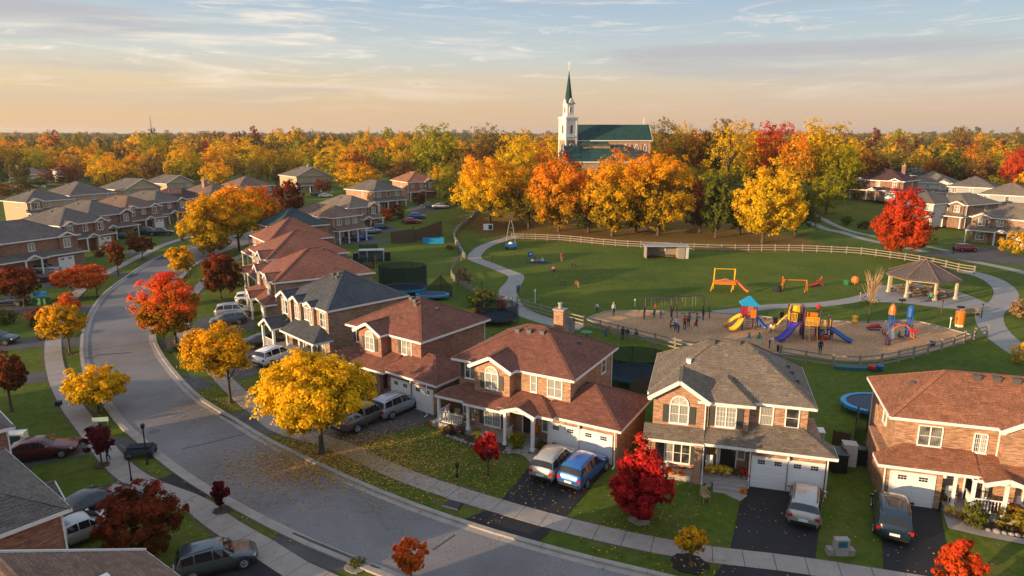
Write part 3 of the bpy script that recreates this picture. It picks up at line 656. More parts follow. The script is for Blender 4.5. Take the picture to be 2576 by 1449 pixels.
def house(name, label, o, th, W_, D_, he=5.5, pitch=.5, roof='roof_red', wall='brick_orange', ov=.45, bays=(), wins=(), garage=None, skirts=(), gables=(), cols=(), rails=(), floor=None, door=None, chimney=None, vents=(), spouts=(), ends='hh', lod=0, wall2=None, group=None, extra=None, split=0.):
    root = empty(name, (o[0], o[1], hill(o[0], o[1])), rad(th), label, 'house', group); SHG[0] = lod == 0
    rm, wm = M[roof], M[wall]
    w = MB(); w.box(0, 0, -.2, W_, D_, he)
    face = {'f': 0.}
    for i, b in enumerate(bays):
        x0, x1, pr, zb, gab = b[:5]
        w.box(x0, -pr, zb, x1, .1, he - .01 * (i + 1))
        if gab == 'g':
            xm = (x0 + x1) / 2; zt = he + (x1 - x0) / 2 * pitch
            w.poly([(x0, -pr, he - .02), (x1, -pr, he - .02), (xm, -pr, zt - .02)]); w.poly([(x0, 0, he), (xm, 0, zt), (x1, 0, he)])
        face['b%d' % i] = -pr
    if 'g' in ends:
        al = (W_ + 2 * ov) >= (D_ + 2 * ov); hw = (D_ if al else W_) / 2; zt = he + hw * pitch + ov * pitch * 0
        for k in (0, 1):
            if ends[k] != 'g': continue
            if al: x = (0 if k == 0 else W_); pts = [(x, 0, he - .01), (x, D_, he - .01), (x, D_ / 2, zt)]
            else: y = (0 if k == 0 else D_); pts = [(0, y, he - .01), (W_, y, he - .01), (W_ / 2, y, zt)]
            w.poly(pts if (k == 1) == al else pts[::-1])
    if garage:
        gx0, gx1, gy0, gy1, gh = garage['box']; w.box(gx0, gy0, -.2, gx1, gy1, gh); face['g'] = gy0
    w.build('wall', wm, root)
    main, zr = hip_roof('roof', -ov, -ov, W_ + ov, D_ + ov, he, pitch, rm, root, ends)
    for i, b in enumerate(bays):
        x0, x1, pr, zb, gab = b[:5]
        if gab == 'g': gable_roof('gable_roof', x0 - .35, x1 + .35, -pr - .4, (x1 - x0) / 2 + .6, he + .02, pitch, rm, root)
        elif gab == 'h':
            hw = (x1 - x0) / 2 + .35; zt = he + hw * pitch
            a = MB(); X0, X1, Y0 = x0 - .35, x1 + .35, -pr - .4; xm = (x0 + x1) / 2; yy = Y0 + hw; y2 = hw + 1
            a.poly([(X0, Y0, he), (X1, Y0, he), (xm, yy, zt)]).poly([(X0, y2, he), (X0, Y0, he), (xm, yy, zt), (xm, y2, zt)]).poly([(X1, Y0, he), (X1, y2, he), (xm, y2, zt), (xm, yy, zt)])
            q = roof_build(a, 'bay_roof', rm, root)
            MB().bar((X0, Y0, he - .085), (X1, Y0, he - .085), .06, .19).bar((X0, Y0, he - .085), (X0, 0, he - .085), .06, .19).bar((X1, Y0, he - .085), (X1, 0, he - .085), .06, .19).build('fascia', M['trim'], q)
    if garage:
        gov = .4; r_ = garage.get('roof', 'hh'); ex = garage.get('ext', (0, 0))
        if r_ != 'none': hip_roof('garage_roof', gx0 - gov - ex[0], gy0 - gov, gx1 + gov + ex[1], gy1 + gov, gh, garage.get('pitch', pitch), rm, root, r_)
        for c, dw in garage['doors']: garage_door(root, c, gy0 - .01, 0, dw, 2.15, lod)
        if lod == 0:
            for c, dw in garage['doors']: MB().box(c - .12, gy0 - .05, 2.35, c + .12, gy0 + .01, 2.62).build('keystone', M['concrete'], root)
            nn = len(garage['doors'])
            for c in ([(garage['doors'][0][0] + garage['doors'][1][0]) / 2] if nn > 1 else [garage['doors'][0][0] + 1.7]):
                l = MB().box(c - .06, gy0 - .16, 2.45, c + .06, gy0, 2.5).lathe([(.05, 0), (.1, .05), (.1, .22), (.02, .3)], 8, (c, gy0 - .16, 2.2)); l.build('wall_lamp', M['trim'], root)
    for s in skirts: skirt_roof('porch_roof', s[0], s[1], s[2], s[3], s[4], s[5], rm, root, s[6], s[7])
    for g in gables: gable_roof('entry_gable', g[0], g[1], g[2], g[3], g[4], g[5], rm, root, face=M[g[6]] if len(g) > 6 else M['siding'])
    for i, q in enumerate(wins):
        f, x, z, ww, hh, kind = q[:6]
        if f in ('l', 'r', 'k', 'gr', 'gl'):
            if f == 'l': loc, rz = (-.0, D_ - x, z), -90
            elif f == 'r': loc, rz = (W_, x, z), 90
            elif f == 'k': loc, rz = (W_ - x, D_, z), 180
            elif f == 'gr': loc, rz = (gx1, x, z), 90
            else: loc, rz = (gx0, x, z), -90
        else: loc, rz = (x, face[f], z), 0
        fm, pn = win_meshes(ww, hh, kind)
        if f == 'f' and len(q) > 7: pass
        o_ = put('window', fm, root, loc, (0, 0, rad(rz)))
        for p in pn: put('pane', p, o_)
        if len(q) > 6 and q[6]:
            for s in (-1, 1):
                if s in q[6]:
                    c_, s_ = math.cos(rad(rz)), math.sin(rad(rz)); dx = s * (ww / 2 + .30)
                    put('shutter', shutter_mesh(hh), root, (loc[0] + dx * c_, loc[1] + dx * s_, z - .03), (0, 0, rad(rz)))
    if floor:
        x0, x1, y0, y1, z = floor; MB().box(x0, y0, -.1, x1, y1, z).build('porch_floor', M['concrete'], root)
    for c in cols:
        x, y, z0, z1, r_ = c[:5]; mm = M[c[5]] if len(c) > 5 else M['white']
        MB().box(x - r_, y - r_, z0, x + r_, y + r_, z1).box(x - r_ - .05, y - r_ - .05, z0, x + r_ + .05, y + r_ + .05, z0 + .2).box(x - r_ - .04, y - r_ - .04, z1 - .15, x + r_ + .04, y + r_ + .04, z1).build('porch_column', mm, root)
    for a, b, z in rails: railing(root, a, b, z)
    if door:
        x, y, z, ww = door; d = MB().box(x - ww / 2, y - .04, z, x + ww / 2, y + .02, z + 2.1).build('front_door', M['door'], root)
        MB().box(x - ww / 2 - .09, y - .07, z, x - ww / 2, y, z + 2.2).box(x + ww / 2, y - .07, z, x + ww / 2 + .09, y, z + 2.2).box(x - ww / 2, y - .07, z + 2.1, x + ww / 2, y, z + 2.2).build('door_frame', M['white'], d)
        MB().lathe([(.03, 0), (.04, .03), (.03, .06)], 6, (x + ww / 2 - .1, y - .07, z + 1)).build('handle', M['metal'], d)
    def rz_(x, y): return he + pitch * min(x + ov, W_ + ov - x, y + ov, D_ + ov - y)
    for v in vents:
        z = rz_(v[0], v[1]); s = v[2] if len(v) > 2 else .2
        MB().box(v[0] - s, v[1] - s, z - .15, v[0] + s, v[1] + s, z + .18).box(v[0] - s * 1.15, v[1] - s * 1.15, z + .18, v[0] + s * 1.15, v[1] + s * 1.15, z + .22).build('roof_vent', M[v[3]] if len(v) > 3 else M['vent'], root)
    if chimney:
        x, y, a, zt = chimney
        c = MB().box(x - a, y - a * .8, he - 1, x + a, y + a * .8, zt).build('chimney', wm, root)
        MB().box(x - a - .08, y - a * .8 - .08, zt, x + a + .08, y + a * .8 + .08, zt + .12).build('chimney_cap', M['concrete'], c)
        MB().lathe([(.16, 0), (.15, .35), (.2, .4), (.2, .5)], 10, (x, y, zt + .12)).build('flue', M['concrete'], c)
    for s in spouts:
        x, y, z0, z1 = s[:4]
        MB().tube([(x, y, z0), (x, y, z1)], .05, 6).tube([(x, y, z0 + .02), (x, y - .35, z0 - .02)], .05, 6).build('downspout', M['trim'], root)
    if lod == 0:
        MB().box(-.03, -.03, -.2, W_ + .03, D_ + .03, .25).build('foundation', M['concrete'], root)
    return root
def dirx(th): return Vector((math.cos(rad(th)), math.sin(rad(th))))
def hloc(o, th, x, y, z=0):
    a = dirx(th); return Vector((o[0] + a.x * x - a.y * y, o[1] + a.y * x + a.x * y, z))
HO = {}
def wallpt(px, th, ov=.45, z=5.5):
    """front-left wall corner from the front-left eave corner seen in the photograph"""
    p = P(px[0], px[1], z); a = dirx(th); return (p.x + ov * a.x - ov * a.y, p.y + ov * a.y + ov * a.x)
def near(px, th, z=5.5, **k):
    o = wallpt(px, th, z=z); return house('brick_house', k.pop('label'), o, th, k.pop('W'), k.pop('D'), he=z, **k), o
# the centre red-roofed house
h4, o4 = near((1135, 900), -29, W=9.7, D=8.2, pitch=.50, roof='roof_red', wall='brick_orange',
  label='two-storey orange brick house with dark red roof and chimney, behind the silver and blue SUVs',
  bays=[(2.0, 5.1, .9, 0, 'g')],
  garage=dict(box=(8.4, 13.75, -1.0, 5.2, 2.85), doors=[(9.65, 2.3), (12.2, 2.3)], roof='hh', ext=(.9, 0)),
  skirts=[(-1.1, 2.1, 1.9, 0, 2.75, .42, True, False), (1.7, 5.4, 1.3, -.9, 2.75, .5, False, False), (4.6, 9.2, 1.9, 0, 2.9, .45, False, True)],
  gables=[(5.2, 8.0, -2.45, 0, 2.95, .35, 'brick_orange')],
  wins=[('f', 1.05, 3.95, .85, 1.3, 'double', (-1,)), ('f', 1.85, 3.95, .3, 1.3, 'single'), ('b0', 3.55, 3.85, 1.05, 1.15, 'arch', (-1, 1)), ('f', 6.7, 3.9, .42, 1.3, 'single'), ('f', 8.45, 3.8, 1.1, 1.3, 'double'),
        ('f', .9, .85, 1.0, 1.4, 'double', (-1,)), ('b0', 3.6, .8, 1.35, 1.45, 'grid', (-1, 1)), ('f', 7.75, .9, .5, 1.4, 'single'), ('r', 6.5, 3.9, .8, 1.2, 'single'), ('l', 3, 3.9, .8, 1.2, 'single')],
  floor=(-1.5, 7.4, -1.85, .05, .42), door=(6.35, -.05, .42, 1.0),
  cols=[(-.9, -1.65, .42, 2.7, .1), (1.9, -1.75, .42, 2.7, .1), (5.45, -2.2, .2, 2.85, .11), (7.75, -2.2, .2, 2.85, .11)],
  rails=[((-.9, -1.7), (1.4, -1.7), .42), ((-.9, -1.7), (-.9, -.1), .42), ((5.45, -2.1), (5.45, -1), .3)],
  chimney=(5.9, 6.2, .42, 8.7), vents=[(3.6, 3.2), (4.6, 3.3), (5.7, 3.4), (8.2, 5.0, .12)], spouts=[(13.8, -1.55, .15, 2.75), (9.75, 8.3, .15, 5.4), (-.02, 8.2, .15, 5.4)])
h5, o5 = near((1630, 986), -16, W=9.9, D=7.8, pitch=.66, roof='roof_gray', wall='brick_orange',
  label='two-storey orange brick house with weathered grey shingle roof, behind the tall red tree',
  bays=[(.0, 3.35, 1.0, 0, 'g'), (3.3, 6.2, .75, 2.6, 'h')],
  garage=dict(box=(6.45, 11.0, -1.5, 4.4, 2.9), doors=[(7.65, 2.05), (9.85, 2.05)], roof='none'),
  skirts=[(-.55, 3.45, 1.1, -1.0, 2.85, .6, False, False), (3.45, 11.6, 2.0, 0, 2.9, .5, False, True)],
  wins=[('b0', 1.72, 3.75, 1.15, 1.25, 'arch', (-1, 1)), ('b1', 4.75, 3.75, 1.2, 1.35, 'grid', (-1, 1)), ('f', 7.35, 3.9, .75, 1.25, 'single'), ('f', 8.95, 3.9, .75, 1.25, 'single'),
        ('b0', 1.75, .85, 1.6, 1.4, 'triple', (-1, 1)), ('f', 5.95, 1.2, .4, 1.2, 'single'), ('r', 6.5, 3.9, .8, 1.2, 'single'), ('l', 4, 3.9, .8, 1.2, 'single')],
  floor=(-.3, 6.4, -2.0, .05, .42), door=(5.1, -.05, .42, 1.0),
  cols=[(-.2, -1.9, .0, 2.75, .2, 'brick_orange'), (3.1, -1.9, .0, 2.75, .22, 'brick_orange'), (4.4, -.4, .42, 2.6, .07)],
  vents=[(3.6, 3.6, .22), (5.4, 3.7, .18), (6.6, 3.1, .16), (2.1, 2.0, .16, 'trim'), (9.2, 3.9, .1), (9.4, 2.6, .12), (9.0, 4.8, .1)], spouts=[(3.42, -1.05, 2.9, 5.3), (3.45, -2.0, .1, 2.75), (6.42, -1.6, .1, 2.75), (11.12, -1.55, .15, 2.75), (.0, 8.25, .15, 5.4)])
h6, o6 = near((2240, 1048), -17, W=13.5, D=6.6, pitch=.58, roof='roof_rust', wall='brick_orange',
  label='two-storey orange brick house with rust red roof beside the dark teal minivan',
  bays=[(5.75, 9.8, .6, 0, 'g')],
  garage=dict(box=(-.55, 2.7, -1.15, 4.5, 2.75), doors=[(1.05, 2.35)], roof='none'),
  skirts=[(-1.05, 4.5, 1.65, 0, 2.75, .55, True, False), (4.4, 11, 1.85, 0, 2.62, .5, False, False)],
  gables=[(4.55, 6.95, -2.3, 0, 2.65, .35, 'brick_orange')],
  wins=[('f', 2.0, 3.7, 1.25, 1.25, 'double'), ('f', 4.75, 3.65, .62, 1.15, 'grid'), ('b0', 8.0, 3.6, 1.15, 1.2, 'arch', (-1, 1)), ('f', 3.35, .95, .75, 1.4, 'single'), ('b0', 8.1, .8, 1.7, 1.4, 'triple'), ('f', 5.85, .7, .9, 1.6, 'single'), ('l', 4, 3.9, .8, 1.2, 'single')],
  floor=(2.9, 9.8, -1.9, .05, .4), door=(4.75, -.05, .4, .95),
  cols=[(4.2, -1.75, .4, 2.6, .09), (5.9, -1.75, .4, 2.6, .09), (3.3, -1.4, .4, 2.6, .08)], rails=[((4.2, -1.75), (6.1, -1.75), .4), ((4.2, -1.75), (4.2, -.6), .4)],
  vents=[(5.0, 2.9), (6.1, 2.9), (7.2, 2.9), (1.4, 3.0, .13)], spouts=[(-.52, -1.2, .15, 2.65), (5.7, -.05, 2.8, 5.3), (-.06, 6.5, .1, 5.3)])
h3, o3 = near((868, 814), -37, W=8.9, D=8.6, pitch=.5, roof='roof_red', wall='brick_red',
  label='orange brick house with red roof and two garage doors, behind the big yellow maple',
  bays=[(1.95, 4.9, .9, 0, 'g')],
  garage=dict(box=(6.4, 12.2, -1.7, 3.0, 2.85), doors=[(8.1, 2.2), (10.7, 2.2)], roof='hh', ext=(.6, 0)),
  skirts=[(-1.5, 6.6, 2.4, 0, 2.75, .42, True, False)],
  wins=[('f', 1.1, 3.9, .9, 1.3, 'double', (-1,)), ('b0', 3.45, 3.85, 1.05, 1.15, 'arch', (-1, 1)), ('f', 7.2, 3.9, 1.1, 1.3, 'double', (-1,)), ('f', 1.0, .9, 1.0, 1.3, 'double'), ('b0', 3.4, .9, 1.3, 1.3, 'grid')],
  floor=(-1.3, 5.9, -2.2, .05, .4), door=(5.4, -.05, .4, 1.0), cols=[(-1.2, -2.1, .4, 2.7, .12, 'brick_red'), (1.9, -2.1, .4, 2.7, .12), (4.6, -2.1, 0, 2.7, .2, 'brick_red'), (5.9, -2.1, 0, 2.7, .2, 'brick_red')], rails=[((2.2, -2.1), (4.4, -2.1), .4)],
  vents=[(4.0, 3.9), (4.7, 3.7), (5.2, 3.3), (6.6, 4.6, .12)], spouts=[(11.65, -2.25, .1, 2.7), (8.95, 8.6, .1, 5.3)])
h2, o2 = near((700, 741), -46, W=9.4, D=9.4, z=5.6, pitch=.55, roof='roof_blue', wall='brick_tan', ov=.3,
  label='tan brick house with blue-black roof and small pointed dormers, left of the netted trampoline',
  bays=[(.2, 2.3, .5, 0, 'g'), (2.9, 4.3, .35, 2.6, 'g'), (6.0, 7.0, .3, 2.6, 'g')],
  skirts=[(-.6, 2.0, 1.9, 0, 2.8, .45, True, False), (3.0, 10.2, 2.2, 0, 2.7, .45, False, True)], gables=[(-.5, 2.6, -2.9, 0, 2.75, .6, 'brick_tan')],
  wins=[('b0', 1.25, 3.9, 1.1, 1.4, 'double'), ('b1', 3.6, 3.7, .8, 1.35, 'double'), ('f', 5.1, 3.8, 1.0, 1.2, 'double', (-1,)), ('b2', 6.5, 3.6, .4, 1.4, 'single'), ('f', 8.4, 3.7, 1.1, 1.4, 'double'), ('f', 7.7, .6, 1.6, 1.9, 'triple'), ('f', 4.9, .6, .9, 1.9, 'single'), ('r', 3.4, 2.3, .45, .3, 'single')],
  floor=(-.2, 9.4, -2.1, .05, .5), door=(3.4, -.05, .5, 1.0), cols=[(-.1, -2.6, .2, 2.7, .12), (2.4, -2.6, .2, 2.7, .12), (4.3, -2.0, .5, 2.65, .1), (7.0, -2.0, .5, 2.65, .1), (9.6, -2.0, .1, 2.65, .06)], rails=[((0, -2.5), (2.3, -2.5), .4), ((4.3, -2.0), (6.9, -2.0), .5)],
  vents=[(3.0, 3.4, .16), (3.6, 3.9, .16), (4.2, 3.8, .16), (4.9, 4.1, .2), (5.3, 3.6, .16)], spouts=[(2.6, -.6, 3.0, 5.4)])
# houses at the bottom left corner, seen from above and behind their garages
def cornerhouse(px, th, z, **k):
    p = P(px[0], px[1], z); return house('brick_house', k.pop('label'), (p.x, p.y), th, k.pop('W'), k.pop('D'), he=z, **k)

BL = 'brick_house'
cornerhouse((14, 1066), 35, 5.4, W=9, D=9, roof='roof_dark', wall='brick_red', lod=1, ov=.4, pitch=.5, label='brick house with dark hip roof cut by the picture edge, above the dark red sedan', wins=[('f', 4, .9, 1.2, 1.3, 'double')]) if False else None
# ---------------------------------------------------------------- the other houses of the neighbourhood
def mid(px, th, W_, D_, roof, wall, label, side='L', z=5.4, pitch=.48, ends='hh', v=0, gr=None, chim=None, ov=.45, extra_wins=(), lod=1, name='brick_house', garage=True):
    """px: the near front eave corner in the photograph; side L/R: which end of the facade it is"""
    e = P(px[0], px[1], z); a = dirx(th); n = Vector((-a.y, a.x))
    c = Vector((e.x, e.y)) + n * ov + (a * ov if side == 'L' else -a * (ov + W_))
    rr = random.Random(int(px[0] * 7 + px[1]))
    g = None; sk = []; ga = []; by = []; wn = []
    cols = []
    k = v % 4
    if k == 0:
        g0 = W_ - 5.4; by = [(.6, 3.6, .6, 0, 'g')]; sk = [(-.4, g0 + .2, 1.9, 0, 2.7, .45, False, False)]; ga = [(g0 - 2.6, g0 - .2, -2.3, 0, 2.75, .5)]
        g = dict(box=(g0, W_ + .2, -1.6, 3, 2.8), doors=[(g0 + 1.4, 2.1), (g0 + 4.0, 2.1)], roof='none'); sk += [(g0 - .3, W_ + .7, 2.1, 0, 2.8, .45, False, True)]
        cols = [(-.2, -1.7, 0, 2.65, .1), (g0 - 2.5, -2.2, 0, 2.7, .1), (g0 - .3, -2.2, 0, 2.7, .1)]
        wn = [('b0', 2.1, 3.7, 1.2, 1.4, 'double', (-1, 1)), ('f', 5.2, 3.8, 1.0, 1.2, 'double'), ('f', W_ - 1.6, 3.8, 1.0, 1.2, 'double'), ('b0', 2.1, .8, 1.4, 1.4, 'double')]
    elif k == 1:
        by = [(W_ - 3.4, W_ - .5, .5, 0, 'g')]; sk = [(-.3, W_ + .4, 1.9, 0, 2.7, .45, True, True)]; ga = [(2.2, 5.0, -2.5, 0, 2.75, .5)]
        cols = [(x, -1.75, 0, 2.65, .1) for x in (0, 2.4, 4.8, W_ - .2)]
        wn = [('b0', W_ - 1.95, 3.7, 1.2, 1.4, 'double', (-1, 1)), ('f', 1.4, 3.8, .9, 1.2, 'double'), ('f', 4.2, 3.8, .9, 1.2, 'double'), ('f', 1.4, .8, 1.2, 1.5, 'double'), ('f', W_ - 1.7, .8, 1.3, 1.5, 'triple')]
    elif k == 2:
        sk = [(-.3, W_ + .4, 2.0, 0, 2.75, .45, False, False)]; ga = []
        cols = [(x, -1.85, 0, 2.7, .1) for x in (0, W_ * .33, W_ * .66, W_ - .1)]
        wn = [('f', 1.5, 3.8, 1.1, 1.2, 'double'), ('f', W_ / 2, 3.8, .8, 1.2, 'single'), ('f', W_ - 1.6, 3.8, 1.1, 1.3, 'triple'), ('f', 1.6, .8, 1.4, 1.5, 'triple'), ('f', W_ - 1.8, .8, 1.2, 1.5, 'double')]
    else:
        by = [(.5, 2.6, .4, 2.6, 'g'), (W_ - 3.2, W_ - .9, .4, 2.6, 'g')]; sk = [(-.3, W_ * .6, 1.9, 0, 2.7, .45, True, False)]; ga = [(W_ * .35, W_ * .35 + 2.6, -2.4, 0, 2.75, .55)]
        g = dict(box=(W_ * .6, W_ + .1, -1.2, 3, 2.8), doors=[(W_ * .8, 2.4)], roof='none'); sk += [(W_ * .6 - .3, W_ + .5, 1.7, 0, 2.8, .45, False, True)]
        cols = [(0, -1.75, 0, 2.65, .1), (W_ * .35, -2.2, 0, 2.7, .1), (W_ * .35 + 2.4, -2.2, 0, 2.7, .1)]
        wn = [('b0', 1.55, 3.7, 1.0, 1.4, 'double'), ('b1', W_ - 2.05, 3.7, 1.0, 1.4, 'double'), ('f', W_ / 2, 3.8, .9, 1.2, 'double'), ('f', 1.8, .8, 1.3, 1.5, 'double')]
    wn = list(wn) + [('l', D_ * .6, 3.9, .7, 1.1, 'single'), ('r', D_ * .6, 3.9, .7, 1.1, 'single'), ('k', 3, 3.8, 1.1, 1.2, 'double'), ('k', W_ - 3, 3.8, 1.1, 1.2, 'double')] + list(extra_wins)
    vt = [(W_ * .35, D_ * .55, .16), (W_ * .55, D_ * .6, .16)]
    return house(name, label, (c.x, c.y), th, W_, D_, he=z, pitch=pitch, roof=roof, wall=wall, ov=ov, bays=by, wins=wn, garage=g, skirts=sk, gables=ga, cols=cols, ends=ends, lod=lod, vents=vt, chimney=chim, door=(W_ * .42, -.03, .1, .95) if k in (1, 2) else None, spouts=[(0 if side == 'L' else W_, -.05, .1, z - .15)])
# row of houses behind the blue-black roof, fronts towards the street on the left
mid((686, 712), -60, 10.5, 12.0, 'roof_red', 'brick_tan', 'red-roofed brick house directly behind the blue-black roof', 'R', v=3, ov=.35, pitch=.52)
mid((668, 654), -58, 10.5, 11.5, 'roof_red', 'brick_tan', 'middle house of the three overlapping red roofs right of the yellow street trees', 'R', v=1, ov=.35, pitch=.55)
mid((672, 611), -55, 10, 10.5, 'roof_red', 'brick_red', 'farthest of the three overlapping red roofs, in front of the teal roof', 'R', v=2, ov=.35, pitch=.6)
mid((694, 576), -50, 10, 10, 'roof_teal', 'brick_red', 'brick house with dark teal hip roof above the red roofs', 'R', v=2, ov=.35, pitch=.6)
# houses facing the parking pads
mid((837, 549), 52, 7.2, 15, 'roof_brown', 'brick_tan', 'low brown-roofed brick house left of the parked blue cars', 'L', v=2, pitch=.5)
mid((877, 526), 50, 8.6, 13, 'roof_gray', 'brick_orange', 'grey-roofed brick house with white curved porch behind the blue cars', 'L', v=1, pitch=.5)
mid((941, 499), 48, 9.4, 13, 'roof_dark', 'brick_orange', 'dark-roofed brick house with porch, second from the end of the far row', 'L', v=2, pitch=.5)
mid((1025, 486), 32, 8.8, 12, 'roof_rust', 'brick_orange', 'rust-roofed brick house at the end of the far row, beside the green lawn', 'L', v=1, pitch=.55)
# left side of the street: fronts to the right, flanks to the camera
mid((-60, 622), 62, 15, 11, 'roof_dark', 'brick_red', 'long red brick house with dark roof at the left edge, behind the white sedan', 'L', v=3, z=5.6)
mid((149, 569), 68, 10.0, 13, 'roof_dark', 'brick_red', 'red brick house with two small front gables, right behind the edge house', 'L', v=3, pitch=.5)
mid((219, 547), 68, 10.5, 14, 'roof_dark', 'brick_red', 'red brick house with a big pointed front gable, third along the left side', 'L', v=1, pitch=.5)
mid((313, 527), 66, 9.5, 14, 'roof_brown', 'brick_red', 'red brick house with low porch gable behind the red parked pickup', 'L', v=3)
mid((388, 513), 66, 9.5, 15, 'roof_dark', 'brick_red', 'brick house with a long pale flank and dark front roof, behind the dark shrubs', 'L', v=1)
mid((455, 504), 66, 8.5, 14, 'roof_maroon', 'brick_brown', 'last brick house of the left row before the yellow street trees', 'L', v=2)
mid((64, 510), 62, 11.5, 11, 'roof_dark', 'stucco', 'tan-walled house with dark front roof at the left end of the back row', 'L', v=0)
mid((174, 493), 60, 12.5, 15, 'roof_dark', 'stucco', 'tan house with a white roof box, second in the back row', 'L', v=2)
mid((312, 479), 62, 12, 14, 'roof_dark', 'stucco', 'tan gabled house in the middle of the back row', 'R' if False else 'L', v=2, ends='gh')
mid((418, 463), 60, 10, 14, 'roof_dark', 'stucco', 'highest tan gabled house at the far end of the back row', 'L', v=2, ends='gh')
mid((530, 492), 62, 10, 13, 'roof_brown', 'brick_tan', 'brown-roofed house with a wide brick chimney left of the yellow street trees', 'L', v=2, chim=(3, 6, .6, 8.8))
mid((600, 475), 50, 12, 12, 'roof_brown', 'brick_brown', 'brown-roofed house half hidden behind the orange street trees', 'L', v=2)
mid((744, 449), 40, 13, 16, 'roof_dark', 'stucco', 'large pale gabled house with dark roof and white chimney, beside the dark red shrub', 'L', v=2, z=6.0, ends='gh', chim=(9, 9, .6, 9.6))
# right-hand group
mid((2139, 489), -48, 13, 11, 'roof_maroon', 'brick_brown', 'maroon-roofed brick house with two little gables behind the red park maple', 'L', v=3, chim=(10, 8, .5, 9.2))
mid((2435, 526), -62, 9.0, 13, 'roof_gray', 'brick_brown', 'brick house with striped grey roof and lit porch, behind the red hatchback', 'R', v=1, pitch=.45)
mid((2640, 560), -50, 13, 11, 'roof_gray', 'brick_tan', 'sunlit house with tan roof at the right edge of the side street', 'R', v=0)
mid((2350, 525), -60, 9, 11, 'roof_dark', 'siding', 'pale-sided house with grey hip roof behind the red park maple', 'R', v=2, name='sided_house')
mid((2395, 486), -40, 12, 12, 'roof_gray', 'siding', 'grey-roofed house with white dormer front in the second row on the right', 'R', v=3, name='sided_house')
mid((2505, 494), -40, 11, 11, 'roof_dark', 'siding_gray', 'dark grey hip-roofed house left of the bright yellow-green tree', 'R', v=2, name='sided_house')
mid((2610, 510), -42, 12, 11, 'roof_gray', 'siding_gray', 'pale grey house at the right edge behind the bright yellow-green tree', 'R', v=2, name='sided_house')
mid((2365, 450), -28, 14, 11, 'roof_teal', 'brick_brown', 'far blue-roofed house, the left one of the pair among the right-hand trees', 'R', v=2)
mid((2440, 452), -28, 13, 11, 'roof_blue', 'brick_brown', 'far blue-roofed house, the right one of the pair among the right-hand trees', 'R', v=2)
mid((2250, 447), -28, 12, 11, 'roof_gray', 'siding', 'far grey-roofed house left of the two blue roofs', 'R', v=2, name='sided_house')
# roofs that peek out of the distant trees
FARH = [(150, 428, 'roof_maroon', 'far brown-roofed house below the golden tree at the left'), (270, 400, 'roof_dark', 'far grey roof right of the large orange maple'), (480, 398, 'roof_brown', 'far brown roof left of the slender yellow-green tree'), (650, 388, 'roof_dark', 'far grey roof above the broad golden maple'), (1075, 384, 'roof_dark', 'far grey roof behind the tallest yellow-green tree'), (2540, 375, 'roof_gray', 'farthest grey roof at the right edge of the woods'), (40, 405, 'roof_dark', 'far dark roof at the left edge among the orange trees'), (100, 388, 'roof_maroon', 'far house with a white gable among the left-hand trees'), (345, 428, 'roof_dark', 'far house with a rounded dark roof between two orange maples'), (400, 370, 'roof_dark', 'far dark-roofed house above the green maple on the left'),
        (575, 408, 'roof_dark', 'far pale-walled house right of the tall green maple'), (760, 388, 'roof_dark', 'far house with a white window right of the crimson tree'), (800, 400, 'roof_blue', 'far pale house above the large gabled one'), (905, 380, 'roof_maroon', 'far roof behind the golden maple row'), (960, 372, 'roof_dark', 'farthest grey roof left of the tall yellow-green tree'),
        (1310, 402, 'roof_dark', 'far roof left of the church among the orange trees'), (2470, 385, 'roof_maroon', 'far brown roof under the golden treetops on the right'), (2545, 400, 'roof_dark', 'far roof at the right edge under the orange treetops'), (20, 440, 'roof_dark', 'dark-roofed house at the left edge below the orange trees'), (1600, 420, 'roof_blue', 'house with a blue-grey roof just behind the park trees')]
for i, (x, y, rf, lab) in enumerate(FARH):
    if x == 1600: continue
    mid((x, y), R.uniform(20, 60) if x < 1400 else R.uniform(-50, -20), 12, 11, rf, ['siding', 'brick_tan', 'stucco'][i % 3], lab, 'L', v=2, name='distant_house', lod=2)
# houses around the bend below the frame and to the left (unseen, added to shade the street)
for x, y, th, v in [(-62, 36, 150, 0), (-52, 20, 140, 2), (2, 6, 165, 1), (19, 2, 170, 0), (36, -2, 175, 2), (-15, 12, 155, 0), (-86, 62, 140, 1), (-92, 82, 110, 2), (-70, 4, 320, 0), (-45, -14, 330, 2), (-20, -28, 340, 0)]:
    a = dirx(th)
    house('brick_house', 'unseen brick house of the same street, added for its shade', (x, y), th, 11, 10, he=5.4, pitch=.5, roof='roof_dark', wall='brick_red', lod=2, group='houses outside the picture', wins=[('f', 3, 3.8, 1.1, 1.2, 'double'), ('f', 7, 3.8, 1.1, 1.2, 'double'), ('f', 3, .8, 1.4, 1.4, 'double')])
# bottom left corner: three roofs right under the drone
def own(label, px, z, th, W_, D_, rf, wl, **k):
    """px is the roof's own eave corner nearest the frame centre (front-right seen from the street)"""
    e = P(px[0], px[1], z); a = dirx(th); n = Vector((-a.y, a.x)); c = Vector((e.x, e.y)) - a * (W_ + .45) + n * .45
    return house('brick_house', label, (c.x, c.y), th, W_, D_, he=z, roof=rf, wall=wl, **k)
def cornerL(label, px, z, th, W_, D_, rf, wl, ov=.4, **k):
    e = P(px[0], px[1], z); a = dirx(th); n = Vector((-a.y, a.x)); c = Vector((e.x, e.y)) + a * ov + n * ov
    return house('brick_house', label, (c.x, c.y), th, W_, D_, he=z, roof=rf, wall=wl, ov=ov, **k), c
cornerL('brick house whose dark roof corner shows at the left edge beside the dark red sedan', (37, 1073), 5.4, 138, 9.5, 10, 'roof_dark', 'brick_red', pitch=.5, wins=[('l', 4, 3.8, 1, 1.2, 'double')], spouts=[(-.05, -.05, .1, 5.2)], lod=1)
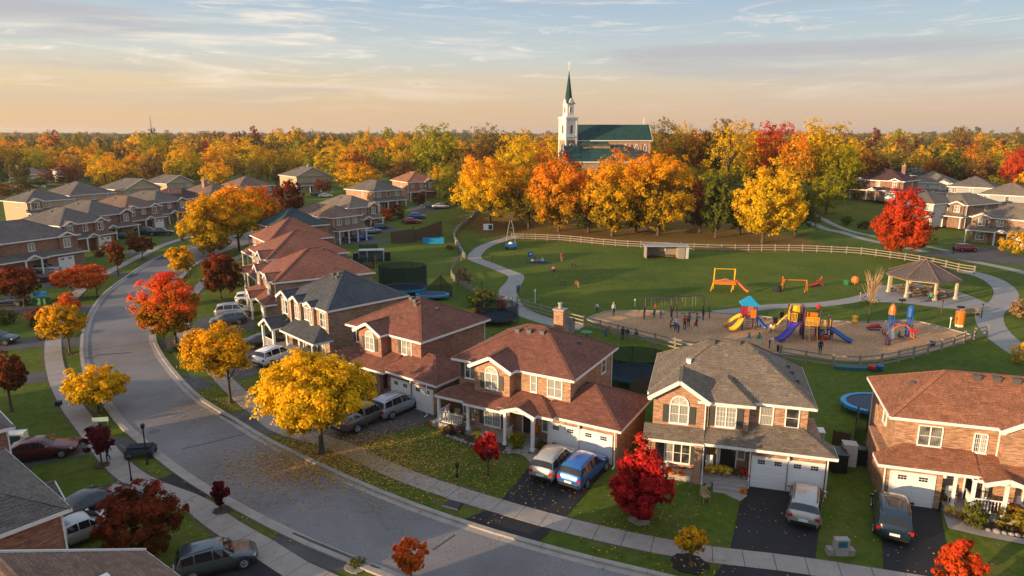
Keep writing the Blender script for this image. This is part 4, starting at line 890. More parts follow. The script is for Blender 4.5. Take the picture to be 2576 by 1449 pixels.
cornerL('brick house with dark shingle roof and a white corner drainpipe, beside the black sedan', (180, 1278), 5.4, 141, 9.3, 10.5, 'roof_dark', 'brick_red', pitch=.5, skirts=[(5.6, 9.6, 1.3, 0, 2.8, .5, False, False)], gables=[(6.0, 8.6, -1.9, 0, 2.8, .55, 'brick_red')], cols=[(6.1, -1.6, 0, 2.7, .1), (8.4, -1.6, 0, 2.7, .1)], spouts=[(-.06, -.05, .1, 5.2)], vents=[(3.0, 2.6, .12)], lod=0, wins=[('f', 2.2, 3.6, 1.1, 1.3, 'double'), ('f', 7, 3.6, 1.1, 1.3, 'double')])
_e = P(365, 1385, 5.4); _a = dirx(143); _n = Vector((-_a.y, _a.x)); _c = Vector((_e.x, _e.y)) - _a * 11.4 + _n * .4
house('brick_house', 'brown-grey gable-roofed house at the bottom edge, left of the slate wagon', (_c.x, _c.y), 143, 11, 9.6, he=5.4, pitch=.52, roof='roof_brown', wall='brick_red', ov=.4, ends='hg', lod=0,
      vents=[(8.4, 2.3, .13, 'trim'), (6.0, 2.2, .13, 'trim'), (9.3, 3.9, .16, 'metal')], wins=[('f', 3, 3.6, 1.1, 1.3, 'double')])
# ---------------------------------------------------------------- church on the rise behind the park
def church():
    Yc = 208.; s = F / Yc
    def X(px): return (px - 1288) / F * Yc
    def Z(py): return zat(Yc, py)
    x0, x1 = X(1446), X(1628); g = hill((x0 + x1) / 2, Yc); ze, zr = Z(353), Z(313)
    rt = empty('church', (X(1530), Yc, g), 0, 'brick church with green metal roof and white steeple topped by a cross', 'church')
    def L(x): return x - X(1530)
    a, b = L(x0), L(x1); ze -= g; zr -= g; D = 12.
    w = MB().box(a, 0, -1, b, D, ze)
    for x, fl in ((a, 1), (b, 0)):
        p = [(x, 0, ze), (x, D, ze), (x, D / 2, zr - .1)]; w.poly(p[::-1] if fl else p)
    w.build('wall', M['brick_orange'], rt)
    r = MB(); o = .6; pt = (zr - ze) / (D / 2 + o)
    r.poly([(a - o, -o, ze), (b + o, -o, ze), (b + o, D / 2, zr), (a - o, D / 2, zr)]).poly([(b + o, D + o, ze), (a - o, D + o, ze), (a - o, D / 2, zr), (b + o, D / 2, zr)])
    ro = r.build('roof', M['church_green'], rt)
    rib = MB().bar((0, -o, ze + .03), (0, D / 2, zr + .03), .07, .07).mesh('roof_seam', M['church_green'])
    n = int((b - a + 2 * o) / .6)
    for i in range(n + 1): put('roof_seam', rib, ro, (a - o + (b - a + 2 * o) * i / n, 0, 0))
    MB().bar((a - o, -o, ze - .1), (b + o, -o, ze - .1), .08, .22).bar((a - o - .02, -o, ze - .05), (a - o - .02, D / 2, zr - .05), .08, .25).bar((b + o + .02, -o, ze - .05), (b + o + .02, D / 2, zr - .05), .08, .25).build('fascia', M['church_white'], ro)
    MB().tube([(b - 1, D / 2, zr), (b - 1, D / 2, zr + 2)], .1, 6).build('finial', M['church_white'], ro)
    def gothic(px, z, w_, h_, y=0., rz=0, par=rt, nm='window', fr='church_white', pn='carglass', x=None):
        f = MB(); p = MB(); pts = [(-w_ / 2, 0), (w_ / 2, 0), (w_ / 2, h_ * .55), (w_ * .3, h_ * .82), (0, h_), (-w_ * .3, h_ * .82), (-w_ / 2, h_ * .55)]
        p.poly([(q[0], -.06, q[1]) for q in pts])
        for q, q2 in zip(pts, pts[1:] + pts[:1]): f.bar((q[0], -.1, q[1]), (q2[0], -.1, q2[1]), .2, .14)
        f.bar((0, -.1, 0), (0, -.1, h_), .08)
        ob = put(nm, f.mesh(nm, M[fr]), par, (L(X(px)) if x is None else x, y, z), (0, 0, rz)); put('pane', p.mesh('pane', M[pn]), ob)
    for px in (1465, 1490, 1515, 1542, 1568, 1595, 1616): gothic(px, Z(380) - g, .95, 2.1)
    for px in (1465, 1490, 1515, 1542, 1568, 1595, 1616): MB().box(L(X(px)) + 1.2, -.35, -1, L(X(px)) + 1.6, .05, ze - 1.2).build('buttress', M['brick_orange'], rt)
    # tower, turned a little so that its left flank shows
    def sq(mb, c, h, z0, z1, ang, m=0, h2=None):
        h2 = h2 or h; n = len(mb.v); out = []
        for hh, z in ((h, z0), (h2, z1)):
            for k in range(4):
                t = ang + math.pi / 4 + k * math.pi / 2; mb.v.append((c[0] + hh * 1.4142 * math.cos(t), c[1] + hh * 1.4142 * math.sin(t), z))
        for f in ((3, 2, 1, 0), (4, 5, 6, 7), (0, 1, 5, 4), (1, 2, 6, 5), (2, 3, 7, 6), (3, 0, 4, 7)): mb.f.append(tuple(n + i for i in f)); mb.m.append(m)
    A = rad(28); c = (L(X(1424)), -2.2); ap = 1 / (math.cos(A) + math.sin(A))
    hw = (1443 - 1405) / s / 2 * ap * 1.02
    t = MB(); sq(t, c, hw + .15, -1, Z(352) - g, A, 1); sq(t, c, hw, Z(352) - g, Z(299) - g, A); sq(t, c, hw + .45, Z(299) - g, Z(295) - g, A); sq(t, c, hw + .3, Z(345) - g, Z(340) - g, A); sq(t, c, hw + .15, Z(303) - g, Z(299) - g, A)
    for k in range(4):
        q = A + math.pi / 4 + k * math.pi / 2; px_, py_ = c[0] + (hw + .05) * 1.4142 * math.cos(q), c[1] + (hw + .05) * 1.4142 * math.sin(q); sq(t, (px_, py_), .22, Z(400) - g, Z(300) - g, A)
    tw = t.build('tower', [M['church_white'], M['brick_tan']], rt)
    h2 = (1435 - 1411) / s / 2 * ap * 1.05
    b2 = MB(); sq(b2, c, h2, Z(296) - g, Z(262) - g, A); sq(b2, c, h2 + .25, Z(296) - g, Z(292) - g, A); sq(b2, c, h2 + .3, Z(263) - g, Z(261) - g, A)
    bf = b2.build('belfry', M['church_white'], rt)
    sp = MB(); zb, zt = Z(262) - g, Z(177) - g
    N = 8; ring = [(c[0] + h2 * 1.02 * math.cos(A + math.pi / 8 + k * math.pi / 4), c[1] + h2 * 1.02 * math.sin(A + math.pi / 8 + k * math.pi / 4), zb + .7) for k in range(N)]
    for k in range(N): sp.poly([ring[k], ring[(k + 1) % N], (c[0], c[1], zt)])
    sq(sp, c, h2 + .35, zb, zb + 1.3, A, 0, h2 * .55)
    st = sp.build('spire', M['church_green'], rt)
    for k in range(4):
        q = A - math.pi / 2 + k * math.pi / 2; d = Vector((math.cos(q), math.sin(q), 0)); e = Vector((-d.y, d.x, 0)); C = Vector((c[0], c[1], zb)) + d * (h2 + .3)
        g_ = MB().poly([C - e * .9, C + e * .9, C + Vector((0, 0, 1.5))]).poly([C + e * .9, C - d * 1.2 + Vector((0, 0, 1.5)), C + Vector((0, 0, 1.5))]).poly([C - e * .9, C + Vector((0, 0, 1.5)), C - d * 1.2 + Vector((0, 0, 1.5))]); g_.build('spire_gablet', M['church_white'], st)
    MB().tube([(c[0], c[1], zt - .3), (c[0], c[1], Z(156) - g)], .09, 6).bar((c[0] - .55, c[1], Z(161) - g), (c[0] + .55, c[1], Z(161) - g), .16).lathe([(.05, 0), (.22, .2), (.05, .4)], 8, (c[0], c[1], zt)).build('cross', M['church_white'], rt)
    def face_open(par, h, z0, hh, w_, k):
        q = A - math.pi / 2 + k * math.pi / 2; f = MB(); p = MB(); N = 8
        pts = [(-w_ / 2, 0), (w_ / 2, 0)] + [(w_ / 2 * math.cos(math.pi * i / N), hh + w_ / 2 * math.sin(math.pi * i / N)) for i in range(N + 1)]
        p.poly([(x, -.04, z) for x, z in pts])
        for a_, b_ in zip(pts, pts[1:] + pts[:1]): f.bar((a_[0], -.08, a_[1]), (b_[0], -.08, b_[1]), .16, .12)
        loc = (c[0] + math.cos(q) * h, c[1] + math.sin(q) * h, z0); ob = put('belfry_opening', f.mesh('belfry_opening', M['church_white']), par, loc, (0, 0, q + math.pi / 2)); put('louver', p.mesh('louver', M['louver']), ob)
    for k in (0, 3, 1):
        face_open(tw, hw + .03, Z(336) - g, 2.0, 1.0, k); face_open(bf, h2 + .03, Z(285) - g, 1.4, .7, k)
        face_open(tw, hw + .2, Z(385) - g, 2.2, 1.2, k)
    # lower wings in front
    zA, zB = Z(366) - g, Z(402) - g
    xa, xb = L(X(1412)), L(X(1580)); y0 = -13
    MB().box(xa + .4, y0, -3, xb - .4, -.2, zB).build('side_wing', M['brick_tan'], rt)
    v = MB(); ym = -4.5; v.poly([(xa, y0 - .5, zB), (xb + 3, y0 - .5, zB), (xb - 4, ym, zA), (xa, ym, zA)]).poly([(xb + 3, y0 - .5, zB), (xb + 3, 0, zB), (xb - 4, ym, zA)]).poly([(xb + 3, 0, zB), (xa, 0, zB), (xa, ym, zA), (xb - 4, ym, zA)])
    wr = v.build('wing_roof', M['church_green'], rt)
    MB().poly([(xa + .35, y0, zB), (xa + .35, ym, zA), (xa + .35, -.2, zB)]).build('gable_face', M['church_white'], rt)
    MB().bar((xa, y0 - .6, zB - .1), (xb + 3, y0 - .6, zB - .1), .1, .25).bar((xa - .05, y0 - .5, zB - .1), (xa - .05, ym, zA - .1), .12, .4).bar((xa - .05, 0, zB - .1), (xa - .05, ym, zA - .1), .12, .4).build('fascia', M['church_white'], wr)
    xc = L(X(1490)); MB().box(xc - 4, -6, zA - 1.5, xc + 4, 0, zA + .3).build('clerestory', M['brick_tan'], rt)
    MB().poly([(xc - 4.5, -6.4, zA + .1), (xc + 4.5, -6.4, zA + .1), (xc + 3.4, -3, zA + 1.2), (xc - 3.4, -3, zA + 1.2)]).poly([(xc + 4.5, -6.4, zA + .1), (xc + 4.5, 0, zA + .1), (xc + 3.4, -3, zA + 1.2)]).poly([(xc - 4.5, 0, zA + .1), (xc - 4.5, -6.4, zA + .1), (xc - 3.4, -3, zA + 1.2)]).build('clerestory_roof', M['church_green'], rt)
church()
# far radio mast
m_ = P(404, 352); d_ = 900.; mx = (404 - 1288) / F * d_
mb = MB().tube([(0, 0, 0), (0, 0, zat(d_, 292))], [.9, .35], 5)
for i in range(6): mb.bar((-.8, 0, 4 + i * 6), (.8, 0, 6 + i * 6), .2)
o = mb.build('radio_mast', M['metal']); o.location = (mx, d_, 0); tag(o, 'thin radio mast rising above the treetops at the far left', 'mast')
# ---------------------------------------------------------------- trees
def crown_mesh(seed, n, leaf, rx=1., rz=1., shape='round', clumps=60, crad=.27, droop=0., hollow=.35, gap=0.):
    """crown of leaf-sized quads gathered in clumps; unit radius, height from 0 to 2*rz"""
    g = np.random.default_rng(seed)
    cc = []; tries = 0
    while len(cc) < clumps and tries < 60000:
        tries += 1
        p = g.uniform(-1, 1, 3); r = np.linalg.norm(p)
        if shape == 'round' and (r > .86 or r < hollow): continue
        if shape == 'flat':
            if r > .88 or r < hollow: continue
            p[2] = p[2] * .8 if p[2] > 0 else p[2] * .6
        if shape == 'cone':
            h = (p[2] + 1) / 2; lim = (1 - h) ** .75 * 1.0 * (1 if h > .12 else h / .12 * .4 + .6); q = math.hypot(p[0], p[1])
            if q > lim * .95 or q < lim * .2: continue
        if shape == 'egg':
            q = math.hypot(p[0], p[1]); h = (p[2] + 1) / 2
            if q > .88 * math.sin(math.pi * min(max(h, .02), .98) ** .56) ** .85: continue
        if shape == 'oval':
            q = math.hypot(p[0], p[1]); h = (p[2] + 1) / 2; lim = math.sin(math.pi * min(max(h, .02), .98) ** .66) ** .7
            if q > lim * .86 or r < hollow: continue
        cc.append(p)
    cc = np.array(cc); k = len(cc)
    sub = g.normal(size=(k * 3, 3)) * crad * .62; cc = np.concatenate([cc, np.repeat(cc, 3, 0) + sub]); k = len(cc)
    cr = crad * .62 * g.uniform(.5, 1.3, k); ct = g.uniform(0, 1, k)
    if gap:
        kk = g.uniform(0, 1, k) > gap; cc, cr, ct = cc[kk], cr[kk], ct[kk]; k = len(cc)
    w = cr ** 2; idx = g.choice(k, n, p=w / w.sum())
    d = g.normal(size=(n, 3)); d /= np.linalg.norm(d, axis=1)[:, None]
    rr = np.abs(g.normal(size=n)) * .55 + .25; rr[g.uniform(0, 1, n) > .96] *= 1.4
    pos = cc[idx] + d * (cr[idx] * rr)[:, None] * np.array([1, 1, .8])
    out = pos.copy(); out /= (np.linalg.norm(out, axis=1)[:, None] + 1e-6)
    nm = d * .7 + out * .6 + np.array([0, 0, .45]) + g.normal(size=(n, 3)) * .35; nm /= np.linalg.norm(nm, axis=1)[:, None]
    q_ = np.linalg.norm(pos, axis=1); pos *= np.where(q_ > 1.04, 1.0 / q_, 1)[:, None] if shape != 'cone' else 1
    if droop: pos[:, 2] -= droop * (pos[:, 0] ** 2 + pos[:, 1] ** 2)
    rad_ = np.clip(np.linalg.norm(pos, axis=1), 0, 1.1)
    t = np.cross(nm, g.normal(size=(n, 3))); t /= np.linalg.norm(t, axis=1)[:, None]; b = np.cross(nm, t)
    sz = leaf * g.uniform(.6, 1.25, n)
    A = t * sz[:, None]; B = b * (sz * g.uniform(.45, .8, n))[:, None]; Nn = nm * (sz * .18)[:, None]
    P0 = pos.copy(); P0[:, 2] = (pos[:, 2] + 1) * rz; P0[:, :2] *= rx
    v = np.stack([P0 - A, P0 - B * .9 + Nn, P0 + A, P0 + B + Nn], 1).reshape(-1, 3)
    # age of leaf: outer and upper parts of a crown turn first; whole boughs differ
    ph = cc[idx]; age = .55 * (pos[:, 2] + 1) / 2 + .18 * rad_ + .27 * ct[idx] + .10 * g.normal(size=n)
    tint = np.clip(.5 + .45 * (ct[idx] - .5) + .5 * (g.uniform(0, 1, n) - .5), 0, 1)
    me = bpy.data.meshes.new('crown')
    me.vertices.add(4 * n); me.vertices.foreach_set('co', v.astype(np.float32).ravel())
    me.loops.add(4 * n); me.loops.foreach_set('vertex_index', np.arange(4 * n, dtype=np.int32))
    me.polygons.add(n); me.polygons.foreach_set('loop_start', np.arange(0, 4 * n, 4, dtype=np.int32))
    for nm_, a in (('age', age), ('tint', tint)):
        at = me.attributes.new(nm_, 'FLOAT', 'FACE'); at.data.foreach_set('value', a.astype(np.float32))
    me.update(calc_edges=True); me.validate(); return me
def trunk_mesh(seed, h0, h1, r, spread, limbs=7, lean=0.):
    """tapered trunk from the ground to h1 with limbs from h0 up"""
    rr = random.Random(seed); m = MB(); m.tube([(0, 0, -.15), (0, 0, .12), (.0, 0, .5), (lean * .3, 0, h0 * .6), (lean * .6, .0, h0), (lean + rr.uniform(-.1, .1), rr.uniform(-.1, .1), (h0 + h1) / 2), (lean, 0, h1)], [r * 1.7, r * 1.25, r, r * .9, r * .8, r * .5, r * .12], 8)
    for i in range(limbs):
        a = 2 * math.pi * (i / limbs) + rr.uniform(-.4, .4); z = h0 * .92 + (h1 - h0) * .45 * i / limbs; L = spread * rr.uniform(.6, .9); up = (h1 - z) * rr.uniform(.35, .7)
        p = [(lean * .6, 0, z), (L * .35 * math.cos(a), L * .35 * math.sin(a), z + up * .35), (L * .7 * math.cos(a + .1), L * .7 * math.sin(a + .1), z + up * .7), (L * math.cos(a + .2), L * math.sin(a + .2), z + up)]
        m.tube(p, [r * .42, r * .3, r * .18, r * .05], 5, cap=False)
        for j in range(2):
            a2 = a + rr.choice([-1, 1]) * rr.uniform(.4, .9); q = p[2] if j else p[1]
            m.tube([q, (q[0] + L * .35 * math.cos(a2), q[1] + L * .35 * math.sin(a2), q[2] + up * .3)], [r * .17, r * .04], 4, cap=False)
    return m.mesh('trunk', BARK, True)
TREES = []
_cm, _tm = {}, {}
def tree(label, loc, h, cr, c0, pal, seed=1, n=9000, leaf=.16, shape='round', name='maple_tree', cat='tree', group=None, tr=None, clumps=70, crad=.27, lean=0., gap=0., droop=0., hollow=.35, limbs=7, dx=0.):
    """loc ground point; h total height; cr crown radius; c0 height of the crown's underside"""
    rt = empty(name, loc, 0, label, cat, group)
    ch = (h - c0) / 2
    me = crown_mesh(seed, n, leaf / cr, 1, ch / cr, shape, clumps, crad, droop, hollow, gap)
    me.materials.append(LEAF[pal])
    put('crown', me, rt, (dx, 0, c0), (0, 0, 0), None, (cr, cr, cr))
    put('trunk', trunk_mesh(seed, max(c0 * 1.05, .5), c0 + (h - c0) * .8, tr or max(.05, h * .02), cr * .85, limbs, lean), rt)
    TREES.append((loc[0], loc[1], cr)); return rt
def tpx(label, base, top, hw, bot, pal, **k):
    """survey a tree from its trunk foot, top row, half width and underside row in the photograph"""
    g = G(*base); Y = g.y; h = zat(Y, top) - g.z; dist = math.hypot(Y, H); cr = hw * dist / F * .98
    zb = max(.3, zat(Y, bot) - g.z)
    if 'cx' in k:
        cx = k.pop('cx'); k['dx'] = (cx - base[0]) * dist / F
    return tree(label, (g.x, g.y, g.z), h, cr, zb, pal, **k)
tpx('big yellow street maple with fallen leaves all round its foot', (810, 1143), 876, 150, 1090, 'yellow', seed=3, n=42900, leaf=0.129, shape='flat', clumps=150, crad=.20, cx=797, tr=.2, droop=.05, limbs=10)
tpx('yellow street maple in front of the white SUV', (580, 1014), 806, 94, 962, 'yellow', seed=4, n=24700, leaf=0.122, shape='flat', clumps=110, crad=.2, cx=560, tr=.15, limbs=9)
tpx('street maple with scarlet top and green underside, on the outer side of the bend', (443, 865), 687, 85, 842, 'scarlet', seed=5, n=26400, leaf=0.137, clumps=90, crad=.24, cx=428, tr=.15)
tpx('thin yellow street tree behind the scarlet-topped one', (476, 697), 618, 38, 688, 'yellow', seed=6, n=8200, leaf=0.152, clumps=60, crad=.22, cx=458, gap=.1)
tpx('round rust red tree in front of the red-roofed row', (556, 752), 634, 51, 738, 'rust', seed=7, n=14800, leaf=0.152, clumps=80, crad=.22, cx=562)
tpx('broad golden street tree, nearest of the cluster beside the red roofs', (529, 645), 484, 72, 634, 'gold', seed=8, n=21400, leaf=0.198, clumps=100, crad=.22)
tpx('golden street tree with orange top in the middle of the cluster', (602, 632), 460, 66, 600, 'amber', seed=9, n=19800, leaf=0.213, clumps=90, crad=.22)
tpx('orange-green street tree of the cluster beside the red roofs', (655, 606), 455, 56, 590, 'orange', seed=10, n=14800, leaf=0.213, clumps=80, crad=.22)
tpx('small red street tree tucked under the yellow cluster', (668, 596), 482, 30, 560, 'redorange', seed=11, n=6600, leaf=0.213, clumps=50, crad=.24)
tpx('dark rust and green tree at the right end of the street cluster', (730, 558), 450, 40, 545, 'rust', seed=12, n=11500, leaf=0.228, clumps=70, crad=.22)
tpx('small yellow maple on the inner verge, the upper one', (176, 888), 758, 58, 866, 'yellow', seed=13, n=13200, leaf=0.129, shape='flat', clumps=80, crad=.2, cx=168, gap=.1)
tpx('small yellow maple on the inner verge, the lower one beside the bend', (250, 1040), 912, 80, 1030, 'yellow', seed=14, n=15600, leaf=0.122, shape='flat', clumps=90, crad=.2, cx=243, tr=.1)
tpx('red-orange ornamental tree on the lawn by the white sedan', (245, 748), 660, 66, 735, 'redorange', seed=15, n=14800, leaf=0.152, shape='flat', clumps=80, crad=.22, cx=208)
tpx('low red bush behind the upper yellow maple', (180, 800), 732, 28, 795, 'redorange', seed=16, n=4900, leaf=0.129, clumps=40, crad=.25, name='red_bush', cat='bush')
tpx('dark bronze-green tree in front of the edge house', (62, 772), 665, 52, 758, 'rust', seed=17, n=12300, leaf=0.152, shape='flat', clumps=80, crad=.22, cx=52)
tpx('slim dark red tree beside the far bend', (298, 693), 608, 21, 668, 'rust', seed=18, n=4600, leaf=0.152, clumps=40, crad=.25)
tpx('dark red tree with a bare stem on the far verge', (359, 653), 588, 33, 640, 'rust', seed=19, n=6900, leaf=0.167, shape='flat', clumps=50, crad=.22)
tpx('maroon crab apple at the left edge of the lawn', (30, 1035), 874, 46, 985, 'rust', seed=20, n=14800, leaf=0.106, clumps=80, crad=.22, cx=34)
tpx('small dark red ornamental tree beside the letter carrier spot on the sidewalk', (257, 1172), 1068, 40, 1138, 'maroon', seed=21, n=6900, leaf=0.091, clumps=50, crad=.22, gap=.1)
tpx('young maroon tree on the verge at the bottom of the street', (556, 1284), 1209, 23, 1268, 'maroon', seed=22, n=4200, leaf=0.076, clumps=36, crad=.24)
tpx('large bushy maroon and orange tree in front of the black sedan', (368, 1418), 1222, 100, 1400, 'rust', seed=23, n=21400, leaf=0.099, clumps=70, crad=.2, gap=.1, cx=368)
tpx('young red maple at the bottom edge of the road', (1035, 1470), 1348, 42, 1440, 'redorange', seed=24, n=5900, leaf=0.084, clumps=40, crad=.24, gap=.12)
tpx('small crimson maple on the lawn of the centre house', (1228, 1196), 1090, 37, 1168, 'crimson', seed=25, n=7900, leaf=0.084, clumps=50, crad=.22)
tpx('bright red pyramidal maple on the lawn of the grey-roofed house', (1608, 1308), 1096, 84, 1292, 'crimson', seed=26, n=26400, leaf=0.091, shape='egg', clumps=130, crad=.17, hollow=.1)
tpx('yellow sapling in a ring of dark mulch beside the sidewalk', (1735, 1418), 1322, 38, 1398, 'yellow', seed=27, n=4200, leaf=0.076, clumps=34, crad=.24, gap=.25)
tpx('red maple cut by the bottom edge, below the teal minivan', (2400, 1520), 1347, 62, 1500, 'redorange', seed=28, n=11500, leaf=0.084, shape='egg', clumps=60, crad=.18, gap=.15)
# the park row below the church
K = dict(group='maples along the park edge')
tpx('first maple of the park row, golden orange, beside the stone wall', (1233, 568), 383, 107, 548, 'amber', seed=30, n=28000, leaf=0.258, clumps=120, crad=.20, tr=.35, **K)
tpx('park maple with a pink-red top in front of the steeple', (1405, 582), 390, 89, 572, 'orange', seed=31, n=24700, leaf=0.258, clumps=110, crad=.20, **K)
tpx('bright orange park maple below the church nave', (1540, 594), 387, 80, 580, 'amber', seed=32, n=23100, leaf=0.258, clumps=100, crad=.20, **K)
tpx('bright orange park maple at the right end of the church', (1655, 592), 373, 103, 578, 'amber', seed=33, n=28000, leaf=0.258, clumps=120, crad=.20, **K)
tpx('dark green tree in the gap between the orange and the golden park maples', (1800, 598), 430, 46, 585, 'green', seed=34, n=13200, leaf=0.258, clumps=80, crad=.21)
tpx('golden yellow park maple with a bare foot, right of the dark green tree', (1918, 611), 399, 94, 592, 'yellow', seed=35, n=23100, leaf=0.258, shape='oval', clumps=110, crad=.20, cx=1930, **K)
tpx('flaming red maple beside the rail fence on the right', (2262, 650), 470, 80, 630, 'redorange', seed=36, n=24700, leaf=0.198, shape='egg', clumps=120, crad=.19, tr=.28)
# ---------------------------------------------------------------- trees beyond: shared crowns, one tree each
PROTO = {}
def proto(shape, k):
    key = (shape, k)
    if key not in PROTO:
        sd = 200 + k * 17 + len(shape)
        if shape == 'cone': PROTO[key] = (crown_mesh(sd, 2600, .06, 1, 1.7, 'cone', 90, .13, .08, .0), trunk_mesh(sd, .25, 3.1, .05, .3, 4))
        elif shape == 'oval': PROTO[key] = (crown_mesh(sd, 5800, .039, 1, 1.35, 'oval', 90, .19), trunk_mesh(sd, .45, 2.3, .045, .7, 6))
        elif shape == 'wispy': PROTO[key] = (crown_mesh(sd, 2300, .045, 1, 1.15, 'round', 80, .2, 0, .3, .2), trunk_mesh(sd, .4, 2.2, .04, .85, 12))
        else: PROTO[key] = (crown_mesh(sd, 6200, .039, 1, .95, 'round', 90, .2), trunk_mesh(sd, .4, 1.7, .05, .8, 6))
        PROTO[key][0].materials.append(LEAF['green'])
    return PROTO[key]
NAMEOF = {'conifer': 'spruce_tree'}
HZ = {'round': 1.9, 'oval': 2.7, 'cone': 3.4, 'wispy': 2.3}
def btree(label, x, y, h, cr, pal, shape='round', k=0, group=None, foot=.10, cat='tree'):
    me, tm = proto(shape, k); z = hill(x, y); c0 = h * foot; s = (h - c0) / HZ[shape]
    rt = empty(NAMEOF.get(pal, 'broadleaf_tree'), (x, y, z), R.uniform(0, 6.28), label, cat, group)
    put('crown', me, rt, (0, 0, c0), (0, 0, 0), LEAF[pal], (cr, cr, s))
    put('trunk', tm, rt, (0, 0, 0), (0, 0, 0), None, (h * .45, h * .45, h / 2.4 if shape != 'cone' else h / 3.3))
    TREES.append((x, y, cr)); return rt
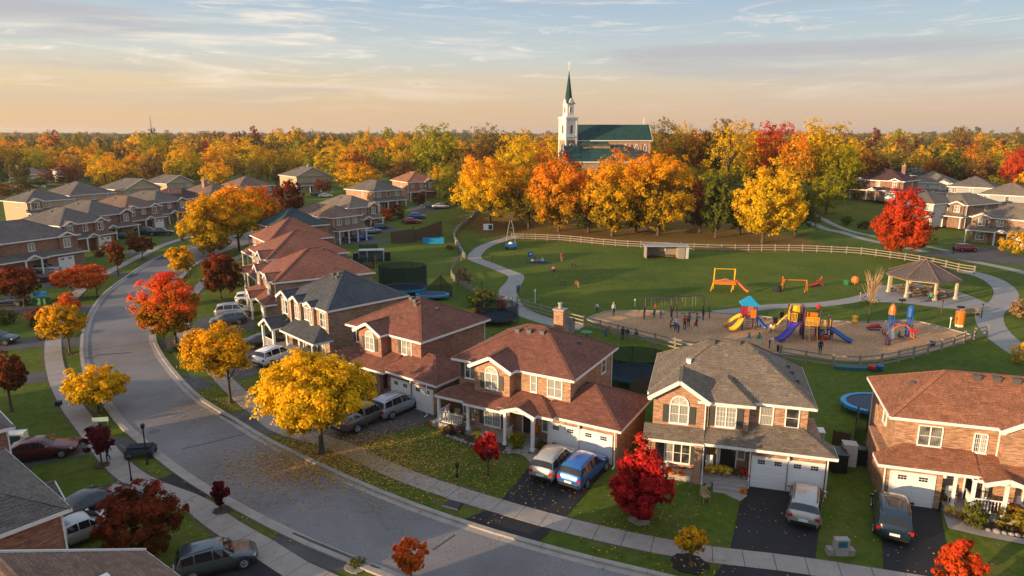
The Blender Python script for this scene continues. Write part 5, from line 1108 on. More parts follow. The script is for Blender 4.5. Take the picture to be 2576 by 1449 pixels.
# picture column, crown top row, half width, foot row, colour, shape, words
BT = [
 (1097, 303, 64, 470, 'lime', 'round', 'tallest yellow-green tree left of the church, reaching the skyline'), (1015, 328, 42, 455, 'gold', 'round', 'golden tree left of the tallest yellow-green one'), (1010, 398, 48, 470, 'brown', 'round', 'brownish pink tree right of the round golden one'),
 (900, 402, 58, 488, 'amber', 'round', 'round golden orange tree behind the dark-roofed row houses'), (852, 352, 55, 460, 'gold', 'round', 'golden tree behind the round orange one'), (795, 378, 32, 455, 'lime', 'round', 'yellow-green tree right of the large pale gabled house'),
 (1245, 330, 26, 440, 'conifer', 'cone', 'left one of the two dark spruces left of the church'), (1268, 322, 28, 440, 'conifer', 'cone', 'right one of the two dark spruces left of the church'), (1222, 304, 48, 440, 'olive', 'wispy', 'thin golden tree on the skyline left of the spruces'),
 (1160, 395, 38, 520, 'olive', 'oval', 'olive tree left of the first park maple'), (1210, 350, 45, 480, 'brown', 'round', 'brown tree behind the first park maple'), (1300, 370, 62, 540, 'gold', 'round', 'large olive-gold tree between the first two park maples'), (1350, 350, 40, 460, 'orange', 'round', 'orange tree just left of the steeple'), (1330, 372, 34, 470, 'redorange', 'round', 'small red tree left of the steeple'),
 (1665, 288, 50, 440, 'olive', 'wispy', 'tall thin golden tree right of the church nave'), (1720, 298, 55, 450, 'gold', 'wispy', 'tall golden tree behind the dark spruce by the church'), (1708, 326, 28, 440, 'conifer', 'cone', 'dark spruce between the church and the red maple'), (1752, 322, 42, 450, 'crimson', 'round', 'brilliant red maple right of the church'),
 (1830, 288, 62, 470, 'gold', 'wispy', 'tallest golden tree on the skyline right of the church'), (1800, 345, 52, 500, 'olive', 'round', 'olive tree below the skyline trees right of the church'), (1885, 380, 45, 520, 'gold', 'round', 'golden tree left of the orange-red one'), (1935, 350, 66, 520, 'redorange', 'round', 'orange-red maple above the yellow park maple'), (1990, 380, 45, 540, 'orange', 'round', 'orange maple right of the orange-red one'),
 (2055, 330, 82, 520, 'gold', 'round', 'broad golden tree at the right end of the park trees'), (2100, 400, 50, 540, 'lime', 'round', 'yellow-green tree in front of the broad golden one'), (2180, 372, 44, 500, 'brown', 'round', 'brown tree above the far blue roofs'), (1760, 470, 50, 585, 'rust', 'round', 'dark rust tree behind the park row'), (1480, 480, 60, 585, 'green', 'round', 'dark green understorey tree behind the park row, left'), (1600, 480, 60, 585, 'olive', 'round', 'olive understorey tree behind the park row, middle'),
 (1860, 470, 60, 590, 'green', 'round', 'dark green tree left of the yellow park maple'), (2000, 470, 55, 590, 'green', 'round', 'dark green tree right of the yellow park maple'), (1330, 450, 60, 575, 'olive', 'round', 'olive tree between the first and second park maples'),
 (2310, 335, 30, 430, 'conifer', 'cone', 'dark spruce in the middle of the right-hand woods'), (2255, 400, 34, 440, 'conifer', 'cone', 'small dark spruce beside the far blue roofs'), (2370, 352, 62, 440, 'olive', 'round', 'broad olive tree above the blue roofs'), (2440, 395, 40, 455, 'green', 'round', 'green tree right of the blue roofs'), (2415, 310, 22, 400, 'olive', 'wispy', 'tall thin tree that tops the skyline on the right'), (2450, 335, 45, 400, 'yellow', 'round', 'bright yellow tree on the right skyline'),
 (2492, 440, 36, 505, 'lime', 'round', 'bright yellow-green tree among the grey roofs on the right'), (2560, 420, 50, 470, 'brown', 'wispy', 'bare brown thicket tree at the right edge'), (2160, 395, 30, 480, 'olive', 'oval', 'slim olive tree left of the blue roofs'), (2225, 425, 30, 465, 'green', 'round', 'small green tree in front of the far grey roof'),
 (225, 362, 54, 455, 'amber', 'round', 'large orange maple above the tan back row'), (140, 368, 38, 445, 'gold', 'round', 'golden tree left of the large orange maple'), (100, 372, 36, 440, 'lime', 'round', 'yellow-green tree at the far left'), (25, 350, 46, 430, 'amber', 'round', 'orange tree at the left edge of the picture'), (345, 383, 40, 462, 'amber', 'round', 'orange maple above the tan gabled houses'), (300, 415, 26, 465, 'orange', 'round', 'small orange maple beside the rounded dark roof'),
 (410, 332, 50, 455, 'lime', 'round', 'tall light green tree in the middle of the left woods'), (378, 372, 24, 440, 'maroon', 'round', 'dark red tree between the orange maple and the light green tree'), (490, 372, 32, 465, 'lime', 'oval', 'slender yellow-green tree behind the tan gables'), (560, 365, 50, 460, 'amber', 'round', 'orange maple right of the slender green tree'), (615, 345, 55, 458, 'gold', 'round', 'broad golden maple above the brown roofs'), (680, 366, 28, 425, 'maroon', 'round', 'crimson-purple tree above the large pale gabled house'), (705, 372, 42, 450, 'gold', 'round', 'golden tree directly left of the pale gabled house'),
 (160, 415, 48, 470, 'rust', 'round', 'rust red tree behind the tan back row'), (75, 440, 45, 480, 'green', 'round', 'dark green tree behind the left end of the back row'), (20, 460, 40, 500, 'rust', 'round', 'dark red tree at the left edge behind the roofs'), (260, 450, 40, 475, 'green', 'round', 'green tree behind the white-boxed roof'), (240, 470, 0, 0, '', '', ''),
 (815, 448, 26, 488, 'rust', 'round', 'dark red shrub-like tree against the pale gabled house'), (1110, 440, 26, 500, 'green', 'round', 'dark green bush at the end of the rust-roofed house'), (1055, 350, 30, 450, 'green', 'round', 'dark tree under the tallest yellow-green one'), (935, 372, 26, 460, 'green', 'oval', 'dark green tree behind the round golden orange one'), (960, 350, 36, 430, 'orange', 'round', 'orange maple left of the yellow-green giant'), (890, 352, 18, 400, 'crimson', 'round', 'small red tree far behind the golden ones'),
 (790, 318, 16, 395, 'conifer', 'cone', 'lone pine that tops the skyline at the centre left'), (700, 322, 36, 400, 'gold', 'round', 'golden tree on the skyline above the crimson one'), (520, 328, 40, 390, 'olive', 'round', 'olive tree on the left skyline'), (1660, 400, 40, 480, 'orange', 'round', 'orange tree at the right end of the nave'), (1418, 408, 52, 560, 'rust', 'round', 'dark rust tree in front of the church wing'), (1552, 402, 54, 560, 'orange', 'round', 'orange tree in front of the church wing'),
 (1010, 458, 30, 488, 'green', 'round', 'dark green bush behind the rust-roofed house'), (2150, 455, 30, 500, 'olive', 'round', 'olive tree left of the maroon roof'), (2050, 520, 24, 572, 'olive', 'wispy', 'small thin tree by the far sidewalk'), (2075, 460, 50, 560, 'lime', 'round', 'yellow-green tree over the far sidewalk'), (1130, 510, 0, 0, '', '', ''),
]
for i, (x, ty, hw, by, pal, sh, lab) in enumerate(BT):
    if not hw: continue
    g = G(x, by); d = math.hypot(g.y, H); h = zat(g.y, ty) - g.z
    btree(lab[:1].lower() + lab[1:], g.x, g.y, h, hw * d / F * 1.05, pal, sh, i % 3)
HOUSES = []
for o in COL.objects:
    if o.type == 'EMPTY' and o.get('category') == 'house':
        c = o.matrix_basis @ Vector((5.5, 5.5, 0)); HOUSES.append((c.x, c.y))
def clear(x, y, r, hr=9.):
    return all((x - a) ** 2 + (y - b) ** 2 > (hr + r * .5) ** 2 for a, b in HOUSES) and all((x - a) ** 2 + (y - b) ** 2 > ((r + c) * .55) ** 2 for a, b, c in TREES)
WORDS = dict(gold='golden', amber='orange-gold', orange='orange', lime='yellow-green', olive='olive', green='green', rust='rust-coloured', brown='brown', redorange='red', yellow='yellow', conifer='dark spruce', maroon='dark red')
RA = random.Random(5)
pool = ['gold'] * 7 + ['amber'] * 3 + ['orange'] * 1 + ['lime'] * 7 + ['olive'] * 8 + ['green'] * 4 + ['rust'] * 1 + ['brown'] * 2 + ['redorange', 'yellow', 'conifer']
cnt = 0; t = 0
while cnt < 232 and t < 9000:
    t += 1
    y = 215 + 290 * RA.random() ** 1.05; x = RA.uniform(-1, 1) * y * .80
    if -30 < x < 95 and y < 232: continue
    u = 1288 + x * F / y
    if u < 1150 and y < 258 and 0 < u: continue
    if 950 < u < 1150 and y < 330: continue
    r = RA.uniform(4.5, 8.0)
    if not clear(x, y, r, 7): continue
    if any(abs(u - a) < 40 and -70 < y - P(a, b, 5.4).y < 14 for a, b, _, _ in FARH): continue
    pal = RA.choice(pool); h = RA.uniform(11.5, 18) * (1.1 if RA.random() < .15 else 1)
    if -20 < x < 90: h *= .9
    zone = 'left of the tall yellow-green tree' if u < 1100 else ('behind the church and the park' if u < 2000 else 'on the right behind the blue roofs')
    band = 'middle' if y < 340 else 'far'
    sh = 'cone' if pal == 'conifer' else RA.choice(['round', 'round', 'oval', 'wispy'] if pal in ('olive', 'brown', 'gold') else ['round', 'round', 'oval'])
    lab = '%s tree in the %s belt of woods %s' % (WORDS[pal], band, zone) if pal != 'conifer' else 'dark spruce in the %s belt of woods %s' % (band, zone)
    btree(lab, x, y, h, r, pal, sh, RA.randrange(3), group='%s trees, %s belt, %s' % (WORDS[pal], band, zone)); cnt += 1
print('bg trees', cnt)
for i in range(34):
    x, y = RA.uniform(-34, 104), RA.uniform(178, 236)
    if (10 < x < 48 and 186 < y < 228) or not clear(x, y, 2.5, 9): continue
    pal = RA.choice(['olive', 'green', 'lime', 'rust', 'gold', 'green'])
    btree('small %s understorey tree on the rise between the park row and the church' % WORDS[pal], x, y, RA.uniform(6.5, 9.5), RA.uniform(3, 4.6), pal, 'round', RA.randrange(3), group='%s understorey trees on the rise' % WORDS[pal], foot=.02)
def woodland():
    """the woods towards the horizon, too many to count"""
    pc = bpy.data.collections.new('woodland_sources'); g = np.random.default_rng(77)
    sm = [crown_mesh(900 + i, 1300, .075, 1, .95, 'round', 34, .24) for i in range(2)]
    for i, pal in enumerate(['gold', 'lime', 'amber', 'lime', 'olive', 'olive', 'olive', 'green', 'gold', 'rust', 'brown', 'green', 'yellow', 'olive']):
        me = sm[i % 2].copy(); me.materials.append(LEAF[pal]); pc.objects.link(bpy.data.objects.new('crown_source', me))
    N = 3400; y = 425 + 2700 * g.uniform(0, 1, N) ** 1.6; x = g.uniform(-1, 1, N) * y * .85
    k = np.clip(y / 1100, 1, 2.2); r = g.uniform(5.5, 9.5, N) * k; h = g.uniform(11, 19, N) * np.where(g.uniform(0, 1, N) < .12, 1.35, 1) * (1 + .18 * np.sin(x * .013) * np.cos(x * .031 + 1))
    me = bpy.data.meshes.new('far_woodland'); me.from_pydata(np.stack([x, y, np.zeros(N) - .5], 1).tolist(), [], [])
    at = me.attributes.new('size', 'FLOAT_VECTOR', 'POINT'); at.data.foreach_set('vector', np.stack([r, r, h / 1.9], 1).astype(np.float32).ravel())
    at = me.attributes.new('pick', 'INT', 'POINT'); at.data.foreach_set('value', np.where((y > 800) & (g.uniform(0, 1, N) < .6), g.choice([5, 6, 7, 11, 13], N), g.integers(0, 14, N)).astype(np.int32))
    at = me.attributes.new('turn', 'FLOAT_VECTOR', 'POINT'); at.data.foreach_set('vector', np.stack([np.zeros(N), np.zeros(N), g.uniform(0, 6.28, N)], 1).astype(np.float32).ravel())
    o = tag(put('far_woodland', me), 'autumn woods stretching to the horizon', kind='stuff')
    ng = bpy.data.node_groups.new('woodland', 'GeometryNodeTree'); ng.interface.new_socket('Geometry', in_out='INPUT', socket_type='NodeSocketGeometry'); ng.interface.new_socket('Geometry', in_out='OUTPUT', socket_type='NodeSocketGeometry')
    n = ng.nodes; L = ng.links.new; gi = n.new('NodeGroupInput'); go = n.new('NodeGroupOutput'); ci = n.new('GeometryNodeCollectionInfo'); ci.inputs[0].default_value = pc; ci.inputs['Separate Children'].default_value = True; ci.inputs['Reset Children'].default_value = True
    io = n.new('GeometryNodeInstanceOnPoints'); io.inputs['Pick Instance'].default_value = True
    def na(nm, t): q = n.new('GeometryNodeInputNamedAttribute'); q.data_type = t; q.inputs[0].default_value = nm; return q.outputs[0]
    L(gi.outputs[0], io.inputs['Points']); L(ci.outputs[0], io.inputs['Instance']); L(na('pick', 'INT'), io.inputs['Instance Index']); L(na('size', 'FLOAT_VECTOR'), io.inputs['Scale']); L(na('turn', 'FLOAT_VECTOR'), io.inputs['Rotation']); L(io.outputs[0], go.inputs[0])
    o.modifiers.new('woodland', 'NODES').node_group = ng
woodland()
# ---------------------------------------------------------------- cars
def loft(mb, rings, m=0, close=False):
    n = len(rings[0]); base = len(mb.v)
    for r in rings: mb.v += [tuple(p) for p in r]
    for i in range(len(rings) - 1):
        for j in range(n - 1):
            q = base + i * n + j; mb.f.append((q, q + n, q + n + 1, q + 1)); mb.m.append(m)
    return mb
# stations along the car, nose at +x: (x, sill z, belt z, roof z, half width, half width of roof)
SHAPES = {
 'suv': dict(L=4.7, st=[(-2.35, .48, .78, .80, .74, .70), (-2.30, .36, .98, 1.02, .86, .80), (-2.24, .30, 1.06, 1.12, .91, .82), (-2.0, .27, 1.10, 1.62, .93, .68), (-1.25, .25, 1.09, 1.76, .94, .69), (-.2, .24, 1.07, 1.78, .94, .69), (.35, .24, 1.05, 1.70, .94, .67), (1.05, .25, 1.04, 1.10, .93, .80), (1.75, .27, .94, .99, .91, .74), (2.15, .32, .80, .86, .84, .66), (2.33, .42, .66, .68, .66, .55)], glass=(3, 6), w=(-1.42, 1.48), wr=.38),
 'sedan': dict(L=4.7, st=[(-2.38, .46, .80, .82, .70, .62), (-2.28, .34, .98, 1.0, .84, .74), (-1.70, .26, 1.0, 1.06, .89, .76), (-1.0, .22, .96, 1.36, .91, .62), (-.4, .21, .94, 1.44, .92, .62), (.2, .21, .92, 1.42, .92, .61), (.95, .22, .91, .97, .91, .74), (1.6, .24, .84, .89, .89, .70), (2.1, .28, .72, .77, .82, .62), (2.36, .38, .58, .60, .64, .50)], glass=(2, 5), w=(-1.42, 1.45), wr=.33),
 'hatch': dict(L=4.3, st=[(-2.12, .48, .80, .84, .72, .66), (-2.05, .36, .96, 1.04, .84, .74), (-1.82, .27, 1.0, 1.44, .89, .64), (-.9, .24, .97, 1.52, .90, .63), (0, .23, .95, 1.52, .90, .63), (.35, .23, .94, 1.46, .90, .62), (1.0, .24, .94, 1.0, .89, .74), (1.55, .26, .86, .91, .87, .68), (1.95, .30, .74, .78, .80, .60), (2.13, .4, .6, .62, .62, .5)], glass=(2, 5), w=(-1.3, 1.33), wr=.33),
 'van': dict(L=5.0, st=[(-2.5, .45, .86, .9, .80, .76), (-2.44, .32, 1.04, 1.12, .92, .84), (-2.12, .27, 1.08, 1.66, .96, .76), (-1.3, .24, 1.06, 1.76, .98, .78), (0, .23, 1.03, 1.78, .98, .78), (.55, .23, 1.01, 1.72, .98, .76), (1.5, .24, 1.0, 1.06, .97, .82), (2.0, .27, .88, .93, .93, .74), (2.35, .33, .74, .78, .85, .64), (2.5, .42, .62, .64, .68, .54)], glass=(2, 5), w=(-1.5, 1.6), wr=.34),
 'pickup': dict(L=5.5, st=[(-2.75, .55, 1.02, 1.04, .90, .88), (-2.68, .46, 1.08, 1.10, .95, .90), (-1.0, .40, 1.08, 1.10, .96, .90), (-.9, .38, 1.08, 1.16, .96, .84), (-.75, .36, 1.08, 1.74, .96, .70), (.3, .35, 1.06, 1.78, .96, .71), (.6, .35, 1.05, 1.7, .96, .70), (1.2, .36, 1.05, 1.10, .95, .84), (2.0, .38, 1.0, 1.04, .93, .80), (2.55, .44, .92, .94, .88, .70), (2.75, .52, .72, .74, .74, .62)], glass=(4, 6), w=(-1.65, 1.75), wr=.4),
}
_car = {}
def wheel_meshes(r):
    t = MB(); n = 18
    def ring(y, rr): return [(rr * math.cos(2 * math.pi * i / n), y, rr * math.sin(2 * math.pi * i / n)) for i in range(n + 1)]
    loft(t, [ring(-.11, r * .62), ring(-.12, r * .93), ring(-.09, r), ring(.09, r), ring(.12, r * .93), ring(.11, r * .62)])
    w = MB(); loft(w, [ring(-.10, r * .64), ring(-.115, r * .6), ring(-.07, r * .5), ring(-.07, .01)])
    for i in range(5):
        a = 2 * math.pi * i / 5; w.bar((r * .1 * math.cos(a), -.10, r * .1 * math.sin(a)), (r * .6 * math.cos(a), -.115, r * .6 * math.sin(a)), .09, .03)
    return t.mesh('tyre', M['tyre'], True), w.mesh('rim', M['rim'])
def car_meshes(kind):
    if kind in _car: return _car[kind]
    S = SHAPES[kind]; st = S['st']; g0, g1 = S['glass']
    def half(s):
        x, zs, zb, zr, w, wr = s; lowz = zs
        k = (zr - zb)
        return [(x, 0, lowz), (x, w * .86, lowz), (x, w * .97, lowz + (zb - lowz) * .25), (x, w, lowz + (zb - lowz) * .62), (x, w * .965, zb), (x, wr + (w * .965 - wr) * .42, zb + k * .58), (x, wr + .02, zb + k * .90), (x, wr * .72, zr + .01), (x, 0, zr + .03)]
    body = MB(); rings = []
    for s in st:
        h = half(s); rings.append(h + [(p[0], -p[1], p[2]) for p in h[-2::-1]])
    loft(body, rings)
    for k_, r in ((0, rings[0]), (-1, rings[-1])): body.poly(r if k_ == 0 else r[::-1])
    for wx in S['w']:
        for s in (-1, 1):  # dark wheel arch lips
            body.tube([(wx + (S['wr'] + .07) * math.cos(a), s * (.955 if kind in ('van', 'pickup') else .90), S['wr'] + (S['wr'] + .07) * math.sin(a)) for a in [math.pi * q / 8 for q in range(9)]], .035, 5, 1)
    for s in (-1, 1): body.box(st[2][0] + .5, s * (st[5][4] - .02) - .02, st[5][1] - .02, st[-4][0], s * (st[5][4] - .02) + .02, st[5][1] + .10, 1)
    bm = body.mesh('body', [PAINT['grey'], M['black']], False)
    for p in bm.polygons: p.use_smooth = p.material_index == 0 and len(p.vertices) == 4
    # side glass, each pane its own
    side, ends = [], []
    def pt(i, t, s, o=.012):
        h = half(st[i]); a, b = Vector(h[4]), Vector(h[6]); p = a.lerp(b, t); p.y = (p.y + o); p.y *= s; return p
    for s in (-1, 1):
        segs = list(range(g0, g1))
        if kind in ('suv', 'hatch', 'van'): segs = list(range(g0, g1))
        for i in segs:
            e0 = .08 if i > g0 else .10; q = []
            a = MB(); lo, hi = .10, .93
            def lp(t, z):
                p = pt(i, z, s).lerp(pt(i + 1, z, s), t); return p
            pts = [lp(.05, lo), lp(.95, lo), lp(.95, hi), lp(.05, hi)]
            if s < 0: pts = pts[::-1]
            a.poly(pts); side.append(a.mesh('side_window', M['carglass']))
        # front quarter triangle
        a = MB(); p0, p1, p2 = pt(g1, .10, s), pt(g1 + 1, .5, s), pt(g1, .90, s)
        p1 = pt(g1, .10, s).lerp(pt(g1 + 1, .10, s), .62); pts = [p0, p1, p2]; a.poly(pts if s > 0 else pts[::-1]); side.append(a.mesh('side_window', M['carglass']))
        if kind not in ('pickup',):
            a = MB(); p0, p2 = pt(g0, .12, s), pt(g0, .88, s); p1 = pt(g0, .12, s).lerp(pt(g0 - 1, .12, s), .55); pts = [p0, p2, p1]; a.poly(pts if s > 0 else pts[::-1]); side.append(a.mesh('side_window', M['carglass']))
    def endpane(i, j, nm, lo, hi):
        a = MB(); A, B = half(st[i]), half(st[j]); rows = []
        for t in (lo, (lo + hi) / 2, hi):
            ps = []
            for idx in (6, 7, 8):
                p = Vector(B[idx]).lerp(Vector(A[idx]), t); d = .018
                p.x += d if st[j][0] > st[i][0] else -d; p.z += .012; ps.append(p)
            ps[0].y -= .0; rows.append([Vector((p.x, p.y, p.z)) for p in ps] + [Vector((p.x, -p.y, p.z)) for p in ps[-2::-1]])
        loft(a, rows if st[j][0] > st[i][0] else rows[::-1]); return a.mesh(nm, M['carglass'])
    ends.append(endpane(g1, g1 + 1, 'windscreen', .10, .90)); ends.append(endpane(g0, g0 - 1, 'rear_window', .12, .88))
    xr, xf = st[1], st[-2]
    tl = [MB().box(xr[0] - .05, s * xr[4] * .72, xr[2] - .22, xr[0] + .22, s * xr[4] * 1.012, xr[2] - .02).mesh('tail_light', M['redlight']) for s in (-1, 1)]
    hl = [MB().box(xf[0] - .22, s * xf[4] * .62, xf[2] - .14, xf[0] + .045, s * xf[4] * 1.0, xf[2] - .0).mesh('headlight', M['headlight']) for s in (-1, 1)]
    mir = [MB().box(st[g1][0] + .35, s * (st[g1][4] + .02), st[g1][2] + .02, st[g1][0] + .5, s * (st[g1][4] + .2), st[g1][2] + .18).mesh('mirror', PAINT['grey']) for s in (-1, 1)]
    bp = MB().box(st[0][0] - .07, -.72, .40, st[0][0] + .12, .72, .58).mesh('bumper', M['black'])
    pl = MB().box(st[0][0] - .085 if kind != 'x' else 0, -.26, .64, st[0][0] - .03, .26, .78).mesh('number_plate', M['plate'])
    gr = MB().box(st[-1][0] - .03, -.42, .46, st[-1][0] + .03, .42, .62).mesh('grille', M['black'])
    rk = [MB().tube([(st[g0][0] + .25, s * st[g0 + 1][5] * .95, st[g0][3] + .06), (st[g1 - 1][0] + .1, s * st[g0 + 1][5] * .95, st[g1 - 1][3] + .05)], .022, 5).mesh('roof_rail', M['black']) for s in (-1, 1)] if kind in ('suv', 'van') else []
    tray = MB().box(st[1][0] + .12, -.74, 1.095, st[3][0] - .05, .74, 1.125).mesh('load_bed', M['black']) if kind == 'pickup' else None
    _car[kind] = (bm, side, ends, tl, hl, mir, bp, pl, gr, rk, tray, wheel_meshes(S['wr'])); return _car[kind]
def car(label, kind, px, th, col, z=.03, full=True, group=None, xy=None):
    """px: picture point of the ground under the car's middle; th: heading of the nose in degrees"""
    p = P(*px) if xy is None else Vector((xy[0], xy[1], 0)); S = SHAPES[kind]; bm, side, ends, tl, hl, mir, bp, pl, gr, rk, tray, wh = car_meshes(kind)
    rt = empty({'suv': 'parked_car', 'sedan': 'parked_car', 'hatch': 'parked_car', 'van': 'parked_van', 'pickup': 'pickup_truck'}[kind], (p.x, p.y, z + hill(p.x, p.y)), rad(th), label, {'van': 'van', 'pickup': 'truck'}.get(kind, 'car'), group)
    put('body', bm, rt, mat=PAINT[col])
    for m in side: put('side_window', m, rt)
    put('windscreen', ends[0], rt); put('rear_window', ends[1], rt)
    for m in tl: put('tail_light', m, rt)
    for m in hl: put('headlight', m, rt)
    for m in mir: put('mirror', m, rt, mat=PAINT[col])
    put('bumper', bp, rt); put('number_plate', pl, rt); put('grille', gr, rt)
    for m in rk: put('roof_rail', m, rt)
    if tray: put('load_bed', tray, rt)
    hw = S['st'][5][4] - .10
    for wx in S['w']:
        for s in (-1, 1):
            w = bpy.data.objects.new('wheel', None); link(w, rt); w.location = (wx, s * hw, S['wr']); w.rotation_euler = (0, 0, 0 if s < 0 else math.pi)
            put('tyre', wh[0], w); put('rim', wh[1], w)
    return rt
def head(a, b):
    """heading from picture ground point a to b"""
    p, q = P(*a), P(*b); return math.degrees(math.atan2(q.y - p.y, q.x - p.x))
car('silver SUV with its tail to the street, left of the blue SUV', 'suv', (1395, 1182), head((1380, 1200), (1432, 1145)), 'champagne')
car('bright blue SUV with its tail to the street, in front of the right garage door', 'suv', (1470, 1200), head((1450, 1222), (1512, 1165)), 'blue')
car('silver crossover with tail lights facing the street, on the black driveway', 'suv', (2024, 1288), head((2020, 1310), (2030, 1235)), 'champagne')
car('dark teal minivan with red tail lights in front of the single garage door', 'van', (2240, 1318), head((2246, 1345), (2236, 1260)), 'darkblue')
car('silver wagon with black roof rails beside the big yellow maple, touching the grey pickup', 'suv', (1000, 1036), head((955, 1055), (1048, 1015)), 'bluegrey')
car('grey pickup with open load bed, half under the yellow maple', 'pickup', (918, 1066), head((890, 1080), (958, 1048)), 'grey')
car('white SUV with its tail to the street, right of the second yellow maple', 'suv', (697, 910), head((660, 922), (742, 893)), 'white')
car('black sedan behind the white SUV', 'sedan', (668, 870), 30, 'black')
car('silver hatchback with large side windows, the upper one by the red-roofed porch', 'suv', (592, 795), 20, 'silver')
car('dark grey hatchback just below the silver one', 'hatch', (575, 815), 200, 'slate')
car('white hatchback behind the small porch, farther up the row', 'hatch', (634, 760), 20, 'white')
car('dark red sedan on the grey driveway at the left edge', 'sedan', (106, 1148), 20, 'maroon')
car('long black sedan on the dark driveway left of the maroon bushy tree', 'sedan', (236, 1285), head((180, 1306), (300, 1250)), 'black')
car('pale grey coupe beside the white gable end at the lower left', 'sedan', (212, 1352), 50, 'silver')
car('slate blue wagon with tinted windows at the bottom edge', 'suv', (548, 1428), head((480, 1444), (622, 1408)), 'slate').scale = (.87, .87, .87)
car('navy hatchback on the driveway at the left edge, opposite the scarlet maple', 'hatch', (30, 768), 185, 'navy')
car('dark blue car cut by the left edge, beside a green cart', 'hatch', (-8, 866), 10, 'darkblue')
car('white sedan in front of the pale porch of the edge house', 'sedan', (140, 665), 10, 'white')
car('silver car parked below the white sedan', 'hatch', (118, 685), 10, 'bluegrey')
car('dark pickup with red bonnet beside the red-orange tree', 'pickup', (135, 708), 10, 'maroon')
car('orange-red car behind the yellow-green shrubs on the left', 'hatch', (325, 592), 20, 'red')
car('teal car half hidden beside the orange-red one', 'hatch', (312, 600), 20, 'teal')
car('black pickup at the edge of the far left lawn', 'pickup', (405, 592), 15, 'black')
car('dark van beside the black pickup', 'van', (372, 590), 15, 'darkblue')
car('bright blue car nearest the teal-roofed house', 'sedan', (912, 603), 40, 'blue')
car('black car left of the bright blue one', 'sedan', (880, 606), 40, 'black')
car('pale blue car behind the bright blue one', 'sedan', (935, 588), 35, 'bluegrey')
car('teal car in the middle of the parked blue cars', 'hatch', (958, 580), 35, 'teal')
car('dark green car with pale roof by the curved white porch', 'hatch', (945, 571), 35, 'darkblue')
car('red car in the far parking row', 'sedan', (1036, 570), 5, 'red')
car('blue car above the red one in the far parking row', 'hatch', (1050, 563), 5, 'blue')
car('dark blue car in front of the rust-roofed end house', 'sedan', (1082, 548), 0, 'darkblue')
car('silver car at the end of the far row beside the shrubs', 'sedan', (1110, 550), 0, 'silver')
car('bright red hatchback on the side street at the right', 'hatch', (2428, 632), 4, 'red')
car('dark car in front of the pale gabled house, far left', 'sedan', (800, 500), 10, 'black')
car('white car behind the dark one by the pale gabled house', 'sedan', (820, 505), 10, 'white')
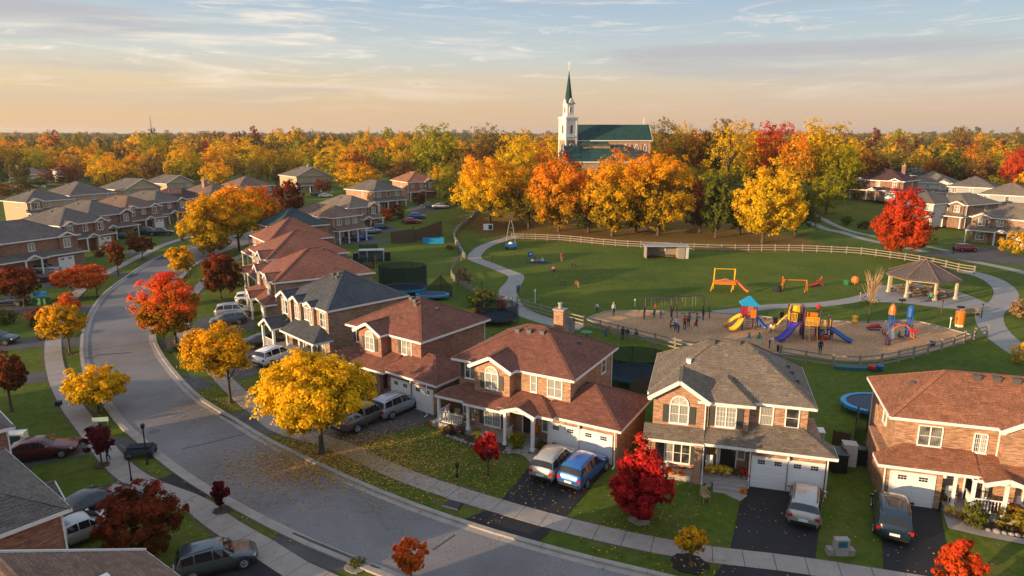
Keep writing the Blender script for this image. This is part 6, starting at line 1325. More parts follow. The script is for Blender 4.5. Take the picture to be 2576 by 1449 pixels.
# ---------------------------------------------------------------- people
_pp = {}
def person_mesh(pose):
    """one continuous body: skinned skeleton of the pose, coloured by what each bone wears"""
    if pose in _pp: return _pp[pose]
    J = dict(pel=(0, 0, .95), wa=(0, 0, 1.12), ch=(0, 0, 1.33), nk=(0, 0, 1.49), hd=(0, .01, 1.60), ht=(0, .0, 1.72),
             ls=(.17, 0, 1.42), le=(.25, .02, 1.15), lh=(.26, -.08, .90), lf=(.26, -.12, .80), rs=(-.17, 0, 1.42), re=(-.25, .02, 1.15), rh=(-.26, -.08, .90), rf=(-.26, -.12, .80),
             lt=(.10, 0, .90), lk=(.11, -.02, .50), la=(.11, .02, .09), lo=(.12, -.14, .04), rt=(-.10, 0, .90), rk=(-.11, -.02, .50), ra=(-.11, .02, .09), ro=(-.12, -.14, .04))
    U = dict(walk=dict(lk=(.11, -.18, .52), la=(.11, -.16, .12), lo=(.12, -.32, .06), rk=(-.11, .08, .50), ra=(-.11, .28, .16), ro=(-.12, .16, .06), lh=(.27, .12, .92), lf=(.27, .12, .82), rh=(-.27, -.22, .98), rf=(-.27, -.28, .90)),
             reach=dict(le=(.24, -.2, 1.28), lh=(.2, -.42, 1.25), lf=(.2, -.52, 1.26), re=(-.24, -.2, 1.28), rh=(-.2, -.42, 1.25), rf=(-.2, -.52, 1.26)),
             sit=dict(pel=(0, .05, .46), wa=(0, .06, .62), ch=(0, .02, .84), nk=(0, 0, 1.0), hd=(0, -.01, 1.11), ht=(0, -.02, 1.23), ls=(.17, 0, .93), rs=(-.17, 0, .93), le=(.24, -.08, .70), re=(-.24, -.08, .70), lh=(.16, -.3, .60), rh=(-.16, -.3, .60), lf=(.14, -.38, .58), rf=(-.14, -.38, .58), lt=(.1, .02, .46), rt=(-.1, .02, .46), lk=(.12, -.42, .50), rk=(-.12, -.42, .50), la=(.12, -.42, .09), ra=(-.12, -.42, .09), lo=(.12, -.58, .04), ro=(-.12, -.58, .04)),
             floor=dict(pel=(0, .1, .14), wa=(0, .12, .30), ch=(0, .08, .52), nk=(0, .05, .67), hd=(0, .02, .78), ht=(0, .0, .90), ls=(.17, .07, .60), rs=(-.17, .07, .60), le=(.25, .12, .36), re=(-.25, .12, .36), lh=(.24, -.1, .22), rh=(-.24, -.1, .22), lf=(.22, -.2, .22), rf=(-.22, -.2, .22), lt=(.1, .06, .14), rt=(-.1, .06, .14), lk=(.18, -.30, .34), rk=(-.18, -.30, .34), la=(.16, -.62, .08), ra=(-.16, -.62, .08), lo=(.17, -.76, .05), ro=(-.17, -.76, .05)),
             bend=dict(wa=(0, -.08, 1.08), ch=(0, -.30, 1.18), nk=(0, -.44, 1.22), hd=(0, -.56, 1.24), ht=(0, -.66, 1.30), ls=(.17, -.36, 1.18), rs=(-.17, -.36, 1.18), le=(.22, -.42, .92), re=(-.22, -.42, .92), lh=(.18, -.52, .70), rh=(-.18, -.52, .70), lf=(.18, -.56, .62), rf=(-.18, -.56, .62)), stand={})
    J.update(U[pose])
    keys = list(J); bones = [('pel', 'wa'), ('wa', 'ch'), ('ch', 'nk'), ('nk', 'hd'), ('hd', 'ht'), ('ch', 'ls'), ('ls', 'le'), ('le', 'lh'), ('lh', 'lf'), ('ch', 'rs'), ('rs', 're'), ('re', 'rh'), ('rh', 'rf'), ('pel', 'lt'), ('lt', 'lk'), ('lk', 'la'), ('la', 'lo'), ('pel', 'rt'), ('rt', 'rk'), ('rk', 'ra'), ('ra', 'ro')]
    rr = dict(pel=(.145, .11), wa=(.135, .10), ch=(.155, .11), nk=(.055, .06), hd=(.085, .10), ht=(.07, .085), ls=(.07, .07), rs=(.07, .07), le=(.048, .048), re=(.048, .048), lh=(.034, .034), rh=(.034, .034), lf=(.04, .022), rf=(.04, .022), lt=(.095, .095), rt=(.095, .095), lk=(.062, .062), rk=(.062, .062), la=(.042, .042), ra=(.042, .042), lo=(.045, .03), ro=(.045, .03))
    me = bpy.data.meshes.new('skeleton'); me.from_pydata([J[k] for k in keys], [(keys.index(a), keys.index(b)) for a, b in bones], [])
    o = bpy.data.objects.new('skeleton', me); COL.objects.link(o); md = o.modifiers.new('s', 'SKIN'); o.modifiers.new('u', 'SUBSURF').levels = 1
    for k, s in zip(keys, me.skin_vertices[0].data): s.radius = rr[k]; s.use_root = (k == 'pel')
    dg = bpy.context.evaluated_depsgraph_get(); dg.update(); nm = bpy.data.meshes.new_from_object(o.evaluated_get(dg)); nm.name = 'body'
    bpy.data.objects.remove(o)
    nm.materials.clear()
    for m in (M['skin'], M['flower_r'], M['black'], M['black']): nm.materials.append(m)
    bm_ = {b: (0 if b in (('nk', 'hd'), ('hd', 'ht'), ('lh', 'lf'), ('rh', 'rf')) else 1 if b[1] in ('wa', 'ch', 'nk', 'ls', 'rs', 'le', 're', 'lh', 'rh') else 3 if b[1] in ('lo', 'ro') else 2) for b in bones}
    seg = [(Vector(J[a]), Vector(J[b]), bm_[(a, b)]) for a, b in bones]
    for p in nm.polygons:
        p.use_smooth = True; c = p.center; best = (9, 0)
        for a, b, k in seg:
            ab = b - a; t = max(0, min(1, (c - a).dot(ab) / max(ab.length_squared, 1e-9))); d = (c - (a + ab * t)).length
            if d < best[0]: best = (d, k)
        p.material_index = best[1]
    hd, ht = Vector(J['hd']), Vector(J['ht']); up = (ht - hd).normalized(); c = (hd + ht) / 2 + up * .02
    h = MB(); n = 10
    for i in range(4):
        a0, a1 = math.pi / 2 * i / 4, math.pi / 2 * (i + 1) / 4
        for j in range(n):
            q = []
            for (a, jj) in ((a0, j), (a0, j + 1), (a1, j + 1), (a1, j)):
                t = 2 * math.pi * jj / n; q.append(c + Vector((.108 * math.cos(a) * math.cos(t), .118 * math.cos(a) * math.sin(t) + .018, .115 * math.sin(a))))
            h.poly(q)
    h.box(c.x - .09, c.y + .03, c.z - .12, c.x + .09, c.y + .13, c.z + .03)
    f = MB(); f.box(c.x - .014, c.y - .135, c.z - .07, c.x + .014, c.y - .10, c.z - .03).box(c.x - .045, c.y - .118, c.z - .03, c.x - .02, c.y - .10, c.z - .015, 1).box(c.x + .02, c.y - .118, c.z - .03, c.x + .045, c.y - .10, c.z - .015, 1).box(c.x - .025, c.y - .118, c.z - .105, c.x + .025, c.y - .09, c.z - .09, 1).box(c.x - .105, c.y - .01, c.z - .07, c.x - .09, c.y + .03, c.z - .01).box(c.x + .09, c.y - .01, c.z - .07, c.x + .105, c.y + .03, c.z - .01)
    _pp[pose] = (nm, h.mesh('hair', M['door'], True), f.mesh('face', [M['skin'], M['black']])); return _pp[pose]
CLOTH = {k: mat('cloth_' + k, c, .9) for k, c in dict(red=(.42, .02, .02), blue=(.02, .10, .35), lightblue=(.06, .28, .5), white=(.6, .6, .58), black=(.015, .015, .018), navy=(.015, .025, .07), grey=(.15, .15, .15), green=(.02, .25, .15), pink=(.45, .08, .18), khaki=(.25, .2, .12), orange=(.55, .13, .02), teal=(.01, .2, .22)).items()}
HAIR = {k: mat('hair_' + k, c, .7) for k, c in dict(dark=(.02, .014, .01), brown=(.08, .04, .02), blond=(.35, .22, .09)).items()}
def person(label, px, face, pose='stand', top='red', legs='navy', hair='dark', s=1., z=.02, dz=0.):
    g = G(*px); nm, hm, fm = person_mesh(pose)
    rt = empty('person', (g.x, g.y, g.z + z + dz), rad(face), label, 'person'); rt.scale = (s, s, s)
    b = put('body', nm, rt)
    for i, m in ((1, CLOTH[top]), (2, CLOTH[legs])): b.material_slots[i].link = 'OBJECT'; b.material_slots[i].material = m
    put('hair', hm, rt, mat=HAIR[hair]); put('face', fm, rt); return rt
# field
person('person in red jacket standing on the open grass', (1413, 660), 20, 'stand', 'red', 'khaki')
person('person in dark pink top kneeling on the grass nearest the blue mats', (1393, 683), 160, 'floor', 'pink', 'navy', 'brown', 1.15)
person('person in dark clothes sitting on the grass with stretched legs', (1441, 671), 70, 'floor', 'black', 'black', 'brown', 1.1)
person('person in orange-red shirt bending beside a pale board on the grass', (1455, 726), -60, 'bend', 'orange', 'khaki')
person('person in blue jacket and teal bag walking beside the winding path', (1303, 741), 10, 'walk', 'blue', 'navy')
person('small child in white standing just outside the wood chips', (1502, 786), 0, 'stand', 'white', 'black', 'dark', .75)
person('person in pale top with long hair at the left edge of the wood chips', (1543, 794), 30, 'stand', 'white', 'navy', 'blond')
person('child in red leaning on the first swing frame', (1648, 790), 90, 'reach', 'red', 'grey', 'brown', .8)
person('person in red jacket in the middle of the group near the swings', (1722, 830), 10, 'stand', 'red', 'navy', 'brown')
person('person in cream jacket at the left of the group near the swings', (1700, 832), -30, 'stand', 'white', 'navy', 'blond')
person('person in blue bending in front of the group near the swings', (1707, 838), -120, 'bend', 'blue', 'navy', 'dark', .9)
person('person in teal and yellow top right of the group near the swings', (1752, 824), 60, 'reach', 'teal', 'navy', 'brown')
person('child in red vest standing below the teal-topped person', (1749, 837), 150, 'stand', 'red', 'white', 'dark', .8)
person('person in red climbing over the rail fence', (1523, 848), 120, 'bend', 'red', 'blue', 'dark', .9)
person('person in black beside the rail fence, left one of two', (1566, 857), 180, 'stand', 'black', 'black', 'brown', .95)
person('person in black beside the rail fence, right one of two', (1578, 858), 150, 'stand', 'navy', 'grey', 'blond', .9)
person('child in light blue near the roof ridge at the playground edge', (1883, 868), 20, 'stand', 'lightblue', 'white', 'dark', .8)
person('person in green top beside the child in light blue', (1908, 872), -20, 'stand', 'green', 'white', 'dark', .9)
person('person in pale top and black trousers right of the green-topped one', (1935, 876), 60, 'bend', 'white', 'black', 'brown', .95)
person('person in dark patterned jacket standing alone below the large play tower', (2062, 893), 0, 'stand', 'navy', 'black', 'brown')
person('child sitting in orange under the large play tower', (2072, 846), 40, 'floor', 'orange', 'navy', 'dark', .9)
person('person in red under the rocket climbing frame', (2280, 836), 100, 'stand', 'pink', 'navy', 'dark', .9)
person('person in red-orange on the grass beside the small orange frame', (2052, 720), 30, 'floor', 'red', 'black', 'dark', 1.1)
person('person in orange sitting under the gazebo roof', (2357, 752), 0, 'sit', 'orange', 'black', 'dark')
person('person in dark blue walking past the dark red street tree', (273, 1162), -20, 'walk', 'navy', 'navy', 'dark')
person('person in black standing by the red hatchback', (2397, 640), 0, 'stand', 'black', 'navy', 'dark')
person('person in pale blue on the porch behind the red tree', (1782, 1160), 0, 'stand', 'lightblue', 'grey', 'dark', .8, dz=.4) if False else None
# dog
def dog(px, th):
    J = [(.45, 0, .52), (.25, 0, .50), (0, 0, .50), (-.25, 0, .50), (-.38, 0, .50), (.58, 0, .62), (.72, 0, .60), (-.52, 0, .42), (.25, .09, .30), (.25, .09, .04), (.25, -.09, .30), (.22, -.09, .04), (-.27, .09, .32), (-.33, .09, .18), (-.29, .09, .04), (-.27, -.09, .32), (-.33, -.09, .18), (-.29, -.09, .04)]
    E = [(0, 1), (1, 2), (2, 3), (3, 4), (0, 5), (5, 6), (4, 7), (1, 8), (8, 9), (1, 10), (10, 11), (3, 12), (12, 13), (13, 14), (3, 15), (15, 16), (16, 17)]
    r = [.10, .14, .12, .12, .08, .085, .05, .03, .05, .03, .05, .03, .06, .035, .03, .06, .035, .03]
    me = bpy.data.meshes.new('sk'); me.from_pydata(J, E, []); o = bpy.data.objects.new('sk', me); COL.objects.link(o); o.modifiers.new('s', 'SKIN'); o.modifiers.new('u', 'SUBSURF').levels = 1
    for i, s in enumerate(me.skin_vertices[0].data): s.radius = (r[i], r[i]); s.use_root = i == 2
    dg = bpy.context.evaluated_depsgraph_get(); dg.update(); nm = bpy.data.meshes.new_from_object(o.evaluated_get(dg)); bpy.data.objects.remove(o); nm.materials.clear(); nm.materials.append(mat('dog_fur', (.24, .15, .08), .9, var=.3, vscale=8))
    for p in nm.polygons: p.use_smooth = True
    g = G(*px); rt = empty('dog', (g.x, g.y, .01), rad(th), 'light brown dog walking on the meadow', 'dog'); rt.scale = (1.3, 1.3, 1.3); put('body', nm, rt)
    MB().box(.52, .05, .66, .58, .09, .75).build('ear', M['wood_dark'], rt); MB().box(.52, -.09, .66, .58, -.05, .75).build('ear', M['wood_dark'], rt)
dog((1416, 717), 185)

for lab, px, f_, po, tp, lg, hr, sc in [
 ('child in orange sitting on the chips left of the group near the swings', (1688, 824), 60, 'floor', 'orange', 'navy', 'brown', .9), ('person in grey hugging the back of the swing group', (1732, 822), 200, 'stand', 'grey', 'navy', 'dark', 1), ('small child in green between the swing legs', (1645, 800), 30, 'stand', 'green', 'navy', 'dark', .65),
 ('small child in blue by the left swing seat', (1662, 802), -40, 'reach', 'blue', 'grey', 'blond', .65), ('person in navy beside the curved swing leg', (1768, 806), 90, 'stand', 'navy', 'navy', 'dark', 1), ('child in red sliding off the yellow chute', (1850, 824), 20, 'floor', 'red', 'navy', 'dark', .75), ('person in brown crouching right of the blue-roofed tower', (1912, 822), 60, 'bend', 'khaki', 'black', 'dark', .9),
 ('person in black at the back of the large play structure', (1965, 815), 0, 'stand', 'black', 'black', 'dark', 1), ('child in white on the chips between the two play towers', (1938, 838), 100, 'walk', 'white', 'blue', 'brown', .7), ('child in pink beside the red bench of the play structure', (2092, 852), -60, 'stand', 'pink', 'navy', 'blond', .7),
 ('child in teal under the rocket frame arch', (2262, 850), 20, 'floor', 'teal', 'navy', 'dark', .8), ('child in orange right of the rocket frame', (2292, 846), 200, 'reach', 'orange', 'navy', 'brown', .75), ('person in white top sitting at a gazebo table, left', (2283, 748), 20, 'sit', 'white', 'navy', 'blond', 1), ('person in green sitting at a gazebo table, right', (2340, 757), -50, 'sit', 'green', 'black', 'brown', 1),
 ('person in navy sitting on the dark picnic mat', (1346, 659), 60, 'floor', 'navy', 'grey', 'dark', 1), ('person in white sitting at the right end of the picnic mat', (1364, 661), -40, 'floor', 'white', 'blue', 'blond', 1), ('person in blue standing by the covered wagon', (1296, 627), -20, 'stand', 'blue', 'black', 'brown', 1), ('person in black at the lower rail fence, right of the pair', (1600, 862), 170, 'bend', 'black', 'khaki', 'dark', .9)]:
    person(lab, px, f_, po, tp, lg, hr, sc)
# ---------------------------------------------------------------- rail fences
def fence(label, px, step=2.6, h=1.25, rails=3, m='wood'):
    pl = spline([tuple(G(*q)[:2]) for q in px], step); a0 = pl[0]
    rt = empty('rail_fence', (a0.x, a0.y, hill(*a0)), 0, label, 'fence'); z0 = hill(*a0)
    pm = MB().box(-.085, -.085, -.3, .085, .085, h + .12).box(-.1, -.1, h + .12, .1, .1, h + .16).mesh('post', M[m])
    for i, p in enumerate(pl):
        put('post', pm, rt, (p.x - a0.x, p.y - a0.y, hill(*p) - z0 + R.uniform(-.04, .03)), (R.uniform(-.03, .03), R.uniform(-.03, .03), R.uniform(-.2, .2)))
    rm = MB().bar((-.5, 0, 0), (.5, 0, 0), .05, .13).mesh('rail', M[m])
    for i in range(len(pl) - 1):
        a, b = pl[i], pl[i + 1]; d = b - a; L = d.length
        for k in range(rails):
            z = .30 + k * (h - .35) / (rails - 1) + R.uniform(-.02, .02)
            za, zb = hill(*a) - z0 + z, hill(*b) - z0 + z
            put('rail', rm, rt, ((a.x + b.x) / 2 - a0.x, (a.y + b.y) / 2 - a0.y, (za + zb) / 2), (0, -math.atan2(zb - za, L) + R.uniform(-.006, .006), math.atan2(d.y, d.x)), None, (L + .12, 1, 1))
    return rt
fence('three-rail timber fence running below the row of park maples to the gazebo side', [(1287, 602), (1356, 604), (1418, 607), (1479, 613), (1543, 619), (1607, 623), (1692, 627), (1756, 630), (1829, 632), (1940, 632), (2013, 633), (2088, 636), (2161, 640), (2230, 649), (2280, 656), (2352, 669), (2422, 685), (2450, 689)])
fence('three-rail timber fence from the path gate down along the wood chips to the grey-roofed house', [(1301, 771), (1322, 779), (1351, 788), (1386, 798), (1414, 807), (1447, 816), (1476, 824), (1516, 834), (1562, 846), (1615, 859), (1663, 872), (1719, 885), (1800, 898), (1880, 906)])
fence('three-rail timber fence curving round the right end of the playground', [(1960, 902), (2053, 918), (2126, 927), (2193, 925), (2241, 917), (2289, 905), (2329, 894), (2370, 883), (2411, 869), (2448, 855), (2482, 846)])
def stonefence(label, px, h=.9):
    pl = spline([tuple(G(*q)[:2]) for q in px], .9); a0 = pl[0]; rt = empty('stone_wall', (a0.x, a0.y, 0), 0, label, 'wall')
    ms = []
    for v in range(4):
        b = MB(); rr = random.Random(v)
        for k in range(3):
            for j in range(2):
                x = -.5 + j * .5 + rr.uniform(-.06, .06) + (.12 if k % 2 else 0); b.prism([(x + rr.uniform(0, .05), -.2), (x + .46, -.2 + rr.uniform(-.05, .05)), (x + .44, .2), (x + rr.uniform(0, .06), .2 + rr.uniform(-.04, .04))], k * h / 3 + .01, (k + 1) * h / 3 - rr.uniform(0, .05))
        ms.append(b.mesh('stone', M['stone']))
    for a, b in zip(pl, pl[1:]):
        d = b - a; o = put('stone', ms[R.randrange(4)], rt, ((a.x + b.x) / 2 - a0.x, (a.y + b.y) / 2 - a0.y, hill(*a)), (0, 0, math.atan2(d.y, d.x) + R.uniform(-.08, .08)), None, (1, R.uniform(.8, 1.15), R.uniform(.85, 1.15))); o['kind'] = 'stuff'
stonefence('rough dry stone wall winding beside the path from the first park maple', [(1215, 546), (1188, 556), (1160, 572), (1146, 588), (1143, 602), (1154, 624), (1169, 650)])
fence('low rail fence curving from the stone wall past the bare shrub to the path', [(1160, 655), (1143, 672), (1135, 692), (1143, 709), (1170, 727), (1210, 744), (1250, 757), (1288, 767)], 2.0, .95)
# ---------------------------------------------------------------- playground
def at(px, z=0., name='thing', label='', cat='', th=0.):
    g = G(*px); return empty(name, (g.x, g.y, g.z + .015), rad(th), label, cat)
def slide(par, a, b, w, mm, curl=.0, n=12, side=.22, name='slide'):
    """chute from a (top) to b (bottom): trough section swept along an S line"""
    m = MB(); a = Vector(a); b = Vector(b); dh = Vector((b.x - a.x, b.y - a.y, 0)); d = dh.normalized(); s = Vector((-d.y, d.x, 0)); rings = []
    for i in range(n + 1):
        t = i / n; e = t * t * (3 - 2 * t); e = .25 * t + .75 * e
        p = Vector((a.x + dh.x * t, a.y + dh.y * t, a.z + (b.z - a.z) * e)) + s * curl * math.sin(math.pi * t * .9)
        rings.append([p + s * w / 2 + Vector((0, 0, side)), p + s * (w / 2 - .03) + Vector((0, 0, .02)), p + s * w * .25 - Vector((0, 0, .03)), p - s * w * .25 - Vector((0, 0, .03)), p - s * (w / 2 - .03) + Vector((0, 0, .02)), p - s * w / 2 + Vector((0, 0, side)), p - s * (w / 2 + .05) + Vector((0, 0, side)), p - s * (w / 2 + .05) - Vector((0, 0, .08)), p + s * (w / 2 + .05) - Vector((0, 0, .08)), p + s * (w / 2 + .05) + Vector((0, 0, side)), p + s * w / 2 + Vector((0, 0, side))])
    loft(m, rings); return m.build(name, M[mm], par, True)
def deck(par, x0, y0, x1, y1, z, pm='violet', ph=3.0, posts=True):
    MB().box(x0, y0, z - .08, x1, y1, z).build('platform', M['violet'], par)
    if posts:
        for x in (x0, x1):
            for y in (y0, y1): MB().tube([(x, y, 0), (x, y, ph)], .07, 8).lathe([(.09, 0), (.05, .12)], 8, (x, y, ph)).build('post', M[pm], par)
def barrier(par, a, b, z, h, mm):
    p = MB(); a = Vector(a); b = Vector(b); n = max(2, int((b - a).length / .14)); p.bar((*a, z + h), (*b, z + h), .07).bar((*a, z + .05), (*b, z + .05), .07)
    for i in range(n + 1): q = a.lerp(b, i / n); p.bar((q.x, q.y, z + .05), (q.x, q.y, z + h), .075, .05)
    return p.build('barrier_panel', M[mm], par)
def pyramid(par, x0, y0, x1, y1, z, h, mm):
    m = MB(); xm, ym = (x0 + x1) / 2, (y0 + y1) / 2; k = 4
    for i in range(k):
        f0, f1 = 1 - i / k * .92, 1 - (i + 1) / k * .92 + .05; z0, z1 = z + h * i / k, z + h * (i + 1) / k
        r0 = [(xm + (x0 - xm) * f0, ym + (y0 - ym) * f0, z0), (xm + (x1 - xm) * f0, ym + (y0 - ym) * f0, z0), (xm + (x1 - xm) * f0, ym + (y1 - ym) * f0, z0), (xm + (x0 - xm) * f0, ym + (y1 - ym) * f0, z0)]
        r1 = [(xm + (x0 - xm) * f1, ym + (y0 - ym) * f1, z1), (xm + (x1 - xm) * f1, ym + (y0 - ym) * f1, z1), (xm + (x1 - xm) * f1, ym + (y1 - ym) * f1, z1), (xm + (x0 - xm) * f1, ym + (y1 - ym) * f1, z1)]
        for j in range(4): m.poly([r0[j], r0[(j + 1) % 4], r1[(j + 1) % 4], r1[j]])
        m.poly(r0[::-1])
        if i == k - 1: m.poly(r1)
    return m.build('roof', M[mm], par)
# small tower with the blue roof
t = at((1880, 826), name='play_tower', label='small play tower with bright blue pyramid roof and curved yellow slide', cat='play tower', th=-8)
deck(t, -.75, -.75, .75, .75, 1.5, ph=3.0); pyramid(t, -1.05, -1.05, 1.05, 1.05, 3.0, .95, 'cyan')
barrier(t, (-.7, .75), (.7, .75), 1.5, .95, 'orange'); barrier(t, (.2, -.75), (.75, -.75), 1.5, .95, 'orange'); MB().box(.12, -.8, 1.5, .7, -.7, 2.5).build('orange_panel', M['orange'], t); MB().box(-.72, .62, 1.5, -.1, .70, 2.5).build('red_panel', M['red'], t)
slide(t, (-.7, -.55, 1.5), (-2.3, -1.7, .22), .62, 'yellow', .35); slide(t, (-.75, .3, 1.45), (-2.7, .2, .2), .5, 'yellow', -.2)
slide(t, (.75, -.2, 1.4), (2.0, -.9, .3), .55, 'blue', .1)
for i in range(5): MB().box(-.35, -1.0 + .12, .25 + i * .26, .35, -.8, .30 + i * .26).build('ladder_rung', M['violet'], t)
MB().tube([(1.3, .6, 0), (1.2, .7, 1.2), (.75, .7, 1.5)], .05, 6).build('climbing_bar', M['violet'], t)
# large play structure
t = at((2025, 848), name='play_structure', label='large play structure with purple slide, blue slide and yellow barrier panels', cat='play structure', th=-12)
deck(t, -1.9, -.7, -.4, .8, 1.9, ph=3.6); deck(t, -.4, -1.0, 1.2, .6, 1.6, ph=3.3); deck(t, 1.2, -.6, 2.5, .7, 1.2, ph=2.5); deck(t, -1.6, .8, -.2, 2.0, 2.1, ph=3.4)
for a, b, z, c in (((-1.9, -.7), (-1.9, .8), 1.9, 'yellow'), ((-1.6, 2.0), (-.3, 2.0), 2.1, 'yellow'), ((-.3, -1.0), (1.1, -1.0), 1.6, 'yellow'), ((1.3, -.6), (1.9, -.6), 1.2, 'yellow'), ((2.5, -.5), (2.5, .6), 1.2, 'yellow'), ((-.4, .6), (1.1, .6), 1.6, 'orange'), ((-1.8, -.7), (-1.2, -.7), 1.9, 'yellow')): barrier(t, a, b, z, 1.0, c)
MB().box(-.2, -.55, 2.6, 1.0, -.45, 3.05).build('orange_panel', M['orange'], t); MB().box(-1.7, .95, 2.1, -1.65, 1.9, 3.0).build('yellow_panel', M['yellow'], t); MB().lathe([(.02, 0), (.75, .05), (.62, .8), (.05, .85)], 12, (-1.0, 1.4, 2.6)).build('yellow_tube', M['yellow'], t)
slide(t, (-1.2, -.8, 1.9), (-3.4, -2.6, .25), .8, 'purple', .25); slide(t, (2.4, -.3, 1.25), (4.6, -1.4, .2), .7, 'blue', -.1); slide(t, (-1.7, 1.6, 2.0), (-3.2, 2.2, .3), .5, 'yellow', .4)
for i in range(6): MB().bar((.1, -1.05 - i * .12, 1.5 - i * .25), (.95, -1.05 - i * .12, 1.5 - i * .25), .05).build('ladder_rung', M['red'], t)
MB().bar((.1, -1.05, 1.6), (.1, -1.8, 0), .07).bar((.95, -1.05, 1.6), (.95, -1.8, 0), .07).build('ladder_side', M['yellow'], t)
MB().lathe([(.02, -.3), (.28, -.15), (.3, .1), (.02, .3)], 10, (1.25, .65, 3.5)).build('red_ball', M['red'], t); MB().tube([(1.7, -1.1, 0), (1.5, -1.2, .9), (1.9, -.9, 1.4)], .06, 6).build('climbing_bar', M['orange'], t)
MB().box(1.3, -.9, .15, 2.3, -.3, .45).build('red_bench', M['red'], t); MB().lathe([(.4, 0), (.42, .8), (.3, 1.0)], 10, (1.7, .2, 0)).build('crawl_drum', M['cyan'], t)
# rocket climbing frame
t = at((2258, 846), name='rocket_climber', label='rocket climbing frame with pointed orange top and blue posts', cat='climbing frame', th=-5)
for x, h in ((-.9, 2.7), (1.1, 3.2)):
    for dx in (-.2, .2):
        for dy in (-.2, .2): MB().tube([(x + dx, dy, 0), (x + dx, dy, h)], .06, 6).build('post', M['blue'], t)
MB().lathe([(.42, 0), (.40, .5), (.25, 1.0), (.03, 1.25)], 10, (-.9, 0, 2.6)).build('rocket_cone', M['orange'], t); MB().lathe([(.38, 0), (.36, 1.0), (.1, 1.25)], 10, (1.1, 0, 2.4)).build('rocket_tube', M['blue'], t)
for i in range(9):
    a = math.pi * i / 8; MB().tube([(1.3 * math.cos(a), -.9, .1 + 1.5 * math.sin(a)), (1.3 * math.cos(a), .9, .1 + 1.5 * math.sin(a))], .045, 5).build('climbing_bar', M[['orange', 'blue', 'red'][i % 3]], t)
for y in (-.9, -.3, .3, .9): MB().tube([(1.35 * math.cos(math.pi * i / 10), y, 1.55 * math.sin(math.pi * i / 10)) for i in range(11)], .05, 6).build('arch', M['orange' if y < 0 else 'violet'], t)
MB().box(.9, -1.1, .8, 1.7, -.4, 1.1).build('red_panel', M['red'], t)
slide(t, (-1.0, -.3, 1.3), (-1.5, -2.0, .2), .5, 'metal')
# swings
def swing(label, pa, pb, h, bent=False):
    a, b = P(*pa), P(*pb); d = Vector((b.x - a.x, b.y - a.y)); th = math.atan2(d.y, d.x); L = d.length
    rt = empty('swing_set', (a.x, a.y, .02), th, label, 'swing set')
    MB().tube([(0, 0, h), (L / 3, 0, h + .02), (L, 0, h)], .065, 8).build('top_beam', M['violet'], rt)
    for x in (0, L):
        for s in (-1, 1):
            if bent and x == L: pts = [(x - .3, 0, h), (x + .25, s * .25, h - .25), (x + .6, s * .6, h - 1.2), (x + .65, s * .8, 0)]
            else: pts = [(x, 0, h + .02), (x, s * .35, h * .6), (x + (.12 if x else -.12), s * .85, 0)]
            MB().tube(pts, .06, 7).build('leg', M['violet'], rt)
    for i, x in enumerate((L * .3, L * .68)):
        zb = .55; o = MB().box(x - .25, -.1, zb, x + .25, .1, zb + .05).build('swing_seat', M['black'], rt)
        for s in (-1, 1): MB().tube([(x + s * .22, 0, zb), (x + s * .2, 0, h)], .014, 4).build('chain', M['metal'], o)
swing('violet two-seat swing set, the left one', (1622, 800), (1687, 802), 2.6); swing('violet swing set with a curved end leg, the right one', (1698, 802), (1765, 797), 2.8, True)
# orange play frames on the grass
t = at((1822, 732), name='basket_slide', label='yellow frame with an orange basket deck and long orange slide on the grass', cat='play frame', th=-10)
for x in (-1.6, 1.3): MB().tube([(x - .4, -.5, 0), (x, -.2, 1.6), (x + .1, 0, 3.3), (x + .1, .6, 3.3), (x + .1, 1.0, 0)], .06, 6).build('frame', M['yellow'], t)
MB().tube([(-1.5, 0, 3.3), (1.4, 0, 3.3)], .05, 6).build('top_bar', M['yellow'], t); MB().prism([(-1.7, -.7), (1.5, -.7), (1.7, .8), (-1.4, .8)], 1.1, 1.5).build('orange_deck', M['orange'], t); MB().tube([(-1.6, -.7, 1.5), (0, -.9, 2.0), (1.5, -.7, 1.4)], .08, 6).build('hand_rail', M['orange'], t)
slide(t, (1.5, 0, 1.5), (3.3, -.9, .2), .45, 'orange')
t = at((1997, 733), name='climbing_bars', label='small orange A-frame with a crossbar on the grass', cat='play frame', th=-8)
for x in (-1.5, 1.7): MB().tube([(x - .35, -.6, 0), (x, 0, 1.7), (x + .35, .6, 0)], .06, 6).build('leg', M['orange'], t)
MB().tube([(-1.5, 0, 1.7), (1.7, 0, 1.7)], .06, 6).build('top_bar', M['orange'], t); MB().tube([(-1.9, -.8, 2.3), (-1.7, -.2, 1.2), (-2.2, .4, .1)], .1, 6).build('arm', M['orange'], t); MB().lathe([(.7, 0), (.75, .2), (.4, .9)], 10, (-2.4, -.2, 0)).build('net_bucket', M['netting'], t)
t = at((2052, 722), name='spring_rocker', label='red spring rocker toy on the grass between orange frame and orange tent', cat='play frame', th=10)
MB().tube([(-1.1, 0, .2), (0, .1, .35), (.7, 0, 1.1), (.9, 0, 1.6)], .11, 6).build('body', M['red'], t); MB().tube([(.5, 0, 1.3), (1.3, 0, .1)], .08, 6).build('leg', M['red'], t); MB().tube([(-1.2, .3, .1), (.9, .3, .1)], .1, 6).build('base', M['violet'], t)
t = at((2150, 716), name='toy_tent', label='small orange dome toy left of the bare tree', cat='toy', th=0)
MB().lathe([(.55, .35), (.6, .7), (.45, 1.15), (.05, 1.35)], 10, (0, 0, 0)).build('dome', M['orange'], t); MB().tube([(0, 0, 0), (0, 0, .4)], .08, 6).build('stem', M['wood'], t); MB().lathe([(.5, 0), (.5, .5), (.3, .7)], 8, (-1.3, 0, 0)).build('green_base', M['green'], t)
